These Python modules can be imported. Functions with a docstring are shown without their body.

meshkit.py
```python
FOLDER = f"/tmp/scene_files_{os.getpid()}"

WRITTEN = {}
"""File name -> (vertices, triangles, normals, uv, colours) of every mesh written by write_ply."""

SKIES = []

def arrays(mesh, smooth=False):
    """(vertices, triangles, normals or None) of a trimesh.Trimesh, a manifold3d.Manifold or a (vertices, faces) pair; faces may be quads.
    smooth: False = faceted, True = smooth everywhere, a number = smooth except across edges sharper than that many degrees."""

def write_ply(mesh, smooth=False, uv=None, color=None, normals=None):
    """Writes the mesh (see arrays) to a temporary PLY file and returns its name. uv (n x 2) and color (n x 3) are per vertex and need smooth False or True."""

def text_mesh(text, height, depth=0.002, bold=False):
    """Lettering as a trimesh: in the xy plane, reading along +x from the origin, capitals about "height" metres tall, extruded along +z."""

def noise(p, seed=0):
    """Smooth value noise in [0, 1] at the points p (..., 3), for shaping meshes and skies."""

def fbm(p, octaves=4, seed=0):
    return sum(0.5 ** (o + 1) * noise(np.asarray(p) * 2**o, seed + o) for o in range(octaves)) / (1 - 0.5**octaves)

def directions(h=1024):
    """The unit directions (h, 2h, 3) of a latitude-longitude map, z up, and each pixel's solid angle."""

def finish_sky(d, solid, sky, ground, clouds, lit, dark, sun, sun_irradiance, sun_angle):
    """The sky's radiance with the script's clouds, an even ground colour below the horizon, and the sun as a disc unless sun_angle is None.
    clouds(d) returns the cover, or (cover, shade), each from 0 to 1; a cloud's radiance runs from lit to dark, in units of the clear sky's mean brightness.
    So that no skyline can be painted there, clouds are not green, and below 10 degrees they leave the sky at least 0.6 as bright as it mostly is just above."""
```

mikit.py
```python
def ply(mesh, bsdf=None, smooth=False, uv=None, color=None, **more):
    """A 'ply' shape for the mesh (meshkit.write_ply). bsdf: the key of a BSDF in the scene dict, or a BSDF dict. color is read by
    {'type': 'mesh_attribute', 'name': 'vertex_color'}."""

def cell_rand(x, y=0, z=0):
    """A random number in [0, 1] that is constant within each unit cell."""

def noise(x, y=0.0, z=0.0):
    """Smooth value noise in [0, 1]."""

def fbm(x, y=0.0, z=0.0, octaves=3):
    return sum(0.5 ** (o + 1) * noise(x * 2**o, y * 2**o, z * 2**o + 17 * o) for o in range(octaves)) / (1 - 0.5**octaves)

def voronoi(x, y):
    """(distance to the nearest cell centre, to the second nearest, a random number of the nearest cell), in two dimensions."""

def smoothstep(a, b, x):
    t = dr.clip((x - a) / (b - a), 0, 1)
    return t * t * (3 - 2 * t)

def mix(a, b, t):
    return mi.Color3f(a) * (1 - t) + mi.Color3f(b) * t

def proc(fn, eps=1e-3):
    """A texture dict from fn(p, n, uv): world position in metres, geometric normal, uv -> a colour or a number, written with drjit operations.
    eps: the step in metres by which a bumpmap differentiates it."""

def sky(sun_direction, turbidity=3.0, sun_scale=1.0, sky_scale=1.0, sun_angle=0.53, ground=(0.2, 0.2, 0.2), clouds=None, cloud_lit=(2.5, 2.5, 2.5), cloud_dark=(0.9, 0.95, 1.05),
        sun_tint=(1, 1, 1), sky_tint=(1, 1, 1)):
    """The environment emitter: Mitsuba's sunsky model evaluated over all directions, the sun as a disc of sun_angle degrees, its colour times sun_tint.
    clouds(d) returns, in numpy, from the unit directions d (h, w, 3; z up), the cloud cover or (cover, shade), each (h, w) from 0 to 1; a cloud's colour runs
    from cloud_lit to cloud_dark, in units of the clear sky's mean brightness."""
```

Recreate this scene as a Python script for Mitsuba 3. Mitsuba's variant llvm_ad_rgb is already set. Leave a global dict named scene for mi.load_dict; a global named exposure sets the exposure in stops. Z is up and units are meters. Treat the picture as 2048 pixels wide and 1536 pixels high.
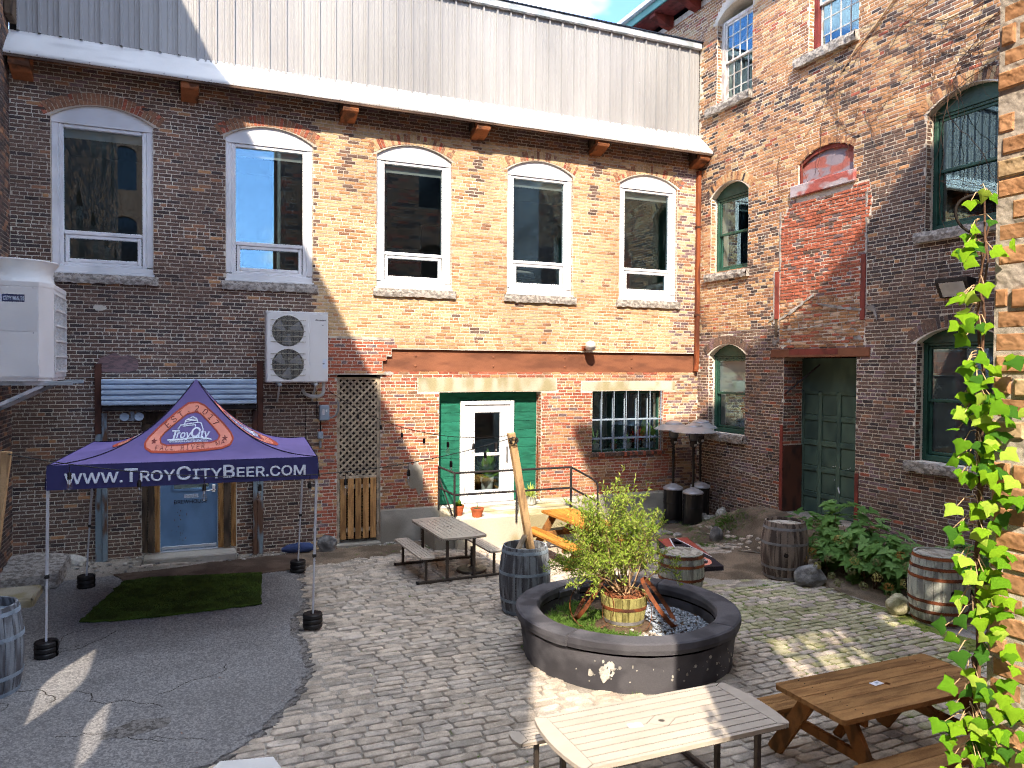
import math, random
import numpy as np, trimesh, shapely, drjit as dr, mitsuba as mi
import shapely.geometry as sg
from shapely import affinity
import mikit, meshkit
from mikit import proc, fbm, noise, smoothstep, mix

T = mi.ScalarTransform4f
scene, labels = {}, {}
rng = np.random.default_rng(7)
random.seed(7)

# ------------------------------------------------------------------ camera, sky, exposure
# World: X runs along the back wall (right is +), Y into the picture, Z up; the inner corner of the yard is the origin.
CAM = np.array([-10.806, -14.326, 3.407])
YAW, PITCH, ROLL = math.radians(23.244), math.radians(-1.2735), math.radians(0.384)
_f = np.array([math.sin(YAW) * math.cos(PITCH), math.cos(YAW) * math.cos(PITCH), math.sin(PITCH)])
_r = np.array([math.cos(YAW), -math.sin(YAW), 0.0])
_u = np.cross(_r, _f)
_up = -_r * math.sin(ROLL) + _u * math.cos(ROLL)
scene['camera'] = {'type': 'perspective', 'fov': 2 * math.degrees(math.atan(1024 / 1513.4)), 'fov_axis': 'x', 'near_clip': 0.05, 'far_clip': 2000.0,
                   'to_world': T().look_at(origin=CAM.tolist(), target=(CAM + _f).tolist(), up=_up.tolist())}
AZ, EL = math.radians(26.3), math.radians(40.9)
SUN = [-math.sin(AZ) * math.cos(EL), -math.cos(AZ) * math.cos(EL), math.sin(EL)]


def clouds(d):
    el = np.maximum(d[..., 2], 0.02)
    p = np.stack([d[..., 0] / (el + 0.25) * 2.3, d[..., 1] / (el + 0.25) * 2.3, el * 2.0], -1)
    n = meshkit.fbm(p * 1.6 + 65.1, 6, 5)
    cover = np.clip((n - 0.47) / 0.10, 0, 1)
    return cover * 0.95, np.clip((n - 0.58) * 2.0, 0, 0.5)


scene['sky'] = mikit.sky(SUN, turbidity=3.0, sun_scale=0.95, sky_scale=1.8, clouds=clouds, cloud_lit=(2.6, 2.75, 2.95), cloud_dark=(1.2, 1.25, 1.35), sun_tint=(0.93, 0.97, 1.08), sky_tint=(0.84, 0.97, 1.22))
exposure = 2.9

# ------------------------------------------------------------------ materials: one palette texture for everything
def lin(c):
    c = np.asarray(c, float) / 255
    return np.where(c <= 0.04045, c / 12.92, ((c + 0.055) / 1.055) ** 2.4)


PAL, PIX = [], {}


def pal(name, c1, c2=None, f=(3, 3, 3), lo=0.4, hi=0.65, amp=0.12, grain=0.10):
    """A palette entry: colours (sRGB of the bare surface), the size of its mottling along x, y, z, how far it goes, the spread between pieces."""
    PIX[name] = len(PAL)
    PAL.append([*lin(c1), *lin(c2 if c2 is not None else [x * 0.85 for x in c1]), *f, lo, hi, amp, grain])
    return name


# bricks: f is coarse so that single bricks also differ
BF = (14, 14, 30)
pal('brick_brown', (158, 118, 92), (132, 98, 78), BF, .35, .75, .16, .2)
pal('brick_dark', (112, 90, 80), (88, 74, 68), BF, .35, .75, .16, .2)
pal('brick_umber', (120, 98, 86), (100, 83, 74), BF, .35, .75, .14, .2)
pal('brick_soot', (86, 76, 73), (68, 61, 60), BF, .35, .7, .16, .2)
pal('brick_tan', (198, 172, 134), (182, 154, 116), BF, .35, .7, .12, .2)
pal('brick_orange', (186, 142, 104), (168, 124, 88), BF, .35, .7, .14, .2)
pal('brick_red', (172, 102, 80), (146, 84, 68), BF, .35, .7, .16, .2)
pal('brick_bright', (180, 108, 84), (158, 90, 70), BF, .35, .7, .16, .2)
pal('brick_pale', (208, 182, 154), (186, 156, 130), BF, .35, .7, .12, .2)
pal('brick_purple', (136, 112, 112), (108, 92, 94), BF, .35, .7, .16, .2)
pal('mortar', (214, 207, 193), (184, 174, 160), (1.1, 1.1, 1.1), .4, .62, .1, .25)
pal('mortar_dark', (160, 150, 138), (120, 110, 100), (1.6, 1.6, 1.6), .38, .62, .1, .25)
pal('mortar_white', (205, 200, 188), (160, 150, 138), (4, 4, 4), .4, .65, .1, .2)
pal('concrete', (178, 175, 166), (140, 136, 126), (1.6, 1.6, 2.2), .38, .66, .1, .2)
pal('concrete_stain', (188, 183, 166), (158, 150, 118), (3.0, 3.0, 1.0), .42, .66, .1, .2)
pal('granite', (178, 173, 166), (132, 127, 121), (22, 22, 22), .4, .62, .1, .4)
pal('white_paint', (226, 228, 230), (208, 212, 216), (1.5, 1.5, 1.5), .4, .7, .02, .03)
pal('siding', (152, 152, 151), (144, 144, 144), (.8, .8, .25), .4, .7, .04, .02)
pal('flashing', (204, 204, 202), (184, 184, 183), (1.4, 3, 3), .45, .75, .03, .05)
pal('galvanised', (196, 198, 200), (150, 160, 164), (5, 5, 9), .4, .62, .05, .1)
pal('roof_dark', (52, 64, 84), (40, 50, 66), (3, 3, 3), .4, .7, .05, .1)
pal('rust_beam', (138, 90, 66), (112, 72, 54), (1.8, 1.8, 5), .38, .7, .06, .15)
pal('rust_pipe', (140, 76, 44), (96, 54, 40), (10, 10, 1.5), .4, .7, .06, .15)
pal('rust', (134, 76, 46), (84, 54, 42), (9, 9, 9), .38, .68, .15, .25)
pal('rust_dark', (92, 58, 46), (60, 44, 40), (8, 8, 3), .38, .68, .15, .2)
pal('red_iron', (136, 66, 56), (104, 56, 50), (6, 6, 2.5), .4, .7, .1, .15)
pal('blue_steel', (128, 146, 156), (104, 78, 62), (7, 7, 1.8), .5, .66, .08, .15)
pal('green_board', (34, 108, 88), (27, 92, 74), (5, 5, 16), .4, .7, .14, .12)
pal('green_frame', (42, 82, 68), (34, 66, 56), (4, 4, 4), .4, .7, .05, .1)
pal('green_door', (84, 106, 92), (64, 84, 76), (3, 3, 1.2), .4, .7, .08, .12)
pal('blue_door', (104, 140, 178), (90, 124, 160), (4, 4, 2), .4, .7, .04, .1)
pal('shutter', (182, 202, 220), (150, 172, 194), (2.5, 2.5, 20), .4, .7, .08, .08)
pal('timber_old', (92, 78, 64), (58, 50, 44), (14, 14, 2.2), .4, .65, .25, .3)
pal('timber_raw', (172, 132, 84), (136, 98, 60), (26, 26, 3), .4, .66, .18, .2)
pal('timber_post', (180, 150, 112), (140, 112, 82), (24, 24, 2.6), .42, .66, .1, .2)
pal('lattice', (186, 172, 150), (150, 138, 122), (10, 10, 10), .4, .66, .2, .2)
pal('fence_board', (188, 146, 96), (152, 114, 74), (22, 22, 2.6), .42, .66, .18, .2)
pal('rafter', (150, 96, 64), (92, 66, 52), (8, 3, 8), .42, .66, .2, .25)
pal('soffit', (112, 90, 74), (72, 60, 54), (1.2, 6, 6), .4, .66, .1, .2)
pal('teak', (150, 112, 70), (120, 86, 52), (3, 20, 20), .38, .66, .16, .2)
pal('teak_far', (178, 122, 52), (150, 98, 40), (20, 3, 20), .38, .66, .14, .15)
pal('teak_leg', (142, 98, 56), (100, 72, 44), (14, 14, 5), .4, .66, .2, .2)
pal('resin_top', (178, 170, 158), (174, 166, 154), (3, 14, 14), .42, .6, .025, .03)
pal('resin_groove', (62, 58, 54), None, (3, 3, 3), .4, .7, .05, .1)
pal('bronze_steel', (74, 66, 60), (60, 54, 50), (6, 6, 6), .4, .7, .05, .1)
pal('black_iron', (44, 42, 44), (32, 31, 33), (9, 9, 9), .4, .7, .05, .15)
pal('black_plastic', (26, 26, 29), (20, 20, 22), (5, 5, 5), .4, .7, .05, .1)
pal('barrel_blue', (138, 146, 154), (88, 90, 96), (18, 18, 1.6), .36, .62, .2, .2)
pal('barrel_brown', (134, 122, 112), (80, 72, 68), (18, 18, 1.6), .38, .64, .25, .2)
pal('barrel_grey', (176, 182, 172), (130, 132, 128), (18, 18, 1.6), .4, .66, .2, .2)
pal('barrel_head', (170, 166, 156), (128, 122, 112), (20, 4, 4), .4, .66, .15, .2)
pal('hoop_blue', (140, 156, 170), (112, 124, 136), (8, 8, 8), .4, .7, .06, .15)
pal('hoop_grey', (126, 126, 128), (96, 94, 94), (8, 8, 8), .4, .7, .06, .15)
pal('tub_wood', (168, 162, 104), (118, 112, 66), (18, 18, 1.8), .4, .64, .25, .2)
pal('planter_black', (86, 86, 92), (64, 64, 70), (3.5, 3.5, 3.5), .4, .64, .04, .15)
pal('asphalt', (136, 136, 136), (106, 106, 108), (62, 62, 62), .38, .62, .05, .6)
pal('asphalt_edge', (118, 116, 114), (84, 82, 80), (30, 30, 30), .4, .66, .05, .5)
pal('dirt', (126, 112, 96), (94, 84, 72), (2.7, 2.7, 2.7), .38, .66, .08, .5)
pal('bed', (156, 150, 141), (126, 120, 111), (2.6, 2.6, 2.6), .38, .66, .08, .5)
pal('moss_bed', (112, 124, 62), (96, 96, 70), (3, 3, 3), .38, .66, .08, .4)
pal('cobble_warm', (188, 177, 162), (160, 150, 137), (9, 9, 9), .38, .66, .12, .35)
pal('cobble_grey', (184, 175, 163), (152, 145, 135), (9, 9, 9), .38, .66, .12, .35)
pal('cobble_moss', (172, 168, 142), (140, 138, 106), (9, 9, 9), .4, .66, .12, .35)
pal('turf', (70, 92, 34), (52, 68, 26), (5, 5, 5), .4, .66, .25, .5)
pal('mat_brown', (98, 84, 74), (78, 66, 58), (4, 4, 4), .4, .66, .1, .4)
pal('rock', (140, 140, 138), (96, 96, 96), (6, 6, 6), .38, .66, .15, .4)
pal('rock_pale', (196, 194, 186), (150, 148, 142), (6, 6, 6), .38, .66, .1, .3)
pal('canopy', (108, 97, 150), (101, 91, 143), (2, 2, 2), .4, .7, .02, .06)
pal('canopy_dark', (52, 52, 98), (47, 48, 90), (2, 2, 2), .4, .7, .02, .06)
pal('canopy_seam', (28, 24, 52))
pal('logo_pink', (226, 150, 130), (218, 142, 124), (6, 6, 6), .4, .7, .02, .05)
pal('logo_red', (176, 80, 62))
pal('logo_ink', (126, 66, 62))
pal('logo_white', (214, 224, 236), (206, 218, 232), (6, 6, 6), .4, .7, .02, .04)
pal('aluminium', (196, 198, 202), (182, 184, 190), (5, 5, 1), .4, .7, .03, .05)
pal('ac_white', (222, 224, 222), (212, 215, 214), (1.2, 1.2, 1.2), .4, .7, .03, .04)
pal('ac_grey', (128, 132, 136), (112, 117, 122), (3, 3, 3), .4, .7, .05, .08)
pal('ac_dark', (44, 46, 50), (58, 58, 58), (60, 60, 60), .4, .6, .05, .3)
pal('grille', (168, 166, 150), None, (5, 5, 5), .4, .7, .03, .05)
pal('navy', (34, 48, 92))
pal('ink', (34, 34, 44))
pal('rubber', (20, 20, 22), (28, 28, 30), (7, 7, 7), .4, .7, .05, .15)
pal('box_grey', (150, 166, 182), (136, 152, 168), (3, 3, 3), .4, .7, .03, .06)
pal('terracotta', (176, 96, 62), (150, 80, 52), (9, 9, 9), .4, .7, .05, .15)
pal('pot_white', (206, 208, 204), (190, 192, 188), (5, 5, 5), .4, .7, .03, .05)
pal('soil', (98, 82, 68), (74, 62, 52), (18, 18, 18), .4, .66, .1, .5)
pal('chips', (150, 96, 66), (96, 62, 46), (40, 40, 40), .4, .6, .2, .5)
pal('gravel', (160, 170, 182), (112, 120, 130), (40, 40, 40), .4, .6, .3, .4)
pal('gravel_pale', (196, 190, 182), (140, 130, 120), (40, 40, 40), .4, .6, .3, .4)
pal('board_red', (176, 86, 74), (158, 76, 66), (5, 5, 5), .4, .7, .03, .08)
pal('board_navy', (38, 36, 48), (32, 30, 42), (5, 5, 5), .4, .7, .03, .08)
pal('paper', (226, 228, 234))
pal('bag_blue', (66, 84, 128), (52, 66, 104), (9, 9, 9), .4, .7, .05, .1)
pal('panel_blue', (140, 132, 142), (156, 94, 86), (2.6, 2.6, 5.0), .50, .60, .04, .12)
pal('panel_red', (172, 164, 170), (158, 86, 80), (2.5, 2.5, 4), .46, .58, .04, .12)
pal('plaster', (176, 172, 166), (136, 130, 124), (7, 7, 7), .4, .66, .1, .25)
pal('sash_white', (200, 198, 194), (170, 160, 154), (12, 12, 4), .45, .7, .04, .1)
pal('sash_red', (128, 62, 60), (98, 52, 50), (10, 10, 3), .4, .7, .06, .15)
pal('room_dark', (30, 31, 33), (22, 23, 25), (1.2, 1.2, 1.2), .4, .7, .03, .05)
pal('room_pale', (168, 166, 158), (154, 152, 146), (1, 1, 1), .4, .7, .03, .05)
pal('screen', (84, 82, 84), (76, 75, 77), (1, 1, 6), .4, .7, .03, .04)
pal('blind', (180, 180, 174), (168, 168, 164), (1, 1, 6), .4, .7, .03, .04)
pal('twig', (104, 78, 62), (78, 60, 50), (9, 9, 9), .4, .7, .3, .2)
pal('twig_pale', (196, 168, 132), (170, 142, 110), (9, 9, 9), .4, .7, .1, .2)
pal('fascia_green', (96, 152, 144), (84, 138, 130), (2, 2, 2), .4, .7, .03, .05)
pal('wire', (24, 23, 24))
pal('brass', (120, 92, 52))
pal('plug', (40, 36, 34))

TAB = [mi.Float(np.array(PAL)[:, i].astype(np.float32)) for i in range(13)]


def _look(p, n, uv):
    k = mi.UInt32(dr.clip(dr.floor(uv.x), 0, len(PAL) - 1))
    r = uv.y
    g = [dr.gather(mi.Float, TAB[i], k) for i in range(13)]
    q = [p[i] * g[6 + i] + r * (11.3 + 5 * i) for i in range(3)]
    t = smoothstep(g[9], g[10], fbm(q[0], q[1], q[2]))
    c = mi.Color3f(g[0], g[1], g[2]) * (1 - t) + mi.Color3f(g[3], g[4], g[5]) * t
    fine = noise(p.x * 95 + 7 * r, p.y * 95, p.z * 95) * .6 + noise(p.x * 230, p.y * 230 + 9 * r, p.z * 230) * .4
    big = fbm(p.x * .45 + 9, p.y * .45 + 4, p.z * .45, 2)
    streak = fbm(p.x * 2.3 + 5, p.y * 2.3 + 2, p.z * .28 + 7, 3)
    c = c * (.84 + .32 * streak)
    return c * ((1 + g[11] * 2 * (r - .5)) * (1 + g[12] * 2 * (fine - .5)) * (.86 + .28 * big))


def _rough_bump(p, n, uv):
    return fbm(p.x * 38, p.y * 38, p.z * 38, 3) * 0.010


def _soft_bump(p, n, uv):
    return fbm(p.x * 7, p.y * 7, p.z * 7, 3) * 0.012 + noise(p.x * 60, p.y * 60, p.z * 60) * 0.001


LOOK = proc(_look)


def principled(rough, spec=.4, metal=0.0, bump=None, **more):
    b = {'type': 'principled', 'base_color': LOOK, 'roughness': rough, 'specular': spec, 'metallic': metal, **more}
    if bump:
        b = {'type': 'bumpmap', 'arbitrary': proc(bump, eps=2e-3), 'scale': 1.0, 'bsdf': b}
    return {'type': 'twosided', 'bsdf': b}


scene['mat_matte'] = principled(.85, .25)
scene['mat_rough'] = principled(.92, .2, bump=_rough_bump)
scene['mat_cast'] = principled(.75, .3, bump=_soft_bump)
scene['mat_satin'] = principled(.45, .45)
scene['mat_gloss'] = principled(.2, .5)
scene['mat_metal'] = principled(.38, .5, metal=.85)
scene['mat_fabric'] = principled(.8, .3, sheen=.4)
scene['mat_brushed'] = principled(.42, .6, metal=.45)
scene['mat_chrome'] = {'type': 'twosided', 'bsdf': {'type': 'roughconductor', 'material': 'Al', 'alpha': .16}}
scene['mat_pane'] = {'type': 'thindielectric', 'int_ior': 2.1, 'specular_reflectance': {'type': 'rgb', 'value': [.55, .85, 1.0]}, 'specular_transmittance': {'type': 'rgb', 'value': [.62, .70, .72]}}  # coated, tinted glass
scene['mat_clear_pane'] = {'type': 'thindielectric', 'int_ior': 1.45}
scene['mat_bulb'] = {'type': 'thindielectric', 'int_ior': 1.4}


def leafmat(c, back=.35, rough=.45):
    return {'type': 'principledthin', 'base_color': {'type': 'rgb', 'value': lin(c).tolist()}, 'roughness': rough, 'diff_trans': back * 2, 'spec_trans': 0.0, 'eta': 1.4}


for nm, c in dict(bush_a=(158, 184, 74), bush_b=(122, 156, 62), bush_c=(192, 206, 112), hyd_a=(112, 152, 84), hyd_b=(134, 174, 106), hyd_c=(84, 120, 66), bloom_a=(172, 166, 104), bloom_b=(132, 136, 96),
                  bloom_c=(164, 126, 70), ivy_a=(128, 172, 40), ivy_b=(100, 150, 36), ivy_c=(164, 194, 74), ivy_d=(66, 112, 40), moss=(110, 146, 44), weed=(98, 130, 62), red_leaf=(168, 60, 56), succulent=(112, 150, 60)).items():
    scene['leaf_' + nm] = leafmat(c)


# ------------------------------------------------------------------ mesh helpers
class MB:
    """Collects pieces; every face group has vertices of its own, so smooth shading never rounds an edge that should stay sharp."""

    def __init__(self):
        self.v, self.f, self.uv, self.n = [], [], [], 0

    def add(self, v, f, p, r=None):
        v = np.asarray(v, float)
        f = np.asarray(f, int)
        if f.shape[1] == 4:
            f = np.vstack([f[:, [0, 1, 2]], f[:, [0, 2, 3]]])
        self.v.append(v)
        self.f.append(f + self.n)
        self.uv.append(np.tile([PIX[p] + .5 if isinstance(p, str) else p, rng.random() if r is None else r], (len(v), 1)))
        self.n += len(v)
        return self

    def quad(self, a, b, c, d, p, r=None):
        return self.add([a, b, c, d], [[0, 1, 2, 3]], p, r)

    def box(self, lo, hi, p, r=None, bev=0.0, M=None, o=None, skip=''):
        """A box from lo to hi with chamfered edges (bev), turned by the matrix M about the origin and moved to o."""
        lo, hi = np.asarray(lo, float), np.asarray(hi, float)
        r = rng.random() if r is None else r
        V, F = [], []
        b = min(bev, *(abs(hi - lo) / 2.2)) if bev else 0
        c, h = (lo + hi) / 2, (hi - lo) / 2
        for ax in range(3):
            a1, a2 = (ax + 1) % 3, (ax + 2) % 3
            for s in (-1, 1):
                if 'xyz'[ax] + '-+'[s > 0] in skip:
                    continue
                q = []
                for s1, s2 in ((-1, -1), (1, -1), (1, 1), (-1, 1)):
                    w = np.zeros(3)
                    w[ax], w[a1], w[a2] = s * h[ax], s1 * (h[a1] - b), s2 * (h[a2] - b)
                    q.append(c + w)
                if s < 0:
                    q = q[::-1]
                F.append(list(range(len(V), len(V) + 4)))
                V += q
        if b:
            for ax in range(3):
                a1, a2 = (ax + 1) % 3, (ax + 2) % 3
                for s1 in (-1, 1):
                    for s2 in (-1, 1):
                        q = []
                        for e, k in ((-1, 0), (1, 0), (1, 1), (-1, 1)):
                            w = np.zeros(3)
                            w[ax] = e * (h[ax] - b)
                            w[a1] = s1 * (h[a1] - (b if k else 0))
                            w[a2] = s2 * (h[a2] - (0 if k else b))
                            q.append(c + w)
                        if s1 * s2 < 0:
                            q = q[::-1]
                        F.append(list(range(len(V), len(V) + 4)))
                        V += q
        V = np.array(V)
        if M is not None:
            V = V @ np.asarray(M).T
        if o is not None:
            V = V + o
        return self.add(V, F, p, r)

    def beam(self, a, b, w, h, p, r=None, bev=.004, up=(0, 0, 1)):
        """A square bar from a to b, w wide and h high (h along up)."""
        a, b = np.asarray(a, float), np.asarray(b, float)
        d = b - a
        L = np.linalg.norm(d)
        x = d / L
        y = np.cross(up, x)
        if np.linalg.norm(y) < 1e-6:
            y = np.cross((0, 1, 0), x)
        y /= np.linalg.norm(y)
        M = np.stack([x, y, np.cross(x, y)], 1)
        return self.box((0, -w / 2, -h / 2), (L, w / 2, h / 2), p, r, bev, M, a)

    def tube(self, pts, rad, p, r=None, sides=10, caps=True, closed=False):
        P = np.asarray(pts, float)
        n = len(P)
        rad = np.broadcast_to(rad, (n,))
        t = np.roll(P, -1, 0) - np.roll(P, 1, 0) if closed else np.gradient(P, axis=0)
        t /= np.linalg.norm(t, axis=1, keepdims=True) + 1e-12
        a = np.cross(t[0], (0, 0, 1) if abs(t[0][2]) < .9 else (1, 0, 0))
        V = []
        ang = np.arange(sides) * 2 * np.pi / sides
        for i in range(n):
            a = a - t[i] * np.dot(a, t[i])
            a /= np.linalg.norm(a)
            b = np.cross(t[i], a)
            V.append(P[i] + rad[i] * (np.cos(ang)[:, None] * a + np.sin(ang)[:, None] * b))
        V = np.array(V)
        m = n if closed else n - 1
        i, j = np.meshgrid(np.arange(m), np.arange(sides), indexing='ij')
        k, l = (i + 1) % n, (j + 1) % sides
        F = np.stack([i * sides + j, i * sides + l, k * sides + l, k * sides + j], -1).reshape(-1, 4)
        r = rng.random() if r is None else r
        self.add(V.reshape(-1, 3), F, p, r)
        if caps and not closed:
            for ring, s in ((V[0], -1), (V[-1], 1)):
                f = np.array([[0, q, q + 1] for q in range(1, sides - 1)])
                self.add(ring, f if s > 0 else f[:, ::-1], p, r)
        return self

    def lathe(self, prof, p, o=(0, 0, 0), sides=32, r=None, M=None, hard=True, a0=0.0, a1=2 * np.pi):
        """Revolves (radius, z) pairs about z. hard: a vertex ring per segment, so profile corners stay sharp."""
        r = rng.random() if r is None else r
        full = abs(a1 - a0 - 2 * np.pi) < 1e-6
        ang = a0 + (a1 - a0) * np.arange(sides + (not full)) / sides
        cs = np.stack([np.cos(ang), np.sin(ang)], 1)
        m = len(ang)
        segs = [prof[i:i + 2] for i in range(len(prof) - 1)] if hard else [prof]
        for sgm in segs:
            V = np.array([[R * c, R * s, z] for R, z in sgm for c, s in cs])
            F = []
            for i in range(len(sgm) - 1):
                for j in range(sides):
                    l = (j + 1) % m
                    F.append([i * m + j, i * m + l, (i + 1) * m + l, (i + 1) * m + j])
            if M is not None:
                V = V @ np.asarray(M).T
            self.add(V + np.asarray(o), F, p, r)
        return self

    def poly(self, shape, h0, h1, p, r=None, M=None, o=None):
        """A shapely polygon in local xy extruded from h0 to h1 along local z, placed by matrix M (columns = local axes) and o."""
        r = rng.random() if r is None else r
        M = np.eye(3) if M is None else np.asarray(M)
        o = np.zeros(3) if o is None else np.asarray(o)
        for g in getattr(shape, 'geoms', [shape]):
            if g.is_empty or g.area < 1e-8:
                continue
            g = sg.polygon.orient(g)
            v, f = trimesh.creation.triangulate_polygon(g, engine='earcut')
            e1, e2 = v[f[:, 1]] - v[f[:, 0]], v[f[:, 2]] - v[f[:, 0]]
            neg = (e1[:, 0] * e2[:, 1] - e1[:, 1] * e2[:, 0]) < 0
            f = np.where(neg[:, None], f[:, ::-1], f)
            top = np.column_stack([v, np.full(len(v), h1)])
            self.add(top @ M.T + o, f, p, r)
            if h1 != h0:
                self.add(np.column_stack([v, np.full(len(v), h0)]) @ M.T + o, f[:, ::-1], p, r)
                for ring in (g.exterior, *g.interiors):
                    c = np.asarray(ring.coords)[:-1]
                    d = np.roll(c, -1, 0)
                    V = np.stack([np.column_stack([c, np.full(len(c), h0)]), np.column_stack([d, np.full(len(c), h0)]), np.column_stack([d, np.full(len(c), h1)]), np.column_stack([c, np.full(len(c), h1)])], 1).reshape(-1, 3)
                    self.add(V @ M.T + o, np.arange(len(V)).reshape(-1, 4), p, r)
        return self

    def mesh(self, m, p, r=None, M=None, o=None):
        v = np.asarray(m.vertices)
        if M is not None:
            v = v @ np.asarray(M).T
        if o is not None:
            v = v + o
        return self.add(v, m.faces, p, r)

    def blob(self, o, size, p, r=None, sub=2, amp=.25, freq=2.0, seed=None, flat=True, M=None):
        """A rock or lump: a noisy ellipsoid."""
        m = trimesh.creation.icosphere(subdivisions=sub)
        v = m.vertices
        s = rng.integers(1000) if seed is None else seed
        v = v * (1 + amp * 2 * (meshkit.fbm(v * freq + s * 3.1, 3, int(s)) - .5))[:, None] * np.asarray(size)
        if M is not None:
            v = v @ np.asarray(M).T
        v = v + o
        if flat:
            return self.add(v[m.faces].reshape(-1, 3), np.arange(len(m.faces) * 3).reshape(-1, 3), p, r)
        return self.add(v, m.faces, p, r)

    def build(self, key, mat, to_world=None):
        if not self.v:
            return None
        v, f, uv = np.vstack(self.v), np.vstack(self.f), np.vstack(self.uv)
        d = mikit.ply((v, f), mat, smooth=True, uv=uv)
        if to_world is not None:
            d['to_world'] = to_world
        return put(key, d)


COUNT = {}


def put(key, d):
    """Adds a scene entry; a key that is taken gets the next three-digit number."""
    COUNT.setdefault(key, 0)
    k = key if COUNT[key] == 0 else f'{key}_{COUNT[key]:03d}'
    COUNT[key] += 1
    assert k not in scene, k
    scene[k] = d
    return k


THINGS = {}


def thing(name, label, cat, group=None, kind=None):
    n = THINGS.get(name, 0)
    THINGS[name] = n + 1
    k = name if n == 0 else f'{name}_{n:03d}'
    labels[k] = {'label': label, 'category': cat}
    if group:
        labels[k]['group'] = group
    if kind:
        labels[k]['kind'] = kind
    return k


def structure(name, label=None):
    labels[name] = {'kind': 'structure'}
    if label:
        labels[name]['label'] = label
    return name


def rotz(a):
    c, s = math.cos(a), math.sin(a)
    return np.array([[c, -s, 0], [s, c, 0], [0, 0, 1.0]])


def frame(x, y=(0, 0, 1)):
    """Columns: local x along x, local y along y, local z = x cross y."""
    x, y = np.asarray(x, float), np.asarray(y, float)
    x = x / np.linalg.norm(x)
    y = y - x * np.dot(x, y)
    y /= np.linalg.norm(y)
    return np.stack([x, y, np.cross(x, y)], 1)


# wall frames: local x along the wall, local y up, local z out of the wall towards the yard
FB = np.stack([(1, 0, 0), (0, 0, 1), (0, -1, 0)], 1).astype(float)      # back wall, faces -Y
FR = np.stack([(0, -1, 0), (0, 0, 1), (-1, 0, 0)], 1).astype(float)     # right wall, faces -X: local x = -Y
FL = np.stack([(0, 1, 0), (0, 0, 1), (1, 0, 0)], 1).astype(float)       # left wall, faces +X: local x = +Y
FW = FR                                                                   # pier face, also faces -X


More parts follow.
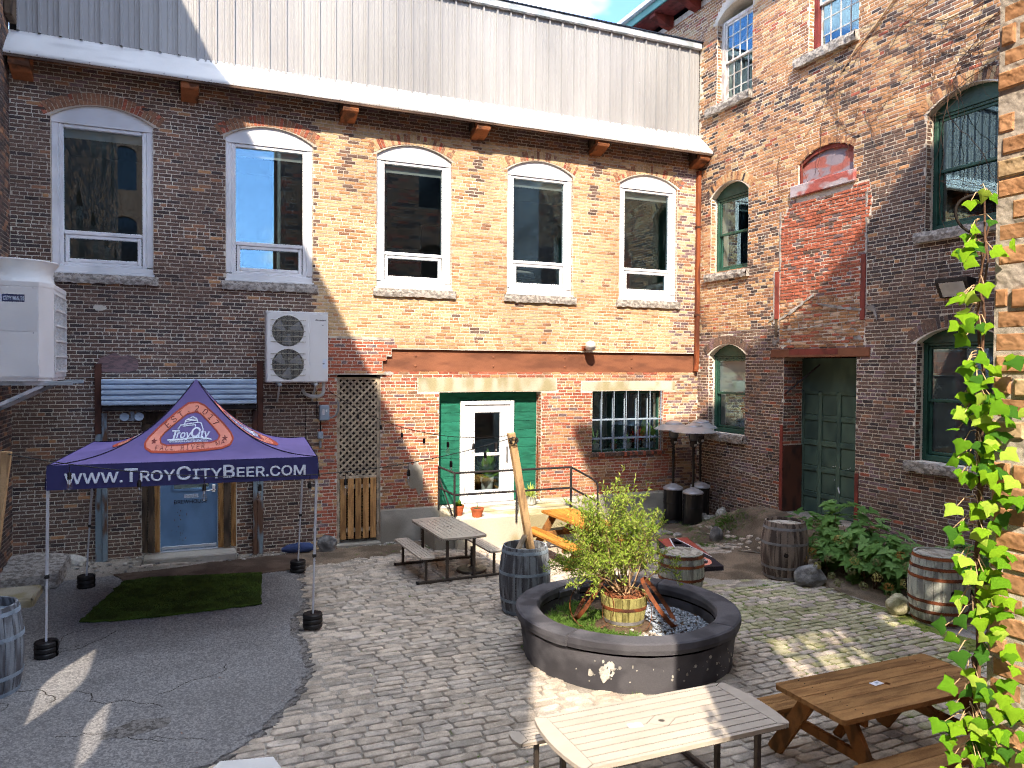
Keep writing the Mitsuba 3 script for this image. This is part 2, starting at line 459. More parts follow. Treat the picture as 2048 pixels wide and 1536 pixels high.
def N2(x, z, f=1.0, seed=0):
    return float(meshkit.fbm(np.array([x * f, z * f, seed * 7.7]), 3, seed))


def arch_poly(x0, x1, z0, zs, rise, n=14):
    """An opening with a flat bottom and a segmental arch."""
    c, w = (x0 + x1) / 2, (x1 - x0) / 2
    if rise <= 1e-6:
        return sg.box(x0, z0, x1, zs)
    R = (w * w + rise * rise) / (2 * rise)
    a = math.asin(w / R)
    pts = [(c + R * math.sin(t), zs + rise - R + R * math.cos(t)) for t in np.linspace(a, -a, n)]
    return sg.Polygon([(x0, z0), (x1, z0), *pts])


def brick_piece(mb, x0, x1, z0, z1, M, o, p, depth=.012, proud=.006, r=None, jig=.0015):
    """One brick: its face stands proud of the mortar; edges worn."""
    j = rng.uniform(-jig, jig, 5)
    e = .004
    pr = proud + j[4] * 1.6
    a = np.array([[x0, z0], [x1, z0], [x1, z1], [x0, z1]]) + [[j[0], j[1]], [j[2], j[1]], [j[2], j[3]], [j[0], j[3]]]
    b = a + np.array([[e, e], [-e, e], [-e, -e], [e, -e]])
    V = np.vstack([np.column_stack([a, np.full(4, -depth)]), np.column_stack([a, np.full(4, pr - e * .7)]), np.column_stack([b, np.full(4, pr)])])
    F = [[8, 9, 10, 11]]
    for i in range(4):
        k = (i + 1) % 4
        F += [[i, k, 4 + k, 4 + i], [4 + i, 4 + k, 8 + k, 8 + i]]
    V2, F2 = [], []
    for q in F:
        F2.append(range(len(V2), len(V2) + 4))
        V2 += [V[i] for i in q]
    mb.add(np.array(V2) @ M.T + o, [list(q) for q in F2], p, r)


def lay_bricks(x0, x1, z0, z1, openings, course=.0635, length=.205, joint=.0135, header=7, seed=1, top=None):
    """Rows of (xa, xb, za, zb) in common bond, cut round the openings (shapely polygons)."""
    R = np.random.default_rng(seed)
    out = []
    n = int((z1 - z0) / course)
    for k in range(n):
        za, zb = z0 + k * course + joint / 2, z0 + (k + 1) * course - joint / 2
        zm = (za + zb) / 2
        hdr = k % header == header - 1
        L = length / 2 if hdr else length
        free = [(x0, x1)]
        for op in openings:
            cut = op.intersection(sg.LineString([(x0 - 1, zm), (x1 + 1, zm)]))
            for g in getattr(cut, 'geoms', [cut]):
                if g.is_empty:
                    continue
                a, _, b, _ = g.bounds
                nf = []
                for s, e in free:
                    if b <= s or a >= e:
                        nf.append((s, e))
                    else:
                        if a > s: nf.append((s, a))
                        if b < e: nf.append((b, e))
                free = nf
        off = (k % 2) * L / 2 + R.uniform(-.012, .012)
        for s, e in free:
            x = x0 + off - 2 * L
            while x < e:
                w = L + R.uniform(-.008, .008)
                a, b = max(x + joint / 2, s + joint / 2), min(x + w - joint / 2, e - joint / 2)
                if b - a > .03:
                    out.append((a, b, za, zb))
                x += w
    return out


def voussoirs(x0, x1, zs, rise, height=.2, rows=1, joint=.008, width=.066):
    """Radial bricks over a segmental arch: four corner points each."""
    c, w = (x0 + x1) / 2, (x1 - x0) / 2
    R = (w * w + rise * rise) / (2 * rise)
    a = math.asin(w / R)
    n = max(3, int(round(2 * a * (R + height / 2) / width)))
    out = []
    cy = zs + rise - R
    for i in range(n):
        t0, t1 = -a + 2 * a * i / n, -a + 2 * a * (i + 1) / n
        for k in range(rows):
            r0, r1 = R + .004 + height * k / rows, R + height * (k + 1) / rows - joint / 2
            if rows == 1 and i % 2 and rng.random() < .5:
                parts = ((r0, R + height * .5 - joint / 2), (R + height * .5 + joint / 2, r1))
            else:
                parts = ((r0, r1),)
            for ra, rb in parts:
                d0, d1 = joint / 2 / ra, joint / 2 / rb
                out.append([(c + ra * math.sin(t0 + d0), cy + ra * math.cos(t0 + d0)), (c + ra * math.sin(t1 - d0), cy + ra * math.cos(t1 - d0)),
                            (c + rb * math.sin(t1 - d1), cy + rb * math.cos(t1 - d1)), (c + rb * math.sin(t0 + d1), cy + rb * math.cos(t0 + d1))])
    return out


def vous_piece(mb, q, M, o, p, depth=.012, proud=.007):
    q = np.array(q)
    pr = proud + rng.uniform(-.002, .002)
    c = q.mean(0)
    b = c + (q - c) * (1 - .004 / np.maximum(np.linalg.norm(q - c, axis=1, keepdims=True), .02))
    V = np.vstack([np.column_stack([q, np.full(4, -depth)]), np.column_stack([q, np.full(4, pr - .003)]), np.column_stack([b, np.full(4, pr)])])
    F = [[8, 9, 10, 11]]
    for i in range(4):
        k = (i + 1) % 4
        F += [[i, k, 4 + k, 4 + i], [4 + i, 4 + k, 8 + k, 8 + i]]
    V2, F2 = [], []
    for q4 in F:
        F2.append(list(range(len(V2), len(V2) + 4)))
        V2 += [V[i] for i in q4]
    mb.add(np.array(V2) @ M.T + o, F2, p)


def far(P):
    return float(np.linalg.norm(np.asarray(P, float) - CAM))


def bricks_of(key, pieces, limit=300):
    """pieces: (distance, function(mb)). The nearest become entries of their own under key, the rest one joined part."""
    pieces = sorted(pieces, key=lambda q: q[0])
    for _, fn in pieces[:limit]:
        m = MB()
        fn(m)
        m.build(key + '__brick', 'mat_rough')
    m = MB()
    for _, fn in pieces[limit:]:
        fn(m)
    k = m.build(key + '__brickwork', 'mat_rough')
    if k:
        labels[k] = {'kind': 'stuff'}
# ------------------------------------------------------------------ the back building
BK = thing('brick_building', 'low brick building across the back with ribbed siding above five white windows', 'building')
O = np.zeros(3)
WX = [-12.83, -10.17, -7.48, -4.78, -2.12]
WW, WZ0, WZS, WRISE = 1.50, 4.90, 7.45, .24
op_win = [arch_poly(x, x + WW, WZ0, WZS, WRISE) for x in WX]
op_door, op_low, op_lat, op_brew = sg.box(-6.22, .6, -3.98, 2.90), sg.box(-2.76, 1.55, -.94, 2.90), sg.box(-8.22, .04, -7.40, 3.24), sg.box(-11.24, .17, -10.31, 2.28)
beam_steps = sg.Polygon([(-7.36, 3.29), (0, 3.29), (0, 3.74), (-7.18, 3.74), (-7.18, 3.60), (-7.28, 3.60), (-7.28, 3.53), (-7.36, 3.53)])
m = MB()
wall = sg.box(-13.4, -.4, 0, 8.5)
for op in (*op_win, op_door, op_low, op_lat, op_brew, beam_steps):
    wall = wall.difference(op)
m.poly(wall, -.38, 0, 'mortar', .5, FB)
m.build(BK + '__wall', 'mat_rough')

noop = [*op_win, op_door, op_low, op_lat, op_brew, beam_steps.buffer(.005), sg.box(-6.66, 2.9, -3.62, 3.2), sg.box(-3.04, 2.9, -.62, 3.12), sg.box(-7.39, -.5, 0, .63),
        sg.box(-11.52, 0, -10.0, 2.3), sg.box(-13.4, 8.38, 0, 9)]
noop += [arch_poly(x - .10, x + WW + .10, WZS - .02, WZS + .01, WRISE + .21) for x in WX]
noop += [sg.box(-2.8, 1.47, -.9, 1.56)]


def back_colour(x, z):
    r = rng.random()
    soot = N2(x, z, .55, 3)
    for c in (-10.75, -8.05, -5.45, -2.75):
        if abs(x - c) < .12 * rng.random() + .05 and z > 6.0 + 1.6 * N2(x, z, 1.3, 8) and r < .6:
            return 'brick_umber' if r < .4 else 'brick_dark'
    if z > 7.95:
        return 'brick_purple' if r < .25 else 'brick_umber' if r < .7 else 'brick_brown'
    if x > -.75:
        return 'brick_purple' if r < .35 else 'brick_brown' if r < .6 else 'brick_tan' if r < .8 else 'brick_pale'
    if z < 3.3 and x > -8.3:
        return 'brick_red' if r < .45 else 'brick_orange' if r < .78 else 'brick_brown' if r < .96 else 'brick_purple'
    if -8.5 < x < -7.1 and z < 3.95:
        return 'brick_bright' if r < .45 else 'brick_red' if r < .8 else 'brick_purple'
    if x < -8.6:  # side out of the sun: soot, plus shade put into darker brick colours
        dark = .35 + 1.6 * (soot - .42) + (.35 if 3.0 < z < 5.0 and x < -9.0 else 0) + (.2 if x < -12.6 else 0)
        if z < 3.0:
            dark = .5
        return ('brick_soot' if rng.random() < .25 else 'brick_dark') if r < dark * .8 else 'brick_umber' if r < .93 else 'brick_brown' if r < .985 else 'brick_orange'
    tan = .64 + .8 * (N2(x, z, .5, 21) - .5)
    if r < tan:
        return 'brick_tan' if rng.random() < .88 else 'brick_orange'
    return 'brick_tan' if r < tan + .10 else 'brick_orange' if r < .95 else 'brick_brown' if r < .99 else 'brick_umber'


pieces = []
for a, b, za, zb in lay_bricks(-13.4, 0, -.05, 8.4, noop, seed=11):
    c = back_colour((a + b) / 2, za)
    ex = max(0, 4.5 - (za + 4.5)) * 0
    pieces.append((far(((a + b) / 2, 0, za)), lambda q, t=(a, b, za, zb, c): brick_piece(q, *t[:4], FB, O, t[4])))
for x in WX:
    for q4 in voussoirs(x - .09, x + WW + .09, WZS - .01, WRISE + .015, .2):
        cx = np.mean([p[0] for p in q4])
        c = 'brick_tan' if cx > -8.6 and rng.random() < .5 else 'brick_brown' if rng.random() < .7 else 'brick_red'
        pieces.append((99, lambda q, q4=q4, c=c: vous_piece(q, q4, FB, O, c)))
for i in range(27):  # the rowlock sill under the barred window
    x = -2.80 + i * .0705
    pieces.append((far((x, 0, 1.5)), lambda q, x=x: q.box((x, 0, -.12), (x + .062, .085, .035), 'brick_dark' if rng.random() < .6 else 'brick_red', bev=.006, M=FB, o=(0, 0, 1.47))))
bricks_of(BK + '__wall', pieces)

# mortar smears, patches and a flat plaster scar
for x, z, w, h, p in ((-12.15, 4.35, .10, .05, 'mortar_white'), (-6.72, 1.28, .17, .26, 'concrete'), (-6.62, 1.1, .08, .2, 'concrete'), (-7.25, 3.27, .1, .04, 'plaster'), (-11.85, 3.42, .33, .16, 'brick_purple')):
    pts = [(x + w * (1 + .35 * (rng.random() - .5)) * math.cos(t), z + h * (1 + .5 * (rng.random() - .5)) * math.sin(t)) for t in np.linspace(0, 2 * np.pi, 22)[:-1]]
    m = MB()
    m.poly(sg.Polygon(pts).buffer(0), 0, .011, p, .5, FB)
    m.build(BK + '__mortar_patch', 'mat_rough')
m = MB()
m.poly(sg.Polygon([(-8.45, 3.93), (-7.2, 3.90), (-7.2, 3.955), (-7.9, 3.97), (-8.45, 3.965)]), 0, .010, 'mortar_white', .5, FB)
m.build(BK + '__mortar_patch', 'mat_rough')
m = MB()
m.poly(sg.Polygon([(-8.5, 3.235), (-8.2, 3.245), (-7.3, 3.245), (-7.3, 3.275), (-8.0, 3.27), (-8.5, 3.262)]), 0, .05, 'concrete', .5, FB)
m.build(BK + '__mortar_patch', 'mat_rough')


def white_window(key, x0, dark):
    """Tall white window: arched head board, deep frame, large fixed pane over a small awning sash."""
    k = key + '__window'
    n = COUNT.get('~' + k, 0)
    COUNT['~' + k] = n + 1
    k = k if n == 0 else f'{k}_{n:03d}'
    x1 = x0 + WW
    m = MB()
    D = -.06  # frame face, behind the wall face
    zt = 7.36
    m.poly(arch_poly(x0 + .003, x1 - .003, zt - .02, WZS, WRISE - .003).difference(sg.box(x0 - 1, 0, x1 + 1, zt)), D - .08, D + .012, 'white_paint', .5, FB)
    for a, b in ((x0 + .003, x0 + .10), (x1 - .10, x1 - .003)):
        m.box((a, WZ0 + .16, D - .1), (b, zt, D), 'white_paint', .5, .006, FB)
    m.box((x0 + .003, WZ0 + .004, D - .1), (x1 - .003, WZ0 + .14, D + .016), 'white_paint', .5, .006, FB)
    m.box((x0 - .02, WZ0 + .004, .002), (x1 + .02, WZ0 + .035, .03), 'white_paint', .5, .004, FB)
    m.build(k + '__frame', 'mat_satin')
    m = MB()
    a, b, z0, z1, zm = x0 + .10, x1 - .10, WZ0 + .145, zt - .004, 5.585
    E = D - .012
    for lo, hi in (((a, z0), (a + .07, z1)), ((b - .07, z0), (b, z1)), ((a + .072, z1 - .06), (b - .072, z1)), ((a + .072, zm - .03), (b - .072, zm + .035)), ((a + .072, z0), (b - .072, z0 + .05))):
        m.box((*lo, E - .07), (*hi, E), 'white_paint', .5, .008, FB)
    m.build(k + '__sash', 'mat_satin')
    m = MB()
    a2, b2, z2, z3 = a + .085, b - .085, z0 + .055, zm - .035
    for lo, hi in (((a2, z2), (a2 + .06, z3)), ((b2 - .06, z2), (b2, z3)), ((a2 + .061, z2), (b2 - .061, z2 + .06)), ((a2 + .061, z3 - .055), (b2 - .061, z3))):
        m.box((*lo, E - .06), (*hi, E - .014), 'white_paint', .5, .007, FB)
    m.build(k + '__awning_sash', 'mat_satin')
    for lo, hi in (((a + .06, zm + .03), (b - .06, z1 - .05)), ((a2 + .05, z2 + .05), (b2 - .05, z3 - .045))):
        m = MB()
        t = rng.uniform(-.004, .004, 2)
        if dark == 1:
            t = t * .2 + np.array([.5, -.5]) * .031 * (hi[0] - lo[0]) - .012
        m.quad((lo[0], .125 + t[0], lo[1]), (hi[0], .125 + t[1], lo[1]), (hi[0], .125 + t[1] + .003, hi[1]), (lo[0], .125 + t[0] + .003, hi[1]), 'paper')
        m.build(k + '__pane', 'mat_pane')
    m = MB()  # roller blind rolled up behind the glass
    m.box((a + .07, 7.16, -.20), (b - .07, 7.34, -.18), 'blind', .5, 0, FB)
    m.build(k + '__blind', 'mat_matte')
    m = MB()
    v = []
    nx = 26
    R = np.random.default_rng(int(-x0 * 100))
    xs = np.linspace(x0 - .07, x1 + .08, nx)
    ft, fb, ff = R.normal(0, .004, nx), R.normal(0, .007, nx), R.normal(0, .008, nx)
    V, F = [], []
    prof = lambda i: [(xs[i], WZ0 - .002, -.12), (xs[i], WZ0 - .002 + ft[i] * .3, .062 + ff[i]), (xs[i], WZ0 - .07, .072 + ff[(i * 7) % nx]), (xs[i], WZ0 - .15 + fb[i], .058 + ff[(i * 3) % nx]), (xs[i], WZ0 - .15 + fb[i], -.12)]
    for i in range(nx - 1):
        A, B = prof(i), prof(i + 1)
        for j in range(4):
            F.append(list(range(len(V), len(V) + 4)))
            V += [A[j], A[j + 1], B[j + 1], B[j]]
    for i, s in ((0, 1), (nx - 1, -1)):
        A = prof(i)
        q = [A[0], A[1], A[3], A[4]]
        F.append(list(range(len(V), len(V) + 4)))
        V += q[::-1] if s > 0 else q
    m.add(np.array(V) @ FB.T, F, 'granite', .5)
    m.build(k + '__sill', 'mat_rough')
    return k


for i, x in enumerate(WX):
    white_window(BK, x, i)

# rooms behind the glass
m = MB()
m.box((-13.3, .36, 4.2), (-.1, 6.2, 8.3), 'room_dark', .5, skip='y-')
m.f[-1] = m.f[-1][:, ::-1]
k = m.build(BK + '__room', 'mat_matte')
m = MB()
for x in (-6.6, -4.05, -1.4):
    m.tube([(x, 3.2, 4.3), (x, 3.2, 8.2)], .09, 'room_pale', sides=12)
for x, z in ((-6.5, 5.9), (-3.9, 5.6)):
    m.tube([(x + .75 * math.cos(t), 2.4 + .75 * math.sin(t), z) for t in np.linspace(0, 2 * np.pi, 40)[:-1]], .035, 'room_pale', sides=6, closed=True)
m.box((-5.0, 5.4, 5.2), (-3.4, 5.5, 7.2), 'room_pale', .5)
m.box((-8.0, 4.5, 4.25), (-1.0, 5.1, 5.2), 'timber_raw', .5)
m.build(BK + '__fittings', 'mat_matte')

# siding, flashing, gutter and roof
def siding_panel(x0, x1, z0, z1):
    m = MB()
    pts = [(x0, 0)]
    n = 3
    w = (x1 - x0) / n
    for i in range(n):
        a = x0 + i * w
        pts += [(a + .010, .045), (a + .040, .045), (a + .05, .0), (a + .05 + (w - .05) * .33, 0), (a + .06 + (w - .05) * .33, .009), (a + .085 + (w - .05) * .33, .009), (a + .095 + (w - .05) * .33, 0),
                (a + .05 + (w - .05) * .68, 0), (a + .06 + (w - .05) * .68, .009), (a + .085 + (w - .05) * .68, .009), (a + .095 + (w - .05) * .68, 0), (a + w, 0)]
    V, F = [], []
    for (a, da), (b, db) in zip(pts[:-1], pts[1:]):
        if b - a < 1e-6:
            continue
        F.append(list(range(len(V), len(V) + 4)))
        V += [(a, .045 - da, z0), (b, .045 - db, z0), (b, .045 - db, z1), (a, .045 - da, z1)]
    m.add(V, F, 'siding')
    for z in (z0 + .12, (z0 + z1) / 2, z1 - .15):
        for i in range(n):
            c = x0 + (i + .55) * w
            m.box((c - .006, .036, z - .006), (c + .006, .046, z + .006), 'galvanised')
    m.build(BK + '__siding_panel', 'mat_satin')


xs = np.linspace(-13.3, -.03, 16)
for a, b in zip(xs[:-1], xs[1:]):
    siding_panel(a, b, 8.68 if a > -11.0 else 8.74, 10.71)
m = MB()
m.box((-13.4, .06, 8.4), (0, .4, 10.7), 'room_dark', .5)
m.build(BK + '__parapet', 'mat_matte')
m = MB()  # flashing, with the dents of a thin sheet
nx, rows = 90, [(.044, 8.74), (.03, 8.70), (-.2, 8.50), (-.43, 8.27), (-.462, 8.245), (-.46, 8.195), (-.445, 8.19)]
xs = np.linspace(-13.5, -.002, nx)
V = np.array([[x, y + .012 * (meshkit.fbm(np.array([x * .8, j * 1.1, 3.0]), 3, 2) - .5) * (2 if 0 < j < 5 else 0), z + .035 * (meshkit.fbm(np.array([x * .7, j * .6, 1.0]), 3, 4) - .5) * (1 if 0 < j < 6 else 0)] for x in xs for j, (y, z) in enumerate(rows)])
nr = len(rows)
F = [[i * nr + j, i * nr + j + 1, (i + 1) * nr + j + 1, (i + 1) * nr + j] for i in range(nx - 1) for j in range(nr - 1)]
m.add(V, F, 'flashing', .5)
for x in np.arange(-13.3, -.1, .36):
    m.box((x - .006, -.470, 8.212), (x + .006, -.458, 8.224), 'ink')
m.build(BK + '__flashing', 'mat_satin')
m = MB()
for j in range(3):
    m.box((-13.4, -.44 + j * .15, 8.20 + j * .052), (-.002, -.30 + j * .15, 8.225 + j * .052), 'soffit', .3 + .2 * j, .003)
m.box((-13.4, -.452, 8.15), (-.002, -.425, 8.198), 'soffit', .4, .004)
m.build(BK + '__soffit', 'mat_rough')
for x in (-13.2, -10.75, -8.05, -5.46, -2.77, -.17):
    m = MB()
    M = np.stack([(0, -1, 0), (0, 0, 1), (-1, 0, 0)], 1)
    prof = [(0, 7.94), (.12, 7.97), (.24, 8.0), (.33, 8.05), (.39, 8.06), (.41, 8.10), (.41, 8.19), (0, 8.30)]
    m.poly(sg.Polygon(prof), -.14, .14, 'rafter', None, M, (x, 0, 0))
    m.box((x - .17, -.30, 8.1), (x - .142, -.01, 8.25), 'timber_old', None, .003)
    m.build(BK + '__rafter', 'mat_rough')
m = MB()
m.box((-13.4, -.055, 10.655), (-.02, .03, 10.80), 'galvanised', .5, .012)
m.build(BK + '__gutter', 'mat_satin')
m = MB()
m.quad((-13.5, -.09, 10.815), (0, -.09, 10.815), (0, 9, 13.0), (-13.5, 9, 13.0), 'roof_dark', .5)
for x in np.arange(-13.4, 0, .3):
    m.beam((x, -.06, 10.805), (x, 9, 13.005), .05, .03, 'roof_dark', .4, .008)
m.box((-13.5, -.085, 10.802), (0, -.02, 10.816), 'roof_dark', .3)
m.build(BK + '__roof', 'mat_satin')

# the rusty beam over the ground floor, its bolts, the concrete lintels and plinth
m = MB()
m.poly(beam_steps.buffer(-.003), -.075, -.055, 'rust_beam', .5, FB)
m.box((-7.35, 3.285, -.06), (-.002, 3.305, -.004), 'rust_beam', .5, .003, FB)
m.build(BK + '__beam', 'mat_cast')
m = MB()
for x in (-6.69, -5.05, -3.41, -1.75):
    for z in (3.42, 3.61):
        m.lathe([(.024, 0), (.022, .012), (.012, .02), (0, .022)], 'rust_beam', (x, .055, z), 10, M=np.stack([(1, 0, 0), (0, 0, 1), (0, -1, 0)], 1))
k = m.build(BK + '__bolts', 'mat_cast')
labels[k] = {'kind': 'stuff'}
for a, b, z0, z1 in ((-6.66, -3.62, 2.905, 3.195), (-3.04, -.62, 2.905, 3.115)):
    m = MB()
    m.box((a, z0, -.2), (b, z1, .004), 'concrete_stain', None, .012, FB)
    m.build(BK + '__lintel', 'mat_rough')
m = MB()
m.poly(sg.Polygon([(-7.39, -.4), (0, -.4), (0, .59), (-.9, .6), (-4, .615), (-6.2, .625), (-7.39, .63)]).difference(sg.box(-6.2, .5, -3.98, 1)), -.02, .035, 'concrete', .5, FB)
m.build(BK + '__plinth', 'mat_rough')

for x1, y1, za, zb in ((-3.98, .235, .62, 2.9), (-.94, .155, 1.56, 2.9)):  # right reveals of the openings
    mm = []
    for a, b, z0, z1 in lay_bricks(-y1, -.004, za, zb, [], seed=int(100 + x1)):
        mm.append((far((x1, 0, z0)) + 50, lambda q, t=(a, b, z0, z1), x1=x1: brick_piece(q, *t, FR, np.array([x1, 0, 0]), 'brick_red' if rng.random() < .5 else 'brick_brown', proud=.004)))
    m = MB()
    for _, fn in mm:
        fn(m)
    labels[m.build(BK + '__reveal_bricks', 'mat_rough')] = {'kind': 'stuff'}
for x in WX:
    m = MB()
    for a, b, z0, z1 in lay_bricks(-.05, .0, WZ0, WZS, [], seed=3):
        brick_piece(m, a, b, z0, z1, FR, np.array([x + WW, 0, 0]), 'brick_brown', proud=.002)
    labels[m.build(BK + '__reveal_bricks', 'mat_rough')] = {'kind': 'stuff'}

# green boarded doorway with the white door
DY = .24
for i, z in enumerate(np.arange(.62, 2.86, .185)):
    z1 = min(z + .181, 2.86)
    for a, b in ((-6.215, -5.70), (-4.51, -3.985)):
        m = MB()
        j = rng.uniform(-.004, .004)
        m.box((a, DY + j, z), (b, DY + .03, z1), 'green_board', None, .005)
        m.build(BK + '__green_board', 'mat_matte')
m = MB()
m.box((-6.215, DY - .008, 2.72), (-3.985, DY + .035, 2.885), 'green_board', None, .004)
m.build(BK + '__green_board', 'mat_matte')
m = MB()
m.box((-3.99, .14, .62), (-3.93, .2, 1.95), 'rust', None, .004)
m.build(BK + '__door_iron', 'mat_rough')
DK = BK + '__door'
m = MB()
for lo, hi in (((-5.695, .615), (-5.61, 2.71)), ((-4.60, .615), (-4.515, 2.71)), ((-5.608, 2.63), (-4.602, 2.71))):
    m.box((lo[0], DY - .05, lo[1]), (hi[0], DY + .04, hi[1]), 'white_paint', .5, .006)
m.build(DK + '__frame', 'mat_satin')
m = MB()
m.poly(sg.box(-5.60, .625, -4.61, 2.62).difference(sg.box(-5.385, .865, -4.825, 1.575)).difference(sg.box(-5.385, 1.635, -4.825, 2.47)), -DY - .03, -DY + .018, 'white_paint', .5, FB)
for z0, z1 in ((.865, 1.575), (1.635, 2.47)):
    for lo, hi in (((-5.40, z0 - .015), (-5.385, z1 + .015)), ((-4.825, z0 - .015), (-4.81, z1 + .015)), ((-5.384, z0 - .015), (-4.826, z0)), ((-5.384, z1), (-4.826, z1 + .015))):
        m.box((lo[0], DY - .028, lo[1]), (hi[0], DY - .016, hi[1]), 'white_paint', .5, .003)
m.build(DK + '__leaf', 'mat_satin')
for z0, z1 in ((.865, 1.575), (1.635, 2.47)):
    m = MB()
    m.quad((-5.387, DY + .004, z0), (-4.823, DY + .004, z0), (-4.823, DY + .004, z1), (-5.387, DY + .004, z1), 'paper')
    m.build(DK + '__pane', 'mat_pane')
for z in (.9, 1.66, 2.4):
    m = MB()
    m.tube([(-5.605, DY - .03, z - .05), (-5.605, DY - .03, z + .05)], .011, 'aluminium', sides=8)
    m.build(DK + '__hinge', 'mat_metal')
m = MB()
m.box((-5.6, DY - .06, .60), (-4.61, DY + .02, .62), 'aluminium', .5, .004)
m.build(DK + '__threshold', 'mat_metal')
m = MB()
m.box((-4.70, DY - .09, 1.46), (-4.665, DY - .02, 1.76), 'aluminium', .5, .008)
m.build(DK + '__handle', 'mat_metal')
# the room behind door and barred window
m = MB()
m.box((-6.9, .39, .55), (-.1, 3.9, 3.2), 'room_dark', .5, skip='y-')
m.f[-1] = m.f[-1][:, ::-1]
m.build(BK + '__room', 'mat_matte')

# barred window: steel grid, glass behind
WK = BK + '__barred_window'
m = MB()
for lo, hi in (((-2.755, 1.56), (-2.715, 2.895)), ((-.985, 1.56), (-.945, 2.895)), ((-2.714, 1.56), (-.986, 1.6)), ((-2.714, 2.84), (-.986, 2.895))):
    m.box((lo[0], .16, lo[1]), (hi[0], .22, hi[1]), 'green_frame', .5, .005)
m.build(WK + '__frame', 'mat_satin')
for i in range(5):
    x = -2.44 + i * .30
    m = MB()
    m.beam((x, .185, 1.60), (x, .185, 2.84), .022, .03, 'box_grey', None, .003)
    m.build(WK + '__glazing_bar', 'mat_satin')
for z in (1.86, 2.27):
    m = MB()
    m.beam((-2.714, .19, z), (-.986, .19, z), .03, .022, 'box_grey', None, .003)
    m.build(WK + '__glazing_bar', 'mat_satin')
m = MB()
m.quad((-2.72, .2, 1.59), (-.98, .2, 1.59), (-.98, .2, 2.85), (-2.72, .2, 2.85), 'paper')
m.build(WK + '__pane', 'mat_pane')
for x in (-2.52, -2.21, -1.90, -1.59, -1.28, -.99):
    m = MB()
    m.tube([(x, .012, 1.555), (x, .012, 2.9)], .011, 'box_grey', sides=8)
    m.build(WK + '__bar', 'mat_satin')
for z in (2.27, 1.86):
    m = MB()
    m.beam((-2.755, .03, z), (-.945, .03, z), .012, .03, 'box_grey', None, .003)
    m.build(WK + '__bar', 'mat_satin')
m = MB()
m.box((-2.74, .24, 1.50), (-.96, .55, 1.575), 'pot_white', .5, .01)
m.build(WK + '__shelf', 'mat_matte')

# lattice gate in the narrow doorway
LG = thing('lattice_gate', 'narrow wooden screen with weathered lattice above and five upright fence boards below', 'gate')
m = MB()
for lo, hi in (((-8.215, .06), (-8.165, 3.2)), ((-7.455, .06), (-7.405, 3.2)), ((-8.164, 3.15), (-7.456, 3.2)), ((-8.164, 1.27), (-7.456, 1.32))):
    m.box((lo[0], .03, lo[1]), (hi[0], .075, hi[1]), 'lattice', None, .004)
m.build(LG + '__frame', 'mat_rough')
fr = sg.box(-8.166, 1.31, -7.454, 3.16)
for s, y in ((1, .036), (-1, .048)):
    for c in np.arange(-8.2 - 2.2, -7.0 + 2.2, .125):
        ln = sg.LineString([(c - s * 1.2, 1.0), (c + s * 1.2, 3.4)]).buffer(.019, cap_style=2).intersection(fr)
        if ln.is_empty or ln.area < .0006:
            continue
        m = MB()
        m.poly(ln, -y - .009, -y, 'lattice', None, FB)
        m.build(LG + '__slat', 'mat_matte')
for i in range(5):
    x = -8.155 + i * .143
    m = MB()
    m.box((x, .02, .12 + rng.uniform(-.01, .01)), (x + .112, .042, 1.275), 'fence_board', None, .004)
    m.build(LG + '__board', 'mat_rough')
for z in (.25, 1.08):
    m = MB()
    m.box((-8.16, .044, z), (-7.46, .075, z + .07), 'lattice', None, .004)
    m.build(LG + '__rail', 'mat_rough')
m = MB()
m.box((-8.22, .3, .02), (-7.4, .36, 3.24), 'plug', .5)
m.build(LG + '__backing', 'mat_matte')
# ------------------------------------------------------------------ the mill on the right
ML = thing('brick_building', 'tall old brick mill on the right with green windows and a deep doorway', 'building')
OR = np.zeros(3)
WINS = {'A': (.56, 1.70, 9.22, 11.05, .22), 'B': (3.26, 4.42, 9.34, 11.15, .22), 'C': (.42, 1.64, 5.52, 7.20, .26), 'D': (5.79, 7.15, 5.60, 7.45, .26), 'E': (.40, 1.62, 1.99, 3.70, .24), 'F': (5.68, 7.10, 1.94, 3.86, .22)}
blk = (3.05, 4.36, 6.92, 7.34, .2)
ops = {k: arch_poly(*v) for k, v in WINS.items()}
op_blk, op_rd = arch_poly(*blk), sg.box(2.73, .40, 4.50, 3.64)
m = MB()
wall = sg.box(-9, -.4, 12.2, 11.78)
for op in (*ops.values(), op_blk, op_rd):
    wall = wall.difference(op)
m.poly(wall, -.5, 0, 'mortar', .9, FR)
m.build(ML + '__wall', 'mat_rough')
lint = sg.box(2.37, 3.63, 4.80, 3.80)
infill = sg.Polygon([(2.60, 3.81), (4.66, 3.81), (4.66, 5.9), (4.78, 6.3), (4.70, 6.72), (2.9, 6.72), (2.75, 6.5), (2.62, 6.3)])
noop = [*ops.values(), op_blk, op_rd, lint, infill, sg.box(2.46, 4.38, 2.60, 5.36), sg.box(4.56, 4.26, 4.68, 5.42)]
noop += [arch_poly(v[0] - .1, v[1] + .1, v[3] - .02, v[3] + .01, v[4] + .2) for v in WINS.values()]
view = sg.Polygon([(-4, 10.2), (-4, 11.78), (2.6, 11.78), (5.0, 10.6), (8.3, 9.4), (8.3, -.1), (0, -.1), (0, 10.2)])


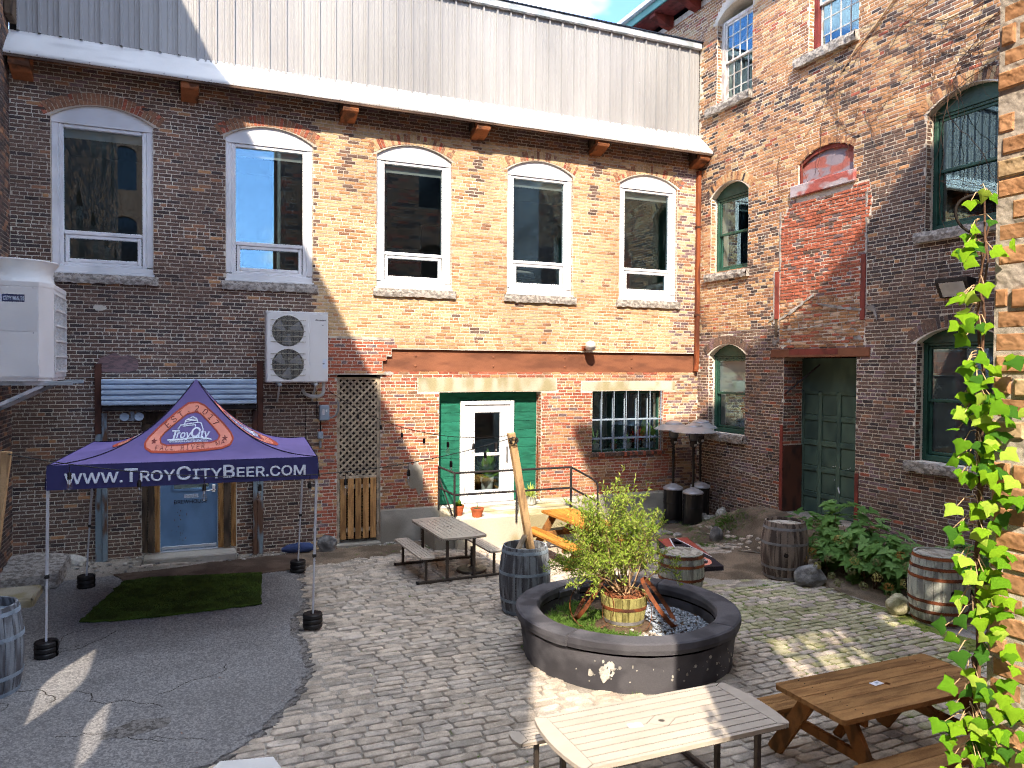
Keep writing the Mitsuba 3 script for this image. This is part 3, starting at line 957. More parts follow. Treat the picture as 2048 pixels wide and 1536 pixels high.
def mill_colour(s, z):
    r = rng.random()
    n = N2(s, z, .7, 31)
    dark = .16 + 2.2 * (n - .5)
    if s < .55 and 6.8 < z < 10.6 or (-.2 < s < .7 and 6.6 < z < 7.9):
        dark += .45
    if 1.6 < s < 2.6 and 4.2 < z < 7.0:
        dark += .35
    if s > 4.5 and 4.0 < z < 7.4:
        dark = .74 + 1.2 * (n - .5)
        if r >= dark:
            return 'brick_umber' if rng.random() < .6 else 'brick_brown' if rng.random() < .7 else 'brick_orange'
    if z < 4.2:
        dark = .38 + 1.4 * (n - .5)
    if s > 2 and z > 7.3 or (s > .8 and z > 8):
        dark -= .12
    if r < dark:
        return 'brick_soot' if rng.random() < .35 else 'brick_dark' if rng.random() < .6 else 'brick_umber'
    r = rng.random()
    if z > 4.2:
        return 'brick_orange' if r < .55 else 'brick_tan' if r < .74 else 'brick_brown' if r < .96 else 'brick_red'
    return 'brick_umber' if r < .66 else 'brick_brown' if r < .76 else 'brick_red' if r < .79 else 'brick_purple'


pieces = []
for a, b, za, zb in lay_bricks(-4, 8.3, -.1, 11.7, noop, seed=23):
    c = ((a + b) / 2, (za + zb) / 2)
    if not view.contains(sg.Point(c)):
        continue
    # behind the back building's roof slope nothing is seen
    if c[0] < 0 and c[1] < 10.75 - c[0] * .24:
        continue
    col = mill_colour(*c)
    rot = .003 if c[1] < 1.6 and N2(*c, 1.2, 5) > .55 else 0
    pieces.append((far((0, -c[0], c[1])), lambda q, t=(a, b, za, zb, col), rot=rot: brick_piece(q, *t[:4], FR, OR, t[4], proud=.006 - rot * rng.random())))
for a, b, za, zb in lay_bricks(2.6, 4.8, 3.81, 6.72, [sg.box(0, 0, 9, 12).difference(infill), sg.box(4.56, 4.26, 4.68, 5.42), op_blk, arch_poly(blk[0], blk[1], 6.6, 6.95, 0)], joint=.018, seed=5):
    z = za
    r = rng.random()
    col = 'brick_bright' if r < .62 else 'brick_red' if r < .85 else 'brick_purple' if r < .93 else 'brick_dark'
    if z < 4.75:
        col = 'brick_orange' if r < .35 else 'brick_brown' if r < .7 else 'brick_bright' if r < .85 else 'brick_pale'
    pieces.append((far((0, -(a + b) / 2, za)), lambda q, t=(a, b, za, zb, col): brick_piece(q, *t[:4], FR, OR, t[4], proud=.012, jig=.005)))
for kk, v in WINS.items():
    if kk in 'AB':
        continue
    for q4 in voussoirs(v[0] - .09, v[1] + .09, v[3] - .01, v[4] + .015, .19):
        cc = np.mean(q4, axis=0)
        col = mill_colour(cc[0], cc[1])
        pieces.append((99, lambda q, q4=q4, c=col: vous_piece(q, q4, FR, OR, c)))
for q4 in voussoirs(blk[0], blk[1], blk[3], blk[4], .12):
    pieces.append((99, lambda q, q4=q4: vous_piece(q, q4, FR, OR, 'brick_orange' if rng.random() < .6 else 'brick_brown')))
# bricks of the doorway's left reveal (seen face-on from the yard): local x = +X depth, wall faces -Y
FJ = np.stack([(1, 0, 0), (0, 0, 1), (0, -1, 0)], 1).astype(float)
OJ = np.array([0.0, -2.73, 0.0])
for a, b, za, zb in lay_bricks(.0, .48, 1.92, 3.6, [], seed=8):
    col = 'brick_purple' if rng.random() < .3 else 'brick_red' if rng.random() < .5 else 'brick_dark'
    pieces.append((far((a, -2.73, za)), lambda q, t=(a, b, za, zb, col): brick_piece(q, *t[:4], FJ, OJ, t[4])))
for kk, v in WINS.items():
    for a, b, za, zb in lay_bricks(.004, .13, v[2], v[3], [], seed=61):
        col = mill_colour(v[0], za)
        pieces.append((150, lambda q, t=(a, b, za, zb, col), s0=v[0]: brick_piece(q, *t[:4], FJ, np.array([0, -s0, 0]), t[4], proud=.003)))
bricks_of(ML + '__wall', pieces)

# smears of mortar and plaster over the doorway
def smear(pts, w, p, h=.014):
    m = MB()
    ln = sg.LineString(pts)
    n = max(8, int(ln.length / .05))
    L, Rr = [], []
    for i in range(n + 1):
        t = i / n
        q, q2 = ln.interpolate(t, True), ln.interpolate(min(1, t + .01), True)
        ww = w * (.35 + 1.1 * rng.random()) * (1 - .4 * abs(2 * t - 1))
        L.append((q.x, q.y + ww)); Rr.append((q.x, q.y - ww * .8))
    m.poly(sg.Polygon(L + Rr[::-1]).buffer(0), 0, h, p, .5, FR)
    m.build(ML + '__mortar_patch', 'mat_rough')
smear([(2.62, 4.38), (2.95, 4.52), (3.3, 4.70), (3.5, 4.80)], .05, 'plaster', .03)
smear([(3.6, 4.62), (4.2, 4.50), (4.6, 4.45)], .028, 'plaster', .025)
smear([(4.68, 4.48), (4.86, 4.44), (4.92, 4.28)], .05, 'plaster', .03)
smear([(2.55, 4.16), (3.2, 4.19), (4.0, 4.24), (4.75, 4.30)], .018, 'mortar_white')
smear([(2.3, 4.35), (2.5, 4.48)], .05, 'concrete', .02)
smear([(2.2, 1.15), (1.2, 1.3)], .012, 'mortar_white', .008)
for a, z in ((2.48, 3.95), (2.62, 4.0), (2.72, 3.88), (4.1, 4.05), (4.24, 3.9), (4.4, 4.1), (4.5, 3.95), (2.9, 3.9)):
    pts = [(a + .09 * (.5 + rng.random()) * math.cos(t), z + .07 * (.5 + rng.random()) * math.sin(t)) for t in np.linspace(0, 2 * np.pi, 15)[:-1]]
    m = MB()
    m.poly(sg.Polygon(pts).buffer(0), 0, .010, 'mortar_white' if rng.random() < .6 else 'plaster', None, FR)
    m.build(ML + '__mortar_patch', 'mat_rough')
for z0, z1, s in ((5.36, 6.5, 2.60), (5.42, 6.55, 4.67), (4.3, 5.36, 2.455)):
    pts = [(s + .018 * (rng.random() + .4), z) for z in np.linspace(z0, z1, 16)] + [(s - .022 * (rng.random() + .4), z) for z in np.linspace(z1, z0, 16)]
    m = MB()
    m.poly(sg.Polygon(pts).buffer(0), 0, .016, 'plaster', .5, FR)
    m.build(ML + '__mortar_patch', 'mat_rough')


def granite_sill(key, s0, s1, z, h=.17, out=.1):
    m = MB()
    n = 18
    xs = np.linspace(s0, s1, n)
    R = np.random.default_rng(int(s0 * 31 + z * 7))
    V, F = [], []
    f, t = R.normal(0, .009, n), R.normal(0, .005, n)
    P = lambda i: [(xs[i], z, -.25), (xs[i], z - .01 + t[i], out + f[i]), (xs[i], z - h * .5, out + .012 + f[(i * 5) % n]), (xs[i], z - h + t[(i * 3) % n] * 1.6, out - .008 + f[(i * 3) % n]), (xs[i], z - h, -.05)]
    for i in range(n - 1):
        A, B = P(i), P(i + 1)
        for j in range(4):
            F.append(list(range(len(V), len(V) + 4)))
            V += [A[j], A[j + 1], B[j + 1], B[j]]
    for i, sgn in ((0, 1), (n - 1, -1)):
        A = P(i)
        q = [A[0], A[1], A[3], A[4]]
        F.append(list(range(len(V), len(V) + 4)))
        V += q[::-1] if sgn > 0 else q
    m.add(np.array(V) @ FR.T, F, 'granite', .5)
    m.build(key + '__sill', 'mat_rough')


def green_window(v, blind=None, bp='blind'):
    s0, s1, z0, zs, rise = v
    n = COUNT.get('~g', 0)
    COUNT['~g'] = n + 1
    k = ML + '__window' + (f'_{n:03d}' if n else '')
    m = MB()
    D = -.16
    zt = zs - .02
    m.poly(arch_poly(s0 + .003, s1 - .003, zt, zs, rise - .004), D - .05, D + .02, 'green_frame', .5, FR)
    for lo, hi in (((s0 + .003, z0 + .01), (s0 + .075, zt)), ((s1 - .075, z0 + .01), (s1 - .003, zt)), ((s0 + .076, zt - .05), (s1 - .076, zt)), ((s0 + .076, z0 + .01), (s1 - .076, z0 + .10))):
        m.box((*lo, D - .08), (*hi, D), 'green_frame', .5, .008, FR)
    m.build(k + '__frame', 'mat_satin')
    a, b = s0 + .08, s1 - .08
    zm = (z0 + zs) / 2 + .02
    for lo_z, hi_z, E in ((zm - .025, zt - .055, D - .02), (z0 + .105, zm + .025, D - .055)):
        m = MB()
        for lo, hi in (((a, lo_z), (a + .05, hi_z)), ((b - .05, lo_z), (b, hi_z)), ((a + .051, lo_z), (b - .051, lo_z + .05)), ((a + .051, hi_z - .045), (b - .051, hi_z))):
            m.box((*lo, E - .034), (*hi, E), 'green_frame', .6, .007, FR)
        m.build(k + '__sash', 'mat_satin')
        m = MB()
        x = -E + .02
        t = rng.uniform(-.002, .002)
        q = [(x, -a - .04, lo_z + .04), (x + t, -b + .04, lo_z + .04), (x + t, -b + .04, hi_z - .04), (x, -a - .04, hi_z - .04)]
        m.quad(*q, 'paper')
        m.build(k + '__pane', 'mat_pane')
    if blind:
        m = MB()
        m.box((a, blind, -.26), (b, zt, -.25), bp, .5, 0, FR)
        m.build(k + '__blind', 'mat_matte')
    granite_sill(k, s0 - .12, s1 + .06, z0)
    return k


def old_sash(v):
    """Third-floor sash with many small panes and peeling red reveals."""
    s0, s1, z0, zs, rise = v
    n = COUNT.get('~o', 0)
    COUNT['~o'] = n + 1
    k = ML + '__sash_window' + (f'_{n:03d}' if n else '')
    D = -.12
    m = MB()
    for lo, hi in (((s0 + .003, z0), (s0 + .11, zs)), ((s1 - .11, z0), (s1 - .003, zs)), ((s0 + .112, zs - .08), (s1 - .112, zs))):
        m.box((*lo, D - .1), (*hi, D), 'sash_red' if n else 'sash_white', .5, .008, FR)
    m.build(k + '__frame', 'mat_rough')
    a, b, zm = s0 + .115, s1 - .115, (z0 + zs) / 2
    for lo_z, hi_z, E in ((zm - .02, zs - .085, D - .02), (z0 + .01, zm + .02, D - .06)):
        m = MB()
        for lo, hi in (((a, lo_z), (a + .045, hi_z)), ((b - .045, lo_z), (b, hi_z)), ((a + .046, lo_z), (b - .046, lo_z + .045)), ((a + .046, hi_z - .04), (b - .046, hi_z))):
            m.box((*lo, E - .035), (*hi, E), 'sash_white', .5, .005, FR)
        m.build(k + '__sash', 'mat_matte')
        m = MB()
        for i in range(1, 4):
            x = a + (b - a) * i / 4
            m.box((x - .012, lo_z + .046, E - .028), (x + .012, hi_z - .041, E - .004), 'sash_white', None, .003, FR)
        for i in range(1, 3):
            z = lo_z + (hi_z - lo_z) * i / 3
            for j in range(4):
                m.box((a + (b - a) * j / 4 + .013, z - .011, E - .027), (a + (b - a) * (j + 1) / 4 - .013, z + .011, E - .005), 'sash_white', None, .003, FR)
        m.build(k + '__glazing_bars', 'mat_matte')
        for i in range(4):
            for j in range(3):
                za, zb = lo_z + (hi_z - lo_z) * j / 3, lo_z + (hi_z - lo_z) * (j + 1) / 3
                xa, xb = a + (b - a) * i / 4, a + (b - a) * (i + 1) / 4
                t = rng.uniform(-.004, .004, 2)
                X = -E + .016
                m = MB()
                m.quad((X + t[0], -xa - .005, za + .006), (X + t[1], -xb + .005, za + .006), (X + t[1], -xb + .005, zb - .006), (X + t[0], -xa - .005, zb - .006), 'paper')
                m.build(k + '__pane', 'mat_pane')
    m = MB()
    m.beam((-D + .10, -a - .05, zm + .1), (-D + .10, -b + .05, zs - .3), .02, .03, 'sash_white', None, .003)
    m.build(k + '__brace', 'mat_matte')
    granite_sill(k, s0 - .28, s1 + .03, z0, .18, .12)


old_sash(WINS['A']); old_sash(WINS['B'])
green_window(WINS['C']); green_window(WINS['D']); green_window(WINS['E'], 2.85); green_window(WINS['F'], 1.99, 'screen')
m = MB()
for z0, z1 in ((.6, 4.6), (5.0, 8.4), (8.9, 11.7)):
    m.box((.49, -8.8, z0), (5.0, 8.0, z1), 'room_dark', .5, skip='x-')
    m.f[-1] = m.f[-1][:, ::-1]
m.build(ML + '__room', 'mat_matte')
m = MB()
m.box((1.2, -1.5, 5.0), (1.3, -.9, 7.4), 'room_pale', .5)
m.box((1.0, -1.6, 1.0), (1.06, -.3, 2.4), 'timber_raw', .5)
m.build(ML + '__fittings', 'mat_matte')

# blocked-up window with painted sheet metal
m = MB()
m.poly(op_blk.buffer(-.004), -.10, -.075, 'panel_blue', .5, FR)
m.build(ML + '__blocked_panel', 'mat_cast')
m = MB()
m.poly(op_blk.buffer(-.004).difference(sg.box(3.09, 6, 4.32, 7.30).union(arch_poly(3.09, 4.32, 6, 7.28, .18))), -.074, -.03, 'red_iron', .5, FR)
m.build(ML + '__blocked_frame', 'mat_matte')
m = MB()
m.box((2.90, 6.71, -.05), (4.43, 6.93, .07), 'panel_red', .3, .012, FR)
m.build(ML + '__sill_flashing', 'mat_cast')
# iron channels and lintel
m = MB(); m.box((2.47, 4.40, -.02), (2.58, 5.34, .022), 'red_iron', .5, .004, FR); m.build(ML + '__channel', 'mat_cast')
m = MB(); m.box((2.475, 4.05, -.02), (2.55, 4.395, .014), 'timber_old', .5, .004, FR); m.build(ML + '__channel', 'mat_cast')
m = MB(); m.box((4.565, 4.27, -.02), (4.665, 5.41, .024), 'red_iron', .2, .004, FR); m.build(ML + '__channel', 'mat_cast')
m = MB(); m.box((2.38, 3.635, -.4), (4.79, 3.795, .028), 'rust_beam', .5, .006, FR); m.poly(sg.box(2.9, 3.68, 4.1, 3.79), .028, .0305, 'red_iron', .3, FR); m.build(ML + '__lintel', 'mat_cast')
# iron plate and edge of the left jamb, edge of the right jamb
m = MB()
m.box((.0, -2.752, .48), (.50, -2.732, 1.9), 'rust_dark', .5, .003)
m.box((-.022, -2.745, .46), (-.002, -2.665, 2.3), 'red_iron', .5, .003)
m.build(ML + '__jamb_plate', 'mat_cast')
m = MB(); m.box((4.505, .46, -.1), (4.585, 1.58, .02), 'red_iron', .4, .004, FR); m.build(ML + '__jamb_plate', 'mat_cast')
m = MB(); m.beam((.02, -2.76, 2.92), (.42, -3.25, 3.50), .03, .03, 'black_iron'); m.build(ML + '__brace', 'mat_cast')
# recessed panelled door
m = MB()
m.box((.515, -4.5, .40), (.56, -2.73, 2.98), 'green_door', .5)
m.build(ML + '__door', 'mat_matte')
ss = [2.74, 3.20, 3.66, 4.10, 4.50]
zz = [.42, .95, 1.46, 1.97, 2.46, 2.97]
m = MB()
for s in ss:
    w = .045
    m.box((.485, -s - w, .42), (.514, -s + w, 2.97), 'green_door', .4, .006)
for z in zz:
    for i in range(4):
        m.box((.485, -ss[i + 1] + .046, z - .05), (.514, -ss[i] - .046, z + .05), 'green_door', .6, .006)
m.build(ML + '__door__rails', 'mat_matte')
for i in range(4):
    for j in range(5):
        m = MB()
        m.box((.505, -ss[i + 1] + .06, zz[j] + .065), (.5145, -ss[i] - .06, zz[j + 1] - .065), 'green_door', None, .006)
        m.build(ML + '__door__panel', 'mat_matte')
m = MB()
for s, z in ((3.55, 1.55), (3.6, 1.56), (3.7, 1.56), (3.95, 1.57), (3.58, 1.3), (3.9, 1.54)):
    m.box((.4835, -s - .008, z), (.4845, -s + .008, z + .016), 'paper')
m.poly(sg.Polygon([(3.66, 1.17), (3.69, 1.19), (3.72, 1.08), (3.70, 1.06)]), -.4845, -.4835, 'paper', .5, FR)
m.build(ML + '__door__paint_spots', 'mat_matte')
m = MB()  # sagging sheet over the door
V, F = [], []
ny, nz = 22, 8
for i in range(ny):
    for j in range(nz):
        s, z = 2.74 + 1.75 * i / (ny - 1), 2.98 + .64 * j / (nz - 1)
        V.append((.50 - .05 * meshkit.fbm(np.array([s * 5, z * 1.2, 3.]), 3, 9), -s, z))
F = [[i * nz + j, (i + 1) * nz + j, (i + 1) * nz + j + 1, i * nz + j + 1] for i in range(ny - 1) for j in range(nz - 1)]
m.add(V, F, 'green_door', .9)
m.build(ML + '__transom_sheet', 'mat_matte')
# eave seen against the sky
m = MB()
for lo, hi, p in (((-.62, -12, 11.90), (-.58, 9, 12.08), 'fascia_green'), ((-.72, -12, 12.085), (-.56, 9, 12.20), 'white_paint'), ((-.575, -12, 11.89), (.0, 9, 11.93), 'sash_red')):
    m.box(lo, hi, p, .5, .01)
m.box((-.60, -12, 12.21), (9, 9, 12.3), 'roof_dark', .5)
m.box((.5, -12.2, 11.78), (9, 9, 12.2), 'room_dark', .5)
m.build(ML + '__eave', 'mat_satin')
for y in np.arange(-3.0, 4.6, 1.05):
    m = MB()
    m.poly(sg.Polygon([(0, 11.62), (.2, 11.66), (.42, 11.78), (.55, 11.80), (.55, 11.88), (0, 11.88)]), -.11, .11, 'red_iron', None, np.stack([(-1, 0, 0), (0, 0, 1), (0, 1, 0)], 1), (0, y, 0))
    m.build(ML + '__rafter', 'mat_matte')
m = MB()
m.box((.4, -12.2, -.4), (9, 9, -.3), 'room_dark', .5)
m.box((8.9, -12.2, -.3), (9, 9, 11.78), 'brick_brown', .5)
m.box((.0, -12.2, -.3), (8.9, -12.1, 11.78), 'brick_brown', .5)
m.box((.0, 8.9, -.3), (8.9, 9, 11.78), 'brick_brown', .5)
m.build(ML + '__shell', 'mat_matte')

# ------------------------------------------------------------------ the building on the left edge
LB = thing('brick_building', 'dark brick side wall at the far left edge behind the big cooling unit', 'building')
m = MB()
lw = sg.box(-19.2, -.4, 0, 13.45)
lops = [arch_poly(y, y + 1.2, z, z + 2.1, .25) for y in (-17.6, -14.6, -11.6, -8.6, -5.6) for z in (1.6, 5.6, 9.6)]
sun_holes = [sg.box(-8.95, 2.65, -7.75, 3.55).buffer(.36), sg.box(-11.2, 3.68, -9.95, 4.15).buffer(.32)]  # made-up glazed openings, added to throw sun patches on the asphalt
lops = [o for o in lops if not any(o.buffer(.3).intersects(q) for q in sun_holes)]
for op in lops + sun_holes:
    lw = lw.difference(op)
m.poly(lw, -.4, 0, 'mortar_dark', .5, FL, (-13.4, 0, 0))
m.build(LB + '__wall', 'mat_rough')
pieces = []
for a, b, za, zb in lay_bricks(-2.2, -.0, 0, 9.4, [], seed=41):
    c = 'brick_soot' if rng.random() < .45 else 'brick_dark' if rng.random() < .7 else 'brick_brown'
    pieces.append((far((-13.4, a, za)), lambda q, t=(a, b, za, zb, c): brick_piece(q, *t[:4], FL, np.array([-13.4, 0, 0]), t[4])))
for a, b, za, zb in lay_bricks(-19.2, -2.2, 0, 13.4, lops + sun_holes, course=.13, length=.42, joint=.016, seed=42):
    c = 'brick_soot' if rng.random() < .3 else 'brick_dark' if rng.random() < .4 else 'brick_brown'
    pieces.append((200, lambda q, t=(a, b, za, zb, c): brick_piece(q, *t[:4], FL, np.array([-13.4, 0, 0]), t[4])))
bricks_of(LB + '__wall', pieces)
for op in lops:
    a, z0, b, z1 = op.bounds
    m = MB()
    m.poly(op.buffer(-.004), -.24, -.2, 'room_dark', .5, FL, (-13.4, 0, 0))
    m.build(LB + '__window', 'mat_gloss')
m = MB()
m.box((-13.75, -19.6, 13.46), (-13.0, .2, 13.87), 'timber_old', .5, .02)
m.box((-24, -17.6, 13.5), (-13.74, .2, 13.86), 'roof_dark', .5)
m.box((-16.9, -19.6, 13.5), (-13.74, -17.601, 13.86), 'roof_dark', .5)  # roof left open beside this piece, an invented gap for the sun beam
m.box((-24, -19.6, 13.5), (-20.2, -17.601, 13.86), 'roof_dark', .5)
m.build(LB + '__eave', 'mat_matte')
m = MB()
m.box((-24, -19.2, -.3), (-13.81, -19.0, 11.5), 'brick_brown', .5)
m.box((-16.9, -19.2, 11.501), (-13.81, -19.0, 13.45), 'brick_brown', .5)  # end wall left open beside this piece, made up to admit the sun
m.box((-24, -19.2, 11.501), (-20.2, -19.0, 13.45), 'brick_brown', .5)
m.box((-24, -.2, -.3), (-13.81, 0, 13.45), 'brick_brown', .5)
m.box((-24, -18.9, -.3), (-23.8, -.3, 13.45), 'brick_brown', .5)
m.build(LB + '__shell', 'mat_matte')
m = MB()  # dark old timber at the head of the wall
m.box((-13.395, -.40, 8.8), (-13.28, -.02, 10.6), 'timber_old', .5, .02)
m.build(LB + '__post', 'mat_rough')

# ------------------------------------------------------------------ the building whose corner is the brick pier on the right
CX0, CY0 = -8.615, -12.83
CB = thing('brick_building', 'sunlit brick pier at the right edge, the near corner of an ivy clad building', 'building')
m = MB()
pw = sg.box(0, -.4, 5.7, 13.1)
m.poly(pw.difference(sg.box(2.3, 6.9, 5.5, 12.0)), -.45, 0, 'mortar', .5, FW, (CX0, CY0, 0))  # made-up opening that leads the sun through this building
# face towards the yard
FN = np.stack([(-1, 0, 0), (0, 0, 1), (0, 1, 0)], 1).astype(float)
nw = sg.box(-17, -.4, 0, 12.9)
nops = [arch_poly(-x - 1.1, -x, z, z + 2.2, .25) for x in (1.0, 3.4, 5.8, 8.2) for z in (1.6, 5.6, 9.4) if not (z == 5.6 and x < 5)]
sun_openings = [sg.box(-3.1, 4.68, -1.3, 6.1), sg.box(-4.3, 5.45, -3.35, 6.25)]  # made-up windows, added to let sun through onto the right-hand cobbles
for op in nops + sun_openings:
    nw = nw.difference(op)
m.poly(nw, -.45, 0, 'mortar_dark', .5, FN, (CX0, CY0, 0))
m.build(CB + '__wall', 'mat_rough')
pieces = []
for a, b, za, zb in lay_bricks(0, 3.6, .6, 6.6, [], course=.0635, length=.213, joint=.014, header=4, seed=77):
    r = rng.random()
    c = 'brick_tan' if r < .12 else 'brick_orange'
    pieces.append((far((CX0, CY0 - (a + b) / 2, za)), lambda q, t=(a, b, za, zb, c): brick_piece(q, *t[:4], FW, np.array([CX0, CY0, 0]), t[4], proud=.005, jig=.004)))
for a, b, za, zb in lay_bricks(-9, 0, 0, 12.8, nops + sun_openings, course=.13, length=.42, joint=.016, seed=78):
    c = 'brick_brown' if rng.random() < .6 else 'brick_dark' if rng.random() < .5 else 'brick_red'
    pieces.append((200, lambda q, t=(a, b, za, zb, c): brick_piece(q, *t[:4], FN, np.array([CX0, CY0, 0]), t[4])))
bricks_of(CB + '__wall', pieces)
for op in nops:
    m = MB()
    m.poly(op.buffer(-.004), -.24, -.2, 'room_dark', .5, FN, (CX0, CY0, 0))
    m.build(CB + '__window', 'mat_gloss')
m = MB()
m.box((-9.3, -18.9, 13.75), (-5.25, -12.3, 14.12), 'timber_old', .5, .02)
m.box((-8.5, -18.5, 13.0), (-5.3, -13.3, 13.749), 'brick_brown', .5)
m.poly(sg.Polygon([(-5.249, 13.0), (-5.249, 14.1), (-4.5, 13.3), (9, 13.3), (9, 12.9), (-5.249, 12.9)]), 12.3, 18.8, 'timber_old', .4, np.stack([(1, 0, 0), (0, 0, 1), (0, -1, 0)], 1))
m.build(CB + '__eave', 'mat_matte')
m = MB()
m.poly(sg.box(-8.59, -.3, 8.4, 12.9).difference(sg.box(-8.13, 9.9, -6.8, 12.2)), 18.3, 18.52, 'brick_brown', .5, np.stack([(1, 0, 0), (0, 0, 1), (0, -1, 0)], 1))  # invented hole in the unseen back wall, for the same sun beam
m.box((8.2, -18.2, -.3), (8.4, -13.3, 12.9), 'brick_brown', .5)
m.build(CB + '__shell', 'mat_matte')

for op, M_, o_ in [(q, FN, (CX0, CY0, 0)) for q in sun_openings] + [(sg.box(2.3, 6.9, 5.5, 12.0), FW, (CX0, CY0, 0))] + [(q, FL, (-13.4, 0, 0)) for q in sun_holes]:
    host = LB if M_ is FL else CB
    a, z0, b, z1 = op.bounds
    m = MB()
    m.poly(op, -.2, -.2, 'paper', .5, M_, o_)
    m.build(host + '__window__pane', 'mat_clear_pane')  # added pane, dims the sun passing through the made-up openings
    m = MB()
    for i in range(1, 3):
        x = a + (b - a) * i / 3
        m.box((x - .03, z0, -.24), (x + .03, z1, -.17), 'green_frame', .5, 0, M_, o_)
    m.box((a, (z0 + z1) / 2 - .025, -.235), (b, (z0 + z1) / 2 + .025, -.175), 'green_frame', .5, 0, M_, o_)
    if M_ is not FL:
        m.build(host + '__window__added_bars', 'mat_satin')

# ------------------------------------------------------------------ across the street behind the viewer, seen in the window glass
SB = thing('brick_building', 'brick mill across the street behind the viewer, seen only in the window glass', 'building')
FS = np.stack([(-1, 0, 0), (0, 0, 1), (0, 1, 0)], 1).astype(float)
sw = sg.box(12.5, -.4, 34, 19)
sops = [arch_poly(x, x + 1.3, z, z + 2.2, .3) for x in np.arange(13.6, 33, 2.7) for z in (1.5, 5.5, 9.5, 13.5)]
for op in sops:
    sw = sw.difference(op)
m = MB()
m.poly(sw, -.4, 0, 'brick_brown', .4, FS, (0, -34, 0))
m.build(SB + '__wall', 'mat_rough')
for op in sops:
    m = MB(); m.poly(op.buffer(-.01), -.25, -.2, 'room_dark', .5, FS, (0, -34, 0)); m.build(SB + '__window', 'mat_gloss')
m = MB(); m.box((-34.4, -46, 19.001), (-12.1, -33.6, 19.3), 'roof_dark', .5); m.box((-34, -46, -.3), (-12.5, -34.41, 18.99), 'brick_brown', .5); m.build(SB + '__roof', 'mat_matte')
# ------------------------------------------------------------------ the ground
def ground_z(x, y):
    """Gentle rises towards the walls; flat in the middle."""
    x, y = np.asarray(x, float), np.asarray(y, float)
    sm = lambda a, b, v: np.clip((v - a) / (b - a), 0, 1) ** 2 * (3 - 2 * np.clip((v - a) / (b - a), 0, 1))
    z = .13 * sm(-9.2, -11.6, x) * sm(-1.1, -.1, y)
    z = z + .48 * sm(-1.15, -.15, x) * sm(-.6, -2.4, y)
    z = z + .12 * sm(-1.6, -.2, x) * sm(-.2, -1.6, y)
    return z


structure('ground')
m = MB()
n = 150
xs = np.concatenate([[-300, -120, -50, -30], np.linspace(-20, 6, n), [20, 60, 300]])
ys = np.concatenate([[-300, -120, -50, -32], np.linspace(-24, 2, n), [20, 60, 300]])
X, Y = np.meshgrid(xs, ys, indexing='ij')
Z = ground_z(X, Y) + .02 * (meshkit.fbm(np.stack([X * .8, Y * .8, X * 0], -1), 4, 3) - .5) - .012
q = len(ys)
F = [[i * q + j, (i + 1) * q + j, (i + 1) * q + j + 1, i * q + j + 1] for i in range(len(xs) - 1) for j in range(q - 1)]
m.add(np.stack([X, Y, Z], -1).reshape(-1, 3), F, 'bed', .5)
m.build('ground', 'mat_rough')

R3 = np.random.default_rng(303)


def ragged(pts, step=.12, amp=.03, seed=0):
    R = np.random.default_rng(seed)
    ln = sg.LineString([*pts, pts[0]])
    n = int(ln.length / step)
    out = []
    for i in range(n):
        q = ln.interpolate(i / n, True)
        out.append((q.x + R.normal(0, amp), q.y + R.normal(0, amp)))
    return sg.Polygon(out).buffer(0)


# worn asphalt apron on the left, its broken edge a few centimetres thick
edge = [(-9.14, -1.5), (-9.2, -2.4), (-9.30, -3.4), (-9.52, -3.9), (-9.60, -4.5), (-9.56, -5.06), (-9.62, -5.82), (-9.8, -6.40), (-10.08, -6.80), (-10.36, -7.26), (-10.7, -7.55), (-11.4, -7.95), (-12.6, -8.3)]
asph = ragged([*edge, (-13.4, -8.6), (-13.4, -.9), (-12.3, -.75), (-11.6, -.55), (-10.0, -.5), (-9.3, -.9)], .07, .022, 4)
structure('asphalt_pavement')
m = MB()
m.poly(asph, -.02, .026, 'asphalt', .5)
m.build('asphalt_pavement', 'mat_rough')
m = MB()
m.poly(ragged([(x + .09, y) for x, y in edge] + [(x - .08, y) for x, y in edge[::-1]], .05, .03, 9).difference(asph), -.02, .012, 'asphalt_edge', .5)
m.build('asphalt_pavement__crumbling_edge', 'mat_rough')
m = MB()
m.poly(ragged([(-11.5, -6.5), (-11.2, -6.38), (-10.95, -6.45), (-10.98, -6.62), (-11.3, -6.72), (-11.55, -6.66)], .06, .012, 3), .0262, .0302, 'asphalt_edge', .2)
m.build('asphalt_pavement__patch', 'mat_rough')

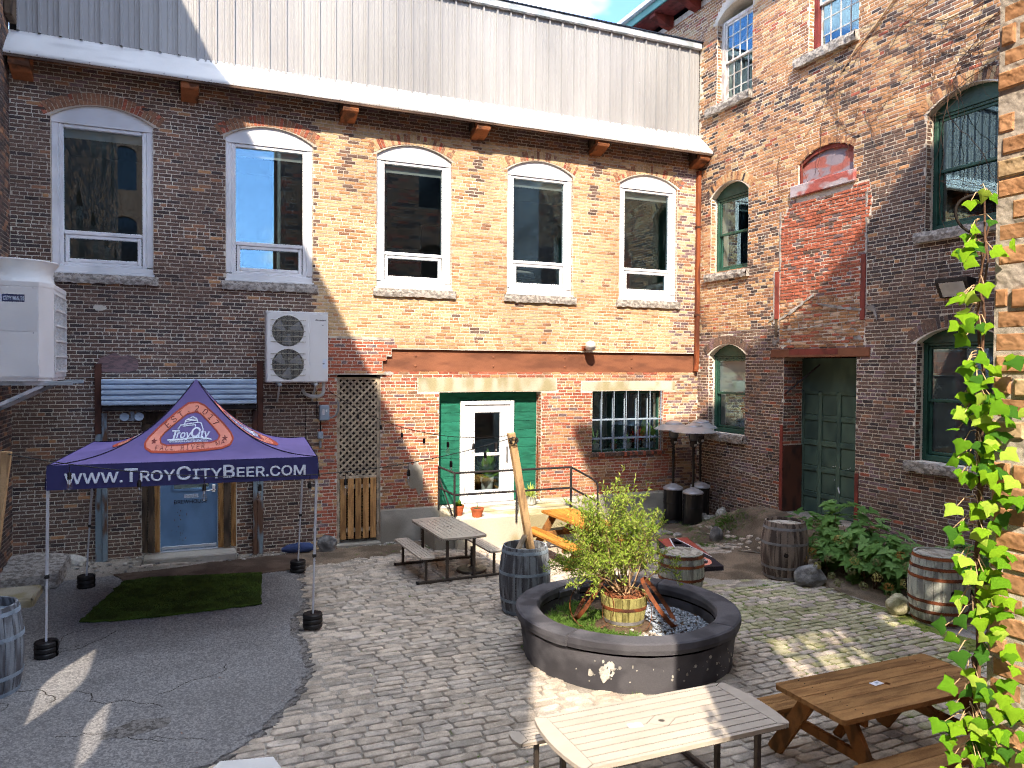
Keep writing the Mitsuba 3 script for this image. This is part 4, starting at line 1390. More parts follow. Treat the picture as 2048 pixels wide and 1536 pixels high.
# bare soil by the right-hand wall and along the back
structure('dirt')
m = MB()
for k, pts in enumerate(([(-3.4, -3.5), (-2.9, -3.0), (-1.7, -2.9), (-.6, -2.6), (-.1, -2.6), (0, -4.6), (-1.3, -4.9), (-2.4, -4.7), (-3.0, -4.4)], [(-3.6, -1.3), (-2.9, -.9), (0, -.0), (0, -3.0), (-1.0, -2.9), (-2.0, -2.4)], [(-9.2, -.05), (-6.3, -.05), (-6.4, -.5), (-7.3, -.95), (-8.3, -1.15), (-9.2, -1.3)], [(-1.4, -4.9), (0, -4.6), (0, -8.6), (-.9, -8.0), (-1.35, -7.0), (-1.6, -6.1), (-1.85, -5.4)])):
    P = ragged(pts, .15, .05, 20 + k)
    a, b, c, d = P.bounds
    N = 26
    gx, gy = np.linspace(a, c, N), np.linspace(b, d, N)
    GX, GY = np.meshgrid(gx, gy, indexing='ij')
    inside = shapely.contains_xy(P, GX.ravel(), GY.ravel()).reshape(N, N)
    dist = np.array([P.exterior.distance(sg.Point(u, w)) for u, w in zip(GX.ravel(), GY.ravel())]).reshape(N, N)
    GZ = ground_z(GX, GY) + np.where(inside, np.minimum(dist, .25) * .14, -dist * .3) + .03 * (meshkit.fbm(np.stack([GX * 4, GY * 4, GX * 0], -1), 3, k) - .5) - .004
    m.add(np.stack([GX, GY, GZ], -1).reshape(-1, 3), [[i * N + j, (i + 1) * N + j, (i + 1) * N + j + 1, i * N + j + 1] for i in range(N - 1) for j in range(N - 1)], 'dirt', .5)
m.build('dirt', 'mat_rough')

# cobbles in rows along X
CBK = structure('cobbled_pavement')
PC = np.array([-5.95, -6.55])  # centre of the round planter


def cobble(mb, x, y, L, W, z, p, R):
    n = 10
    t = np.arange(n) * 2 * np.pi / n + .1
    c, s = np.cos(t), np.sin(t)
    e = .30
    ox = np.sign(c) * np.abs(c) ** e * L / 2 * (1 + R.normal(0, .035, n))
    oy = np.sign(s) * np.abs(s) ** e * W / 2 * (1 + R.normal(0, .06, n))
    a = R.normal(0, .035)
    ox, oy = ox * math.cos(a) - oy * math.sin(a), ox * math.sin(a) + oy * math.cos(a)
    rings = [(1.02, -.05, 0), (1.0, .002, .3), (.96, .011, .7), (.87, .015, 1)]
    V = []
    tilt = R.normal(0, .02, 2)
    for f, h, k in rings:
        zz = z + h + k * (R.normal(0, .0022, n) + tilt[0] * ox + tilt[1] * oy)
        V.append(np.column_stack([x + ox * f, y + oy * f, zz]))
    V.append([[x, y, z + .016 + R.normal(0, .0015)]])
    V = np.vstack(V)
    F = []
    for i in range(3):
        for j in range(n):
            k = (j + 1) % n
            F += [[i * n + j, i * n + k, (i + 1) * n + k], [i * n + j, (i + 1) * n + k, (i + 1) * n + j]]
    for j in range(n):
        F.append([3 * n + j, 3 * n + (j + 1) % n, 4 * n])
    mb.add(V, F, p)


asph_s = asph.buffer(.04)
pieces = []
y = -.35
row = 0
Rc = np.random.default_rng(99)
while y > -12.4:
    W = Rc.uniform(.098, .118)
    x = -13.2 + Rc.uniform(0, .3)
    y -= W / 2 + .0045
    while x < -.9:
        big = 1.0 if x < -5 else .74
        L = Rc.uniform(.22, .36) * big
        cx, cy = x + L / 2, y + .025 * math.sin(x * 1.1 + 1) + .03 * math.sin(x * .37 + row * .02)
        x += L + Rc.uniform(.008, .02)
        d = math.hypot(cx - PC[0], cy - PC[1])
        if d < 1.22 or shapely.contains_xy(asph_s, cx, cy) or (cy > -8 and cx < -11.6):
            continue
        n1 = N2(cx, cy, .55, 61)
        buried = 0.0
        if cx < -7.2 and cy > -2.0:
            buried = .9
        if cx < -9.0 + (-cy - 2) * .0 and -6.9 < cy < -3.4 and cx < -8.6 - .5 * (n1 - .5):
            buried = .75
        if (cx - -2.4) ** 2 / 1.0 + (cy - -4.2) ** 2 / .8 < 1 or cy > -1.2 and cx > -3.6:
            buried = 1.3
        if cx > -1.75 + .35 * (cy + 6) * (cy > -6) - .12 * (-cy - 6) * (cy < -6) and cy > -8.6:
            continue
        sink = .010 * max(0, n1 - .5) * 4 + .016 * buried * (.6 + .8 * Rc.random())
        if sink > .019:
            continue
        moss = cx > -4.3 and cy < -4.2
        p = 'cobble_moss' if moss and Rc.random() < .6 else 'cobble_warm' if Rc.random() < .62 else 'cobble_grey'
        args = (cx, cy, L, W * Rc.uniform(.9, 1.0), float(ground_z(cx, cy)) - sink, p, np.random.default_rng(int(Rc.integers(1e9))))
        pieces.append((far((cx, cy, 0)) + (3 if cx > -4 and cy < -9.3 else 0), lambda q, a=args: cobble(q, *a)))
    y -= W / 2 + .0045
    row += 1
pieces.sort(key=lambda q: q[0])
for _, fn in pieces[:300]:
    m = MB(); fn(m); m.build(CBK + '__cobblestone', 'mat_rough')
m = MB()
for _, fn in pieces[300:]:
    fn(m)
labels[m.build(CBK + '__cobbles', 'mat_rough')] = {'kind': 'stuff'}
m = MB()
m.poly(sg.box(-13.2, -12.6, -.9, -.3).difference(asph.buffer(-.02)).difference(sg.box(-1.6, -9, 0, 0)).difference(sg.Point(*PC).buffer(1.1)), -.02, -.0042, 'bed', .5)
m.poly(ragged([(-4.6, -6.0), (-4.0, -5.3), (-2.6, -5.0), (-1.7, -5.9), (-1.6, -9.4), (-3.6, -9.6), (-4.5, -8.6), (-4.4, -7.4)], .2, .08, 44), -.02, -.0012, 'moss_bed', .5)
m.build(CBK + '__sand_bed', 'mat_rough')


def blades(mb, cx, cy, rx, ry, n, h, R, zfn, spread=.5, w=.006, inside=None):
    """Grass-like blades: thin triangles."""
    V, F = [], []
    while n > 0:
        u, v = R.normal(0, .45, 2)
        x, y = cx + u * rx, cy + v * ry
        n -= 1
        if inside is not None and not inside(x, y):
            continue
        z = zfn(x, y)
        a = R.uniform(0, 2 * np.pi)
        hh = h * R.uniform(.4, 1.1)
        lean = R.normal(0, spread, 2) * hh
        k = len(V)
        V += [(x - w * math.cos(a), y - w * math.sin(a), z), (x + w * math.cos(a), y + w * math.sin(a), z), (x + lean[0], y + lean[1], z + hh)]
        F.append([k, k + 1, k + 2])
    if F:
        mb.add(V, F, 'turf', .5)


gz = lambda x, y: float(ground_z(x, y))
# moss and grass in the joints, weeds by the wall
k = thing('moss', 'bright green moss and grass tufts growing in the joints between the cobbles', 'moss', kind='stuff')
m = MB()
Rg = np.random.default_rng(17)
for i in range(900):
    if i < 800:
        x, y = Rg.uniform(-4.5, -1.8), Rg.uniform(-9.3, -5.0)
        if math.hypot(x - PC[0], y - PC[1]) < 1.35:
            continue
        n = 16
    else:
        x, y = Rg.uniform(-9.0, -4.5), Rg.uniform(-9.5, -2.0)
        n = 12
        if math.hypot(x - PC[0], y - PC[1]) < 1.25:
            continue
    a, b = (.08, .012) if Rg.random() < .6 else (.015, .06)
    blades(m, x, y, a, b, n, .020, Rg, gz, .8, .005)
for t in np.linspace(0, 2 * np.pi, 60):
    if Rg.random() < .4:
        blades(m, PC[0] + 1.24 * math.cos(t), PC[1] + 1.24 * math.sin(t), .06, .05, 14, .04, Rg, gz, .6, .004)
m.build(k, 'leaf_moss')
k = thing('weeds', 'low green weeds and grass on the soil in front of the patio heaters', 'weeds', kind='stuff')
m = MB()
for i in range(150):
    x, y = Rg.uniform(-1.9, -.35), Rg.uniform(-2.7, -.7)
    blades(m, x, y, .09, .09, 24, .075, Rg, gz, .8, .007)
for i in range(40):
    x, y = Rg.uniform(-8.9, -6.6), Rg.uniform(-.9, -.12)
    blades(m, x, y, .07, .07, 14, .04, Rg, gz, .8, .006)
m.build(k, 'leaf_weed')

k = thing('rubble', 'pale chips of broken mortar scattered along the foot of the back wall', 'rubble', kind='stuff')
m = MB()
for i in range(420):
    x = Rg.uniform(-12.9, -9.0) if i < 300 else Rg.uniform(-8.3, -6.4)
    y = -abs(Rg.normal(.05, .35)) - .03 if i < 300 else -abs(Rg.normal(.02, .1)) - .04
    if i < 300 and y < -.5 and x > -11.4:
        continue
    s = Rg.uniform(.008, .03) * (1.4 if Rg.random() < .1 else 1)
    m.blob((x, y, gz(x, y) + .01), (s, s * .8, s * .6), 'rock_pale' if Rg.random() < .6 else 'rock', None, 0, .2, seed=i)
m.build(k, 'mat_matte')

k = thing('litter', 'tiny pale specks and dry leaf scraps scattered over asphalt and cobbles', 'litter', kind='stuff')
m = MB()
for i in range(150):
    x, y = Rg.uniform(-12.6, -2.2), Rg.uniform(-9.5, -1.3)
    if math.hypot(x - PC[0], y - PC[1]) < 1.4:
        continue
    s = Rg.uniform(.007, .02)
    a = Rg.uniform(0, 6.28)
    z = .032 if shapely.contains_xy(asph, x, y) else gz(x, y) + .014
    m.add([(x - s * math.cos(a), y - s * math.sin(a), z), (x + .4 * s * math.sin(a), y - .4 * s * math.cos(a), z + .003), (x + s * math.cos(a), y + s * math.sin(a), z + .005), (x - .4 * s * math.sin(a), y + .4 * s * math.cos(a), z + .001)], [[0, 1, 2, 3]], 'rock_pale' if Rg.random() < .5 else 'chips')
m.build(k, 'mat_matte')
m = MB()
for c in range(9):  # cracks in the asphalt
    x, y = Rg.uniform(-12.8, -10.0), Rg.uniform(-7.4, -3.4)
    a = Rg.uniform(0, 6.28)
    pts = [(x, y)]
    for i in range(int(Rg.integers(8, 20))):
        a += Rg.normal(0, .45)
        pts.append((pts[-1][0] + .07 * math.cos(a), pts[-1][1] + .07 * math.sin(a)))
    m.poly(sg.LineString(pts).buffer(Rg.uniform(.003, .007), cap_style=2, join_style=2).intersection(asph.buffer(-.05)), .0262, .0268, 'plug', .5)
labels[m.build('asphalt_pavement__crack', 'mat_matte')] = {'kind': 'stuff'}

# mats under the tent
BM = thing('ground_mat', 'dark brown worn mat lying in front of the blue door', 'mat')
m = MB()
m.poly(ragged([(-12.05, -3.05), (-11.6, -1.6), (-11.95, -.50), (-10.5, -.46), (-9.0, -.34), (-9.08, -1.42), (-9.7, -1.5), (-10, -2.6), (-11.5, -3.10)], .12, .012, 31), .027, .036, 'mat_brown', .5)
m.build(BM, 'mat_rough')
TM = thing('turf_mat', 'green artificial grass mat spread on the asphalt under the tent', 'mat')
tp = ragged([(-12.12, -3.10), (-11.6, -3.22), (-11.0, -3.24), (-9.86, -3.20), (-9.69, -1.48), (-11.3, -1.16), (-11.72, -1.2)], .1, .012, 32)
m = MB()
m.poly(tp, .037, .05, 'turf', .5)
m.build(TM + '__backing', 'mat_rough')
m = MB()
a, b, c, d = tp.bounds
V, F = [], []
for i in range(17000):
    x, y = Rg.uniform(a, c), Rg.uniform(b, d)
    if not shapely.contains_xy(tp, x, y):
        continue
    t = Rg.uniform(0, 6.28)
    l = Rg.normal(0, .008, 2)
    w = .004
    q = len(V)
    V += [(x - w * math.cos(t), y - w * math.sin(t), .049), (x + w * math.cos(t), y + w * math.sin(t), .049), (x + l[0], y + l[1], .049 + Rg.uniform(.01, .022))]
    F.append([q, q + 1, q + 2])
m.add(V, F, 'turf', .6)
kk = m.build(TM + '__pile', 'mat_matte')
labels[kk] = {'kind': 'stuff'}


def rock(label, o, size, p='rock', cat='rock', seed=1, rz=0, sub=2, amp=.28):
    k = thing('rock', label, cat)
    m = MB()
    m.blob(o, size, p, None, sub, amp, 1.6, seed, True, rotz(rz))
    m.build(k, 'mat_rough')


rock('round pale boulder standing on the ground beside the lattice screen', (-8.46, -.33, .13), (.17, .14, .19), 'rock', seed=4, sub=3)
rock('small split stone with a rusty side lying near the back left tent leg', (-12.55, -.12, .17), (.20, .12, .11), 'rock_pale', seed=9)
rock('grey angular rock lying between the tall wooden barrel and the hydrangea', (-1.78, -5.28, .12), (.26, .2, .2), 'rock', seed=12)
rock('upright pale stone leaning on the right wall behind the weeds', (-.32, -1.30, .24), (.14, .10, .22), 'rock_pale', seed=15)
rock('flat pale stone lying at the foot of the right wall beside the upright stone', (-.42, -1.05, .15), (.20, .14, .10), 'rock_pale', seed=18)
rock('squat stone nearest the heaters at the foot of the right wall', (-.45, -.78, .12), (.16, .12, .13), 'rock', seed=21)
rock('blocky grey stone in the weeds nearest the bean bag board', (-1.28, -2.35, .13), (.13, .12, .17), 'rock', seed=24)
rock('small white stone lying among the weeds in front of the heaters', (-1.75, -1.72, .05), (.10, .07, .06), 'rock_pale', seed=26)
rock('mossy rounded stone half hidden behind the barrel under the ivy', (-1.72, -6.85, .14), (.18, .14, .15), 'cobble_moss', seed=28)
rock('tan stone behind the grey rock at the foot of the hydrangea', (-1.35, -4.85, .14), (.18, .14, .13), 'cobble_warm', seed=30)

# big stone slab and kerb on the far left
k = thing('stone_slab', 'large rough granite slab lying tilted in the corner at the far left', 'stone slab')
m = MB()
P = sg.Polygon([(-13.38, -1.3), (-13.38, -.18), (-12.9, -.12), (-12.55, -.3), (-12.62, -1.22)])
pts = np.array(ragged(list(P.exterior.coords)[:-1], .1, .012, 5).exterior.coords)[:-1]
top = np.column_stack([pts, .24 + .10 * (pts[:, 1] + 1.3) + R3.normal(0, .006, len(pts))])
bot = np.column_stack([pts, np.full(len(pts), .04)])
cen = pts.mean(0)
n = len(pts)
V = np.vstack([top, bot, [[*cen, .30]]])
F = [[i, (i + 1) % n, 2 * n] for i in range(n)] + [[n + i, n + (i + 1) % n, (i + 1) % n] for i in range(n)] + [[n + i, (i + 1) % n, i] for i in range(n)]
F = [f[::-1] for f in F] if sg.polygon.orient(sg.Polygon(pts)).exterior.coords[1] != sg.Polygon(pts).exterior.coords[1] else F
m.add(V[np.array(F)].reshape(-1, 3), np.arange(len(F) * 3).reshape(-1, 3), 'granite', .5)
m.build(k, 'mat_rough')
k = thing('kerb_stone', 'long mossy kerb stone lying under the slab at the far left edge', 'kerb stone')
m = MB()
m.box((-13.4, -2.1, -.02), (-12.78, -1.35, .15), 'concrete_stain', .3, .03)
m.build(k, 'mat_rough')
k = thing('door_step', 'rough concrete step below the blue door', 'step')
m = MB()
m.box((-11.50, -.42, -.02), (-10.02, -.002, .155), 'concrete', .4, .02)
m.build(k, 'mat_rough')
k = thing('concrete_sill', 'low concrete sill under the lattice screen', 'sill')
m = MB()
m.box((-8.26, -.16, -.03), (-7.40, .3, .05), 'concrete', .7, .012)
m.build(k, 'mat_rough')
k = thing('stone_step', 'worn pale stone step in front of the recessed green mill door', 'step')
m = MB()
m.box((-.42, -4.3, .2), (.5, -2.75, .50), 'granite', .8, .03)
m.build(k, 'mat_rough')
k = thing('paving_slab', 'square concrete slab lying on the ground between the far wooden table and the heaters', 'paving slab')
m = MB()
m.poly(sg.Polygon([(-3.05, -1.55), (-1.66, -1.50), (-1.62, -.12), (-3.0, -.08)]), -.02, .045, 'concrete', .35)
m.build(k, 'mat_rough')
for i, (x, y, a, L, lab) in enumerate(((-1.35, -3.35, .9, .42, 'longer splinter of pale broken wood lying on the soil in front of the tall barrel'), (-1.55, -2.95, .25, .26, 'shorter splinter of pale broken wood nearest the weeds'))):
    k = thing('wood_splinter', lab, 'wood scrap')
    m = MB()
    c, s = math.cos(-a), math.sin(-a)
    z = gz(x, y) + .05
    m.add([(x - L / 2 * c, y - L / 2 * s, z), (x + L / 2 * c - .03 * s, y + L / 2 * s + .03 * c, z), (x + L / 2 * c + .04 * s, y + L / 2 * s - .04 * c, z), (x, y, z + .02), (x, y, z - .03)], [[0, 1, 3], [0, 3, 2], [1, 2, 3], [0, 4, 1], [0, 2, 4], [1, 4, 2]], 'barrel_head')
    m.build(k, 'mat_matte')
# ------------------------------------------------------------------ the tent
TN = thing('canopy_tent', 'purple pop-up canopy tent with a white web address on its valance', 'tent')
FT = {'FL': (-12.31, -4.24), 'FR': (-9.32, -4.38), 'BL': (-12.22, -1.30), 'BR': (-9.14, -1.58)}
TC = {'FL': (-12.28, -4.24), 'FR': (-9.27, -4.38), 'BL': (-12.10, -1.30), 'BR': (-9.04, -1.58)}
PK = np.array([-10.69, -2.86])
EZ = 2.235
fz = lambda r: EZ + .985 * (1 - r) ** 2.4
for q in ('FL', 'FR', 'BL', 'BR'):
    m = MB()
    a, b = np.array([*FT[q], .12]), np.array([*TC[q], 2.15])
    a2, b2 = a + .0 * b, a + (b - a) * .42
    m.beam(a, b2, .024, .024, 'aluminium', .4, .003, up=(0, 1, 0))
    m.beam(a + (b - a) * .40, b, .032, .032, 'aluminium', .5, .004, up=(0, 1, 0))
    m.build(TN + '__leg', 'mat_satin')
    m = MB()
    c = a + (b - a) * .41
    m.box(c - (.024, .024, .02), c + (.024, .024, .025), 'black_plastic', .5, .006)
    m.build(TN + '__leg_clamp', 'mat_satin')
m = MB()
for A, B in (('FL', 'FR'), ('FR', 'BR'), ('BR', 'BL'), ('BL', 'FL')):
    p, q = np.array(TC[A]), np.array(TC[B])
    h = (p + q) / 2
    for s, e in ((p, h), (h, q)):
        m.beam((*s, 2.14), (*e, 1.98), .012, .024, 'aluminium', None, .002)
        m.beam((*s, 1.98), (*e, 2.14), .012, .024, 'aluminium', None, .002)
    m.beam((*h, 2.1), (*PK, 2.45), .012, .024, 'aluminium', None, .002)
m.tube([(*PK, 2.3), (*PK, 3.18)], .018, 'aluminium')
m.build(TN + '__scissor_frame', 'mat_satin')
m = MB()
NU, NR = 24, 20
rr = np.linspace(0, 1, NR) ** 1.3
SIDES = (('FL', 'FR'), ('FR', 'BR'), ('BR', 'BL'), ('BL', 'FL'))
for A, B in SIDES:
    p, q = np.array(TC[A]), np.array(TC[B])
    V = []
    for r in rr:
        for u in np.linspace(0, 1, NU):
            xy = PK + r * (p + (q - p) * u - PK)
            V.append((*xy, fz(r) + (.05 * r * (1 - r) * (1 - (2 * u - 1) ** 2) * -1 if False else 0) + .045 * (meshkit.fbm(np.array([xy[0] * 1.6 + xy[1] * .8, xy[1] * 3.0, 1.0]), 3, 6) - .5) * r * (1 - r) * (2 if abs(2 * u - 1) > .62 else .5)))
    F = [[i * NU + j, i * NU + j + 1, (i + 1) * NU + j + 1, (i + 1) * NU + j] for i in range(NR - 1) for j in range(NU - 1)]
    m.add(V, F, 'canopy', .5)
m.build(TN + '__canopy', 'mat_fabric')
for A in TC:
    m = MB()
    m.tube([(*(PK + r * (np.array(TC[A]) - PK)), fz(r) + .004) for r in np.linspace(0.02, 1, 30)], .007, 'canopy_seam', .5, 6)
    m.build(TN + '__seam', 'mat_fabric')
VALZ = 1.955
for A, B in SIDES:
    p, q = np.array(TC[A]), np.array(TC[B])
    e = (q - p) / np.linalg.norm(q - p)
    o = np.array([e[1], -e[0]])
    nx = 60
    V = []
    for u in np.linspace(-.004, 1.004, nx):
        for z in (EZ + .004, EZ - .03, EZ - .14, VALZ):
            t = (EZ - z) / (EZ - VALZ)
            w = .012 + .02 * t + .016 * t * (1 if abs(2 * u - 1) > .9 else .45) * (meshkit.fbm(np.array([u * 9, z * 2, 5.0]), 3, 3) - .5) * 2
            V.append((*(p + (q - p) * u + o * w), z))
    F = [[i * 4 + j, (i + 1) * 4 + j, (i + 1) * 4 + j + 1, i * 4 + j + 1] for i in range(nx - 1) for j in range(3)]
    m = MB()
    m.add(V, F, 'canopy_dark', .5)
    m.build(TN + '__valance', 'mat_fabric')


def lettering(parts, x0, width, fn, pcol, key, bold=True, mat='mat_matte', gap=0.0):
    """parts: [(text, cap height)]; set on one baseline, squeezed to the width, then every vertex placed by fn(x, y, depth)."""
    ms, x = [], 0.0
    for t, h in parts:
        g = meshkit.text_mesh(t, h, .0025, bold)
        v = np.array(g.vertices)
        v[:, 0] += x - v[:, 0].min()
        x = v[:, 0].max() + h * .12 + gap
        ms.append((v, g.faces))
    k = width / (x - parts[-1][1] * .12)
    m = MB()
    for v, f in ms:
        v = v.copy()
        v[:, 0] = x0 + v[:, 0] * k
        m.add(np.array([fn(*w) for w in v]), f, pcol, .5)
    return m.build(key, mat)


def on_valance(A, B):
    p, q = np.array(TC[A]), np.array(TC[B])
    e = (q - p) / np.linalg.norm(q - p)
    o = np.array([e[1], -e[0]])

    def fn(x, y, d):
        z = VALZ + .065 + y
        t = (EZ - z) / (EZ - VALZ)
        return (*(p + e * x + o * (.028 + .02 * t + d)), z)
    return fn


WWW = [('WWW.', .118), ('T', .152), ('ROY', .118), ('C', .152), ('ITY', .118), ('B', .152), ('EER.COM', .118)]
lettering(WWW, .17, 2.70, on_valance('FL', 'FR'), 'logo_white', TN + '__lettering')
lettering(WWW, .17, 2.70, on_valance('FR', 'BR'), 'logo_white', TN + '__lettering')
lettering(WWW, .17, 2.70, on_valance('BL', 'FL'), 'logo_white', TN + '__lettering')

OUT = sg.Polygon([(.06, 2.89), (-.05, 2.88), (-.20, 2.76), (-.38, 2.59), (-.50, 2.46), (-.535, 2.40), (-.52, 2.345), (-.44, 2.305), (-.2, 2.295), (0, 2.30), (.2, 2.31), (.39, 2.325), (.49, 2.36), (.525, 2.43), (.49, 2.50), (.40, 2.61), (.27, 2.74), (.15, 2.85)]).buffer(.04).buffer(-.08).buffer(.04)
INN = sg.Polygon([(.05, 2.765), (-.06, 2.74), (-.19, 2.63), (-.32, 2.51), (-.365, 2.45), (-.35, 2.39), (-.28, 2.365), (-.1, 2.368), (.06, 2.385), (.25, 2.385), (.33, 2.41), (.36, 2.46), (.31, 2.53), (.2, 2.65), (.11, 2.74)]).buffer(.03).buffer(-.06).buffer(.03)


def on_roof(A, B):
    p, q = np.array(TC[A]), np.array(TC[B])
    e = (q - p) / np.linalg.norm(q - p)
    h = (p + q) / 2 - PK
    o = np.array([e[1], -e[0]])

    def fn(x, z, d):
        r = 1 - (max(z - EZ, 0) / .985) ** (1 / 2.4)
        xy = PK + r * h + e * (x - .035)
        return (*(xy + o * d * .5), z + .006 + d)
    return fn


def draped(m, shape, fn, d, p):
    """A flat print cut into small triangles and laid on the canopy."""
    for g in getattr(shape, 'geoms', [shape]):
        if g.is_empty or g.area < 1e-6 or g.geom_type != 'Polygon':
            continue
        v, f = trimesh.creation.triangulate_polygon(g.segmentize(.04), engine='earcut')
        t = trimesh.Trimesh(np.column_stack([v, np.zeros(len(v))]), f)
        vv, ff = trimesh.remesh.subdivide_to_size(t.vertices, t.faces, .06, max_iter=12)
        e1, e2 = vv[ff[:, 1]] - vv[ff[:, 0]], vv[ff[:, 2]] - vv[ff[:, 0]]
        neg = (e1[:, 0] * e2[:, 1] - e1[:, 1] * e2[:, 0]) < 0
        ff = np.where(neg[:, None], ff[:, ::-1], ff)
        m.add(np.array([fn(a, b, d) for a, b, _ in vv]), ff, p, .5)


def glyphs(text, h, bold=False):
    g = meshkit.text_mesh(text, h, .001, bold)
    top = g.faces[np.abs(g.face_normals[:, 2] - 1) < .1]
    return shapely.union_all([sg.Polygon(g.vertices[t][:, :2]) for t in top])


def star(cx, cy, r):
    return sg.Polygon([(cx + (r if i % 2 == 0 else r * .42) * math.sin(i * math.pi / 5), cy + (r if i % 2 == 0 else r * .42) * math.cos(i * math.pi / 5)) for i in range(10)])


def along(text, pts, h, squeeze=1.0):
    ln = sg.LineString(pts)
    shapes = []
    n = len(text)
    for i, ch in enumerate(text):
        if ch == ' ':
            continue
        t = (i + .5) / n
        a, b = ln.interpolate(max(0, t - .03), True), ln.interpolate(min(1, t + .03), True)
        c = ln.interpolate(t, True)
        s = glyphs(ch, h)
        s = affinity.translate(s, -(s.bounds[0] + s.bounds[2]) / 2, 0)
        s = affinity.scale(s, squeeze, 1, origin=(0, 0))
        s = affinity.rotate(s, math.degrees(math.atan2(b.y - a.y, b.x - a.x)), origin=(0, 0))
        shapes.append(affinity.translate(s, c.x, c.y))
    return shapely.union_all(shapes)


ring = OUT.difference(INN)
red = OUT.boundary.buffer(.011).union(INN.boundary.buffer(.008))
ink = shapely.union_all([along('EST.2017', [(-.30, 2.545), (-.18, 2.66), (-.02, 2.775), (.11, 2.765), (.22, 2.66), (.31, 2.56)], .075), along('FALL RIVER, MA', [(-.42, 2.315), (-.1, 2.312), (.2, 2.325), (.43, 2.37)], .05), star(-.43, 2.415, .04), star(.42, 2.43, .04)])
big = shapely.union_all([affinity.translate(affinity.skew(affinity.scale(glyphs(t, h, True), sx, 1, origin=(0, 0)), 12, 0, origin=(0, 0)), x, z) for t, h, sx, x, z in (('T', .10, 1.15, -.26, 2.435), ('roy', .085, 1.0, -.185, 2.445), ('C', .11, 1.1, -.02, 2.455), ('ity', .085, 1.1, .075, 2.45))])
swash = sg.LineString([(-.27, 2.425), (-.1, 2.43), (.0, 2.442), (.1, 2.445), (.25, 2.425)]).buffer(.008)
small = affinity.translate(affinity.scale(glyphs('BREWING & DISTILLING CO.', .026, True), .93, 1, origin=(0, 0)), -.25, 2.395)
hill = [(-.16, 2.55), (-.13, 2.60), (-.09, 2.605), (-.07, 2.66), (.01, 2.70), (.06, 2.68), (.08, 2.63), (.12, 2.62), (.15, 2.53)]
lines = [sg.LineString(hill), sg.LineString([(-.09, 2.605), (.08, 2.63)]), sg.LineString([(-.07, 2.64), (0, 2.655), (.07, 2.65)]), sg.LineString([(-.1, 2.585), (.05, 2.60), (.05, 2.57)]), sg.LineString([(-.06, 2.665), (.06, 2.67)])]
white = shapely.union_all([big, swash, small, *[l.buffer(.006) for l in lines]])
for A, B in SIDES:
    if A == 'BR':
        continue
    fn = on_roof(A, B)
    for nm, shp, d, p in (('ring', ring, .0, 'logo_pink'), ('outline', red, .002, 'logo_red'), ('print', ink, .0035, 'logo_ink'), ('mark', white, .003, 'logo_white')):
        m = MB()
        draped(m, shp, fn, d, p)
        m.build(TN + '__logo_' + nm, 'mat_matte')
for q, lab in (('FL', 'black stacked ring weight at the foot of the front left tent leg'), ('FR', 'black stacked ring weight at the foot of the front right tent leg'), ('BL', 'black stacked ring weight at the foot of the back left tent leg'), ('BR', 'black stacked ring weight at the foot of the back right tent leg')):
    k = thing('tent_weight', lab, 'weight', 'weights on the tent legs')
    for i in range(3):
        z = .028 + i * .062
        m = MB()
        prof = [(.03, z), (.115, z), (.125, z + .012), (.125, z + .046), (.115, z + .058), (.03, z + .058)]
        M = rotz(-.4 + (.5 if q[1] == 'R' else 0))
        m.lathe(prof, 'rubber', (*FT[q], 0), 28, None, M, True, .14, 2 * np.pi - .14)
        m.build(k + '__disc', 'mat_satin')

# ------------------------------------------------------------------ cooling units
AC = thing('condenser', 'pale two fan condenser unit hung on the brick wall left of the sunlit bricks', 'condenser')
x0, x1, z0, z1, yf, yb = -9.53, -8.47, 3.11, 4.36, -.46, -.13
m = MB()
m.box((x0, yf, z0), (x1, yb, z1), 'ac_white', .5, .012)
m.box((x0 - .006, yf - .006, z1 - .03), (x1 + .006, yb + .006, z1 + .008), 'ac_white', .4, .006)
m.build(AC + '__casing', 'mat_satin')
m = MB()
m.box((-8.80, yf - .010, z0 + .02), (x1 + .002, yf - .001, z1 - .035), 'ac_white', .55, .004)
m.build(AC + '__panel', 'mat_satin')
for cz in (4.02, 3.43):
    k = AC + '__fan_grille'
    cx = -9.165
    m = MB()
    M = np.stack([(1, 0, 0), (0, 0, 1), (0, -1, 0)], 1)
    m.poly(sg.box(cx - .345, cz - .295, cx + .345, cz + .295).difference(sg.Point(cx, cz).buffer(.272, 32)), -yf, -yf + .012, 'ac_white', .5, FB)
    m.build(AC + '__fan_shroud', 'mat_satin')
    m = MB()
    m.poly(sg.Point(cx, cz).buffer(.278, 32), -yf + .0005, -yf + .0015, 'ac_dark', .5, FB)
    for a in range(3):
        t = a * 2.1 + .4
        blade = sg.Polygon([(cx + .06 * math.cos(t), cz + .06 * math.sin(t)), (cx + .25 * math.cos(t - .35), cz + .25 * math.sin(t - .35)), (cx + .26 * math.cos(t + .35), cz + .26 * math.sin(t + .35)), (cx + .06 * math.cos(t + .8), cz + .06 * math.sin(t + .8))])
        m.poly(blade, -yf + .0016, -yf + .003, 'ac_grey', .5, FB)
    m.build(AC + '__fan', 'mat_satin')
    m = MB()
    for i in range(-13, 14):
        x = cx + i * .0205
        hh = math.sqrt(max(0, .275 ** 2 - (x - cx) ** 2))
        m.box((x - .0022, yf - .020, cz - hh), (x + .0022, yf - .016, cz + hh), 'grille', .5)
    for i in range(-2, 3):
        z = cz + i * .095
        hh = .30
        m.box((cx - hh, yf - .026, z - .005), (cx + hh, yf - .020, z + .005), 'grille', .5)
    m.build(k, 'mat_satin')
lettering([('MITSUBISHI', .018)], -8.64, .13, lambda x, y, d: (x, yf - .011 - d, 4.215 + y), 'ink', AC + '__lettering')
m = MB()
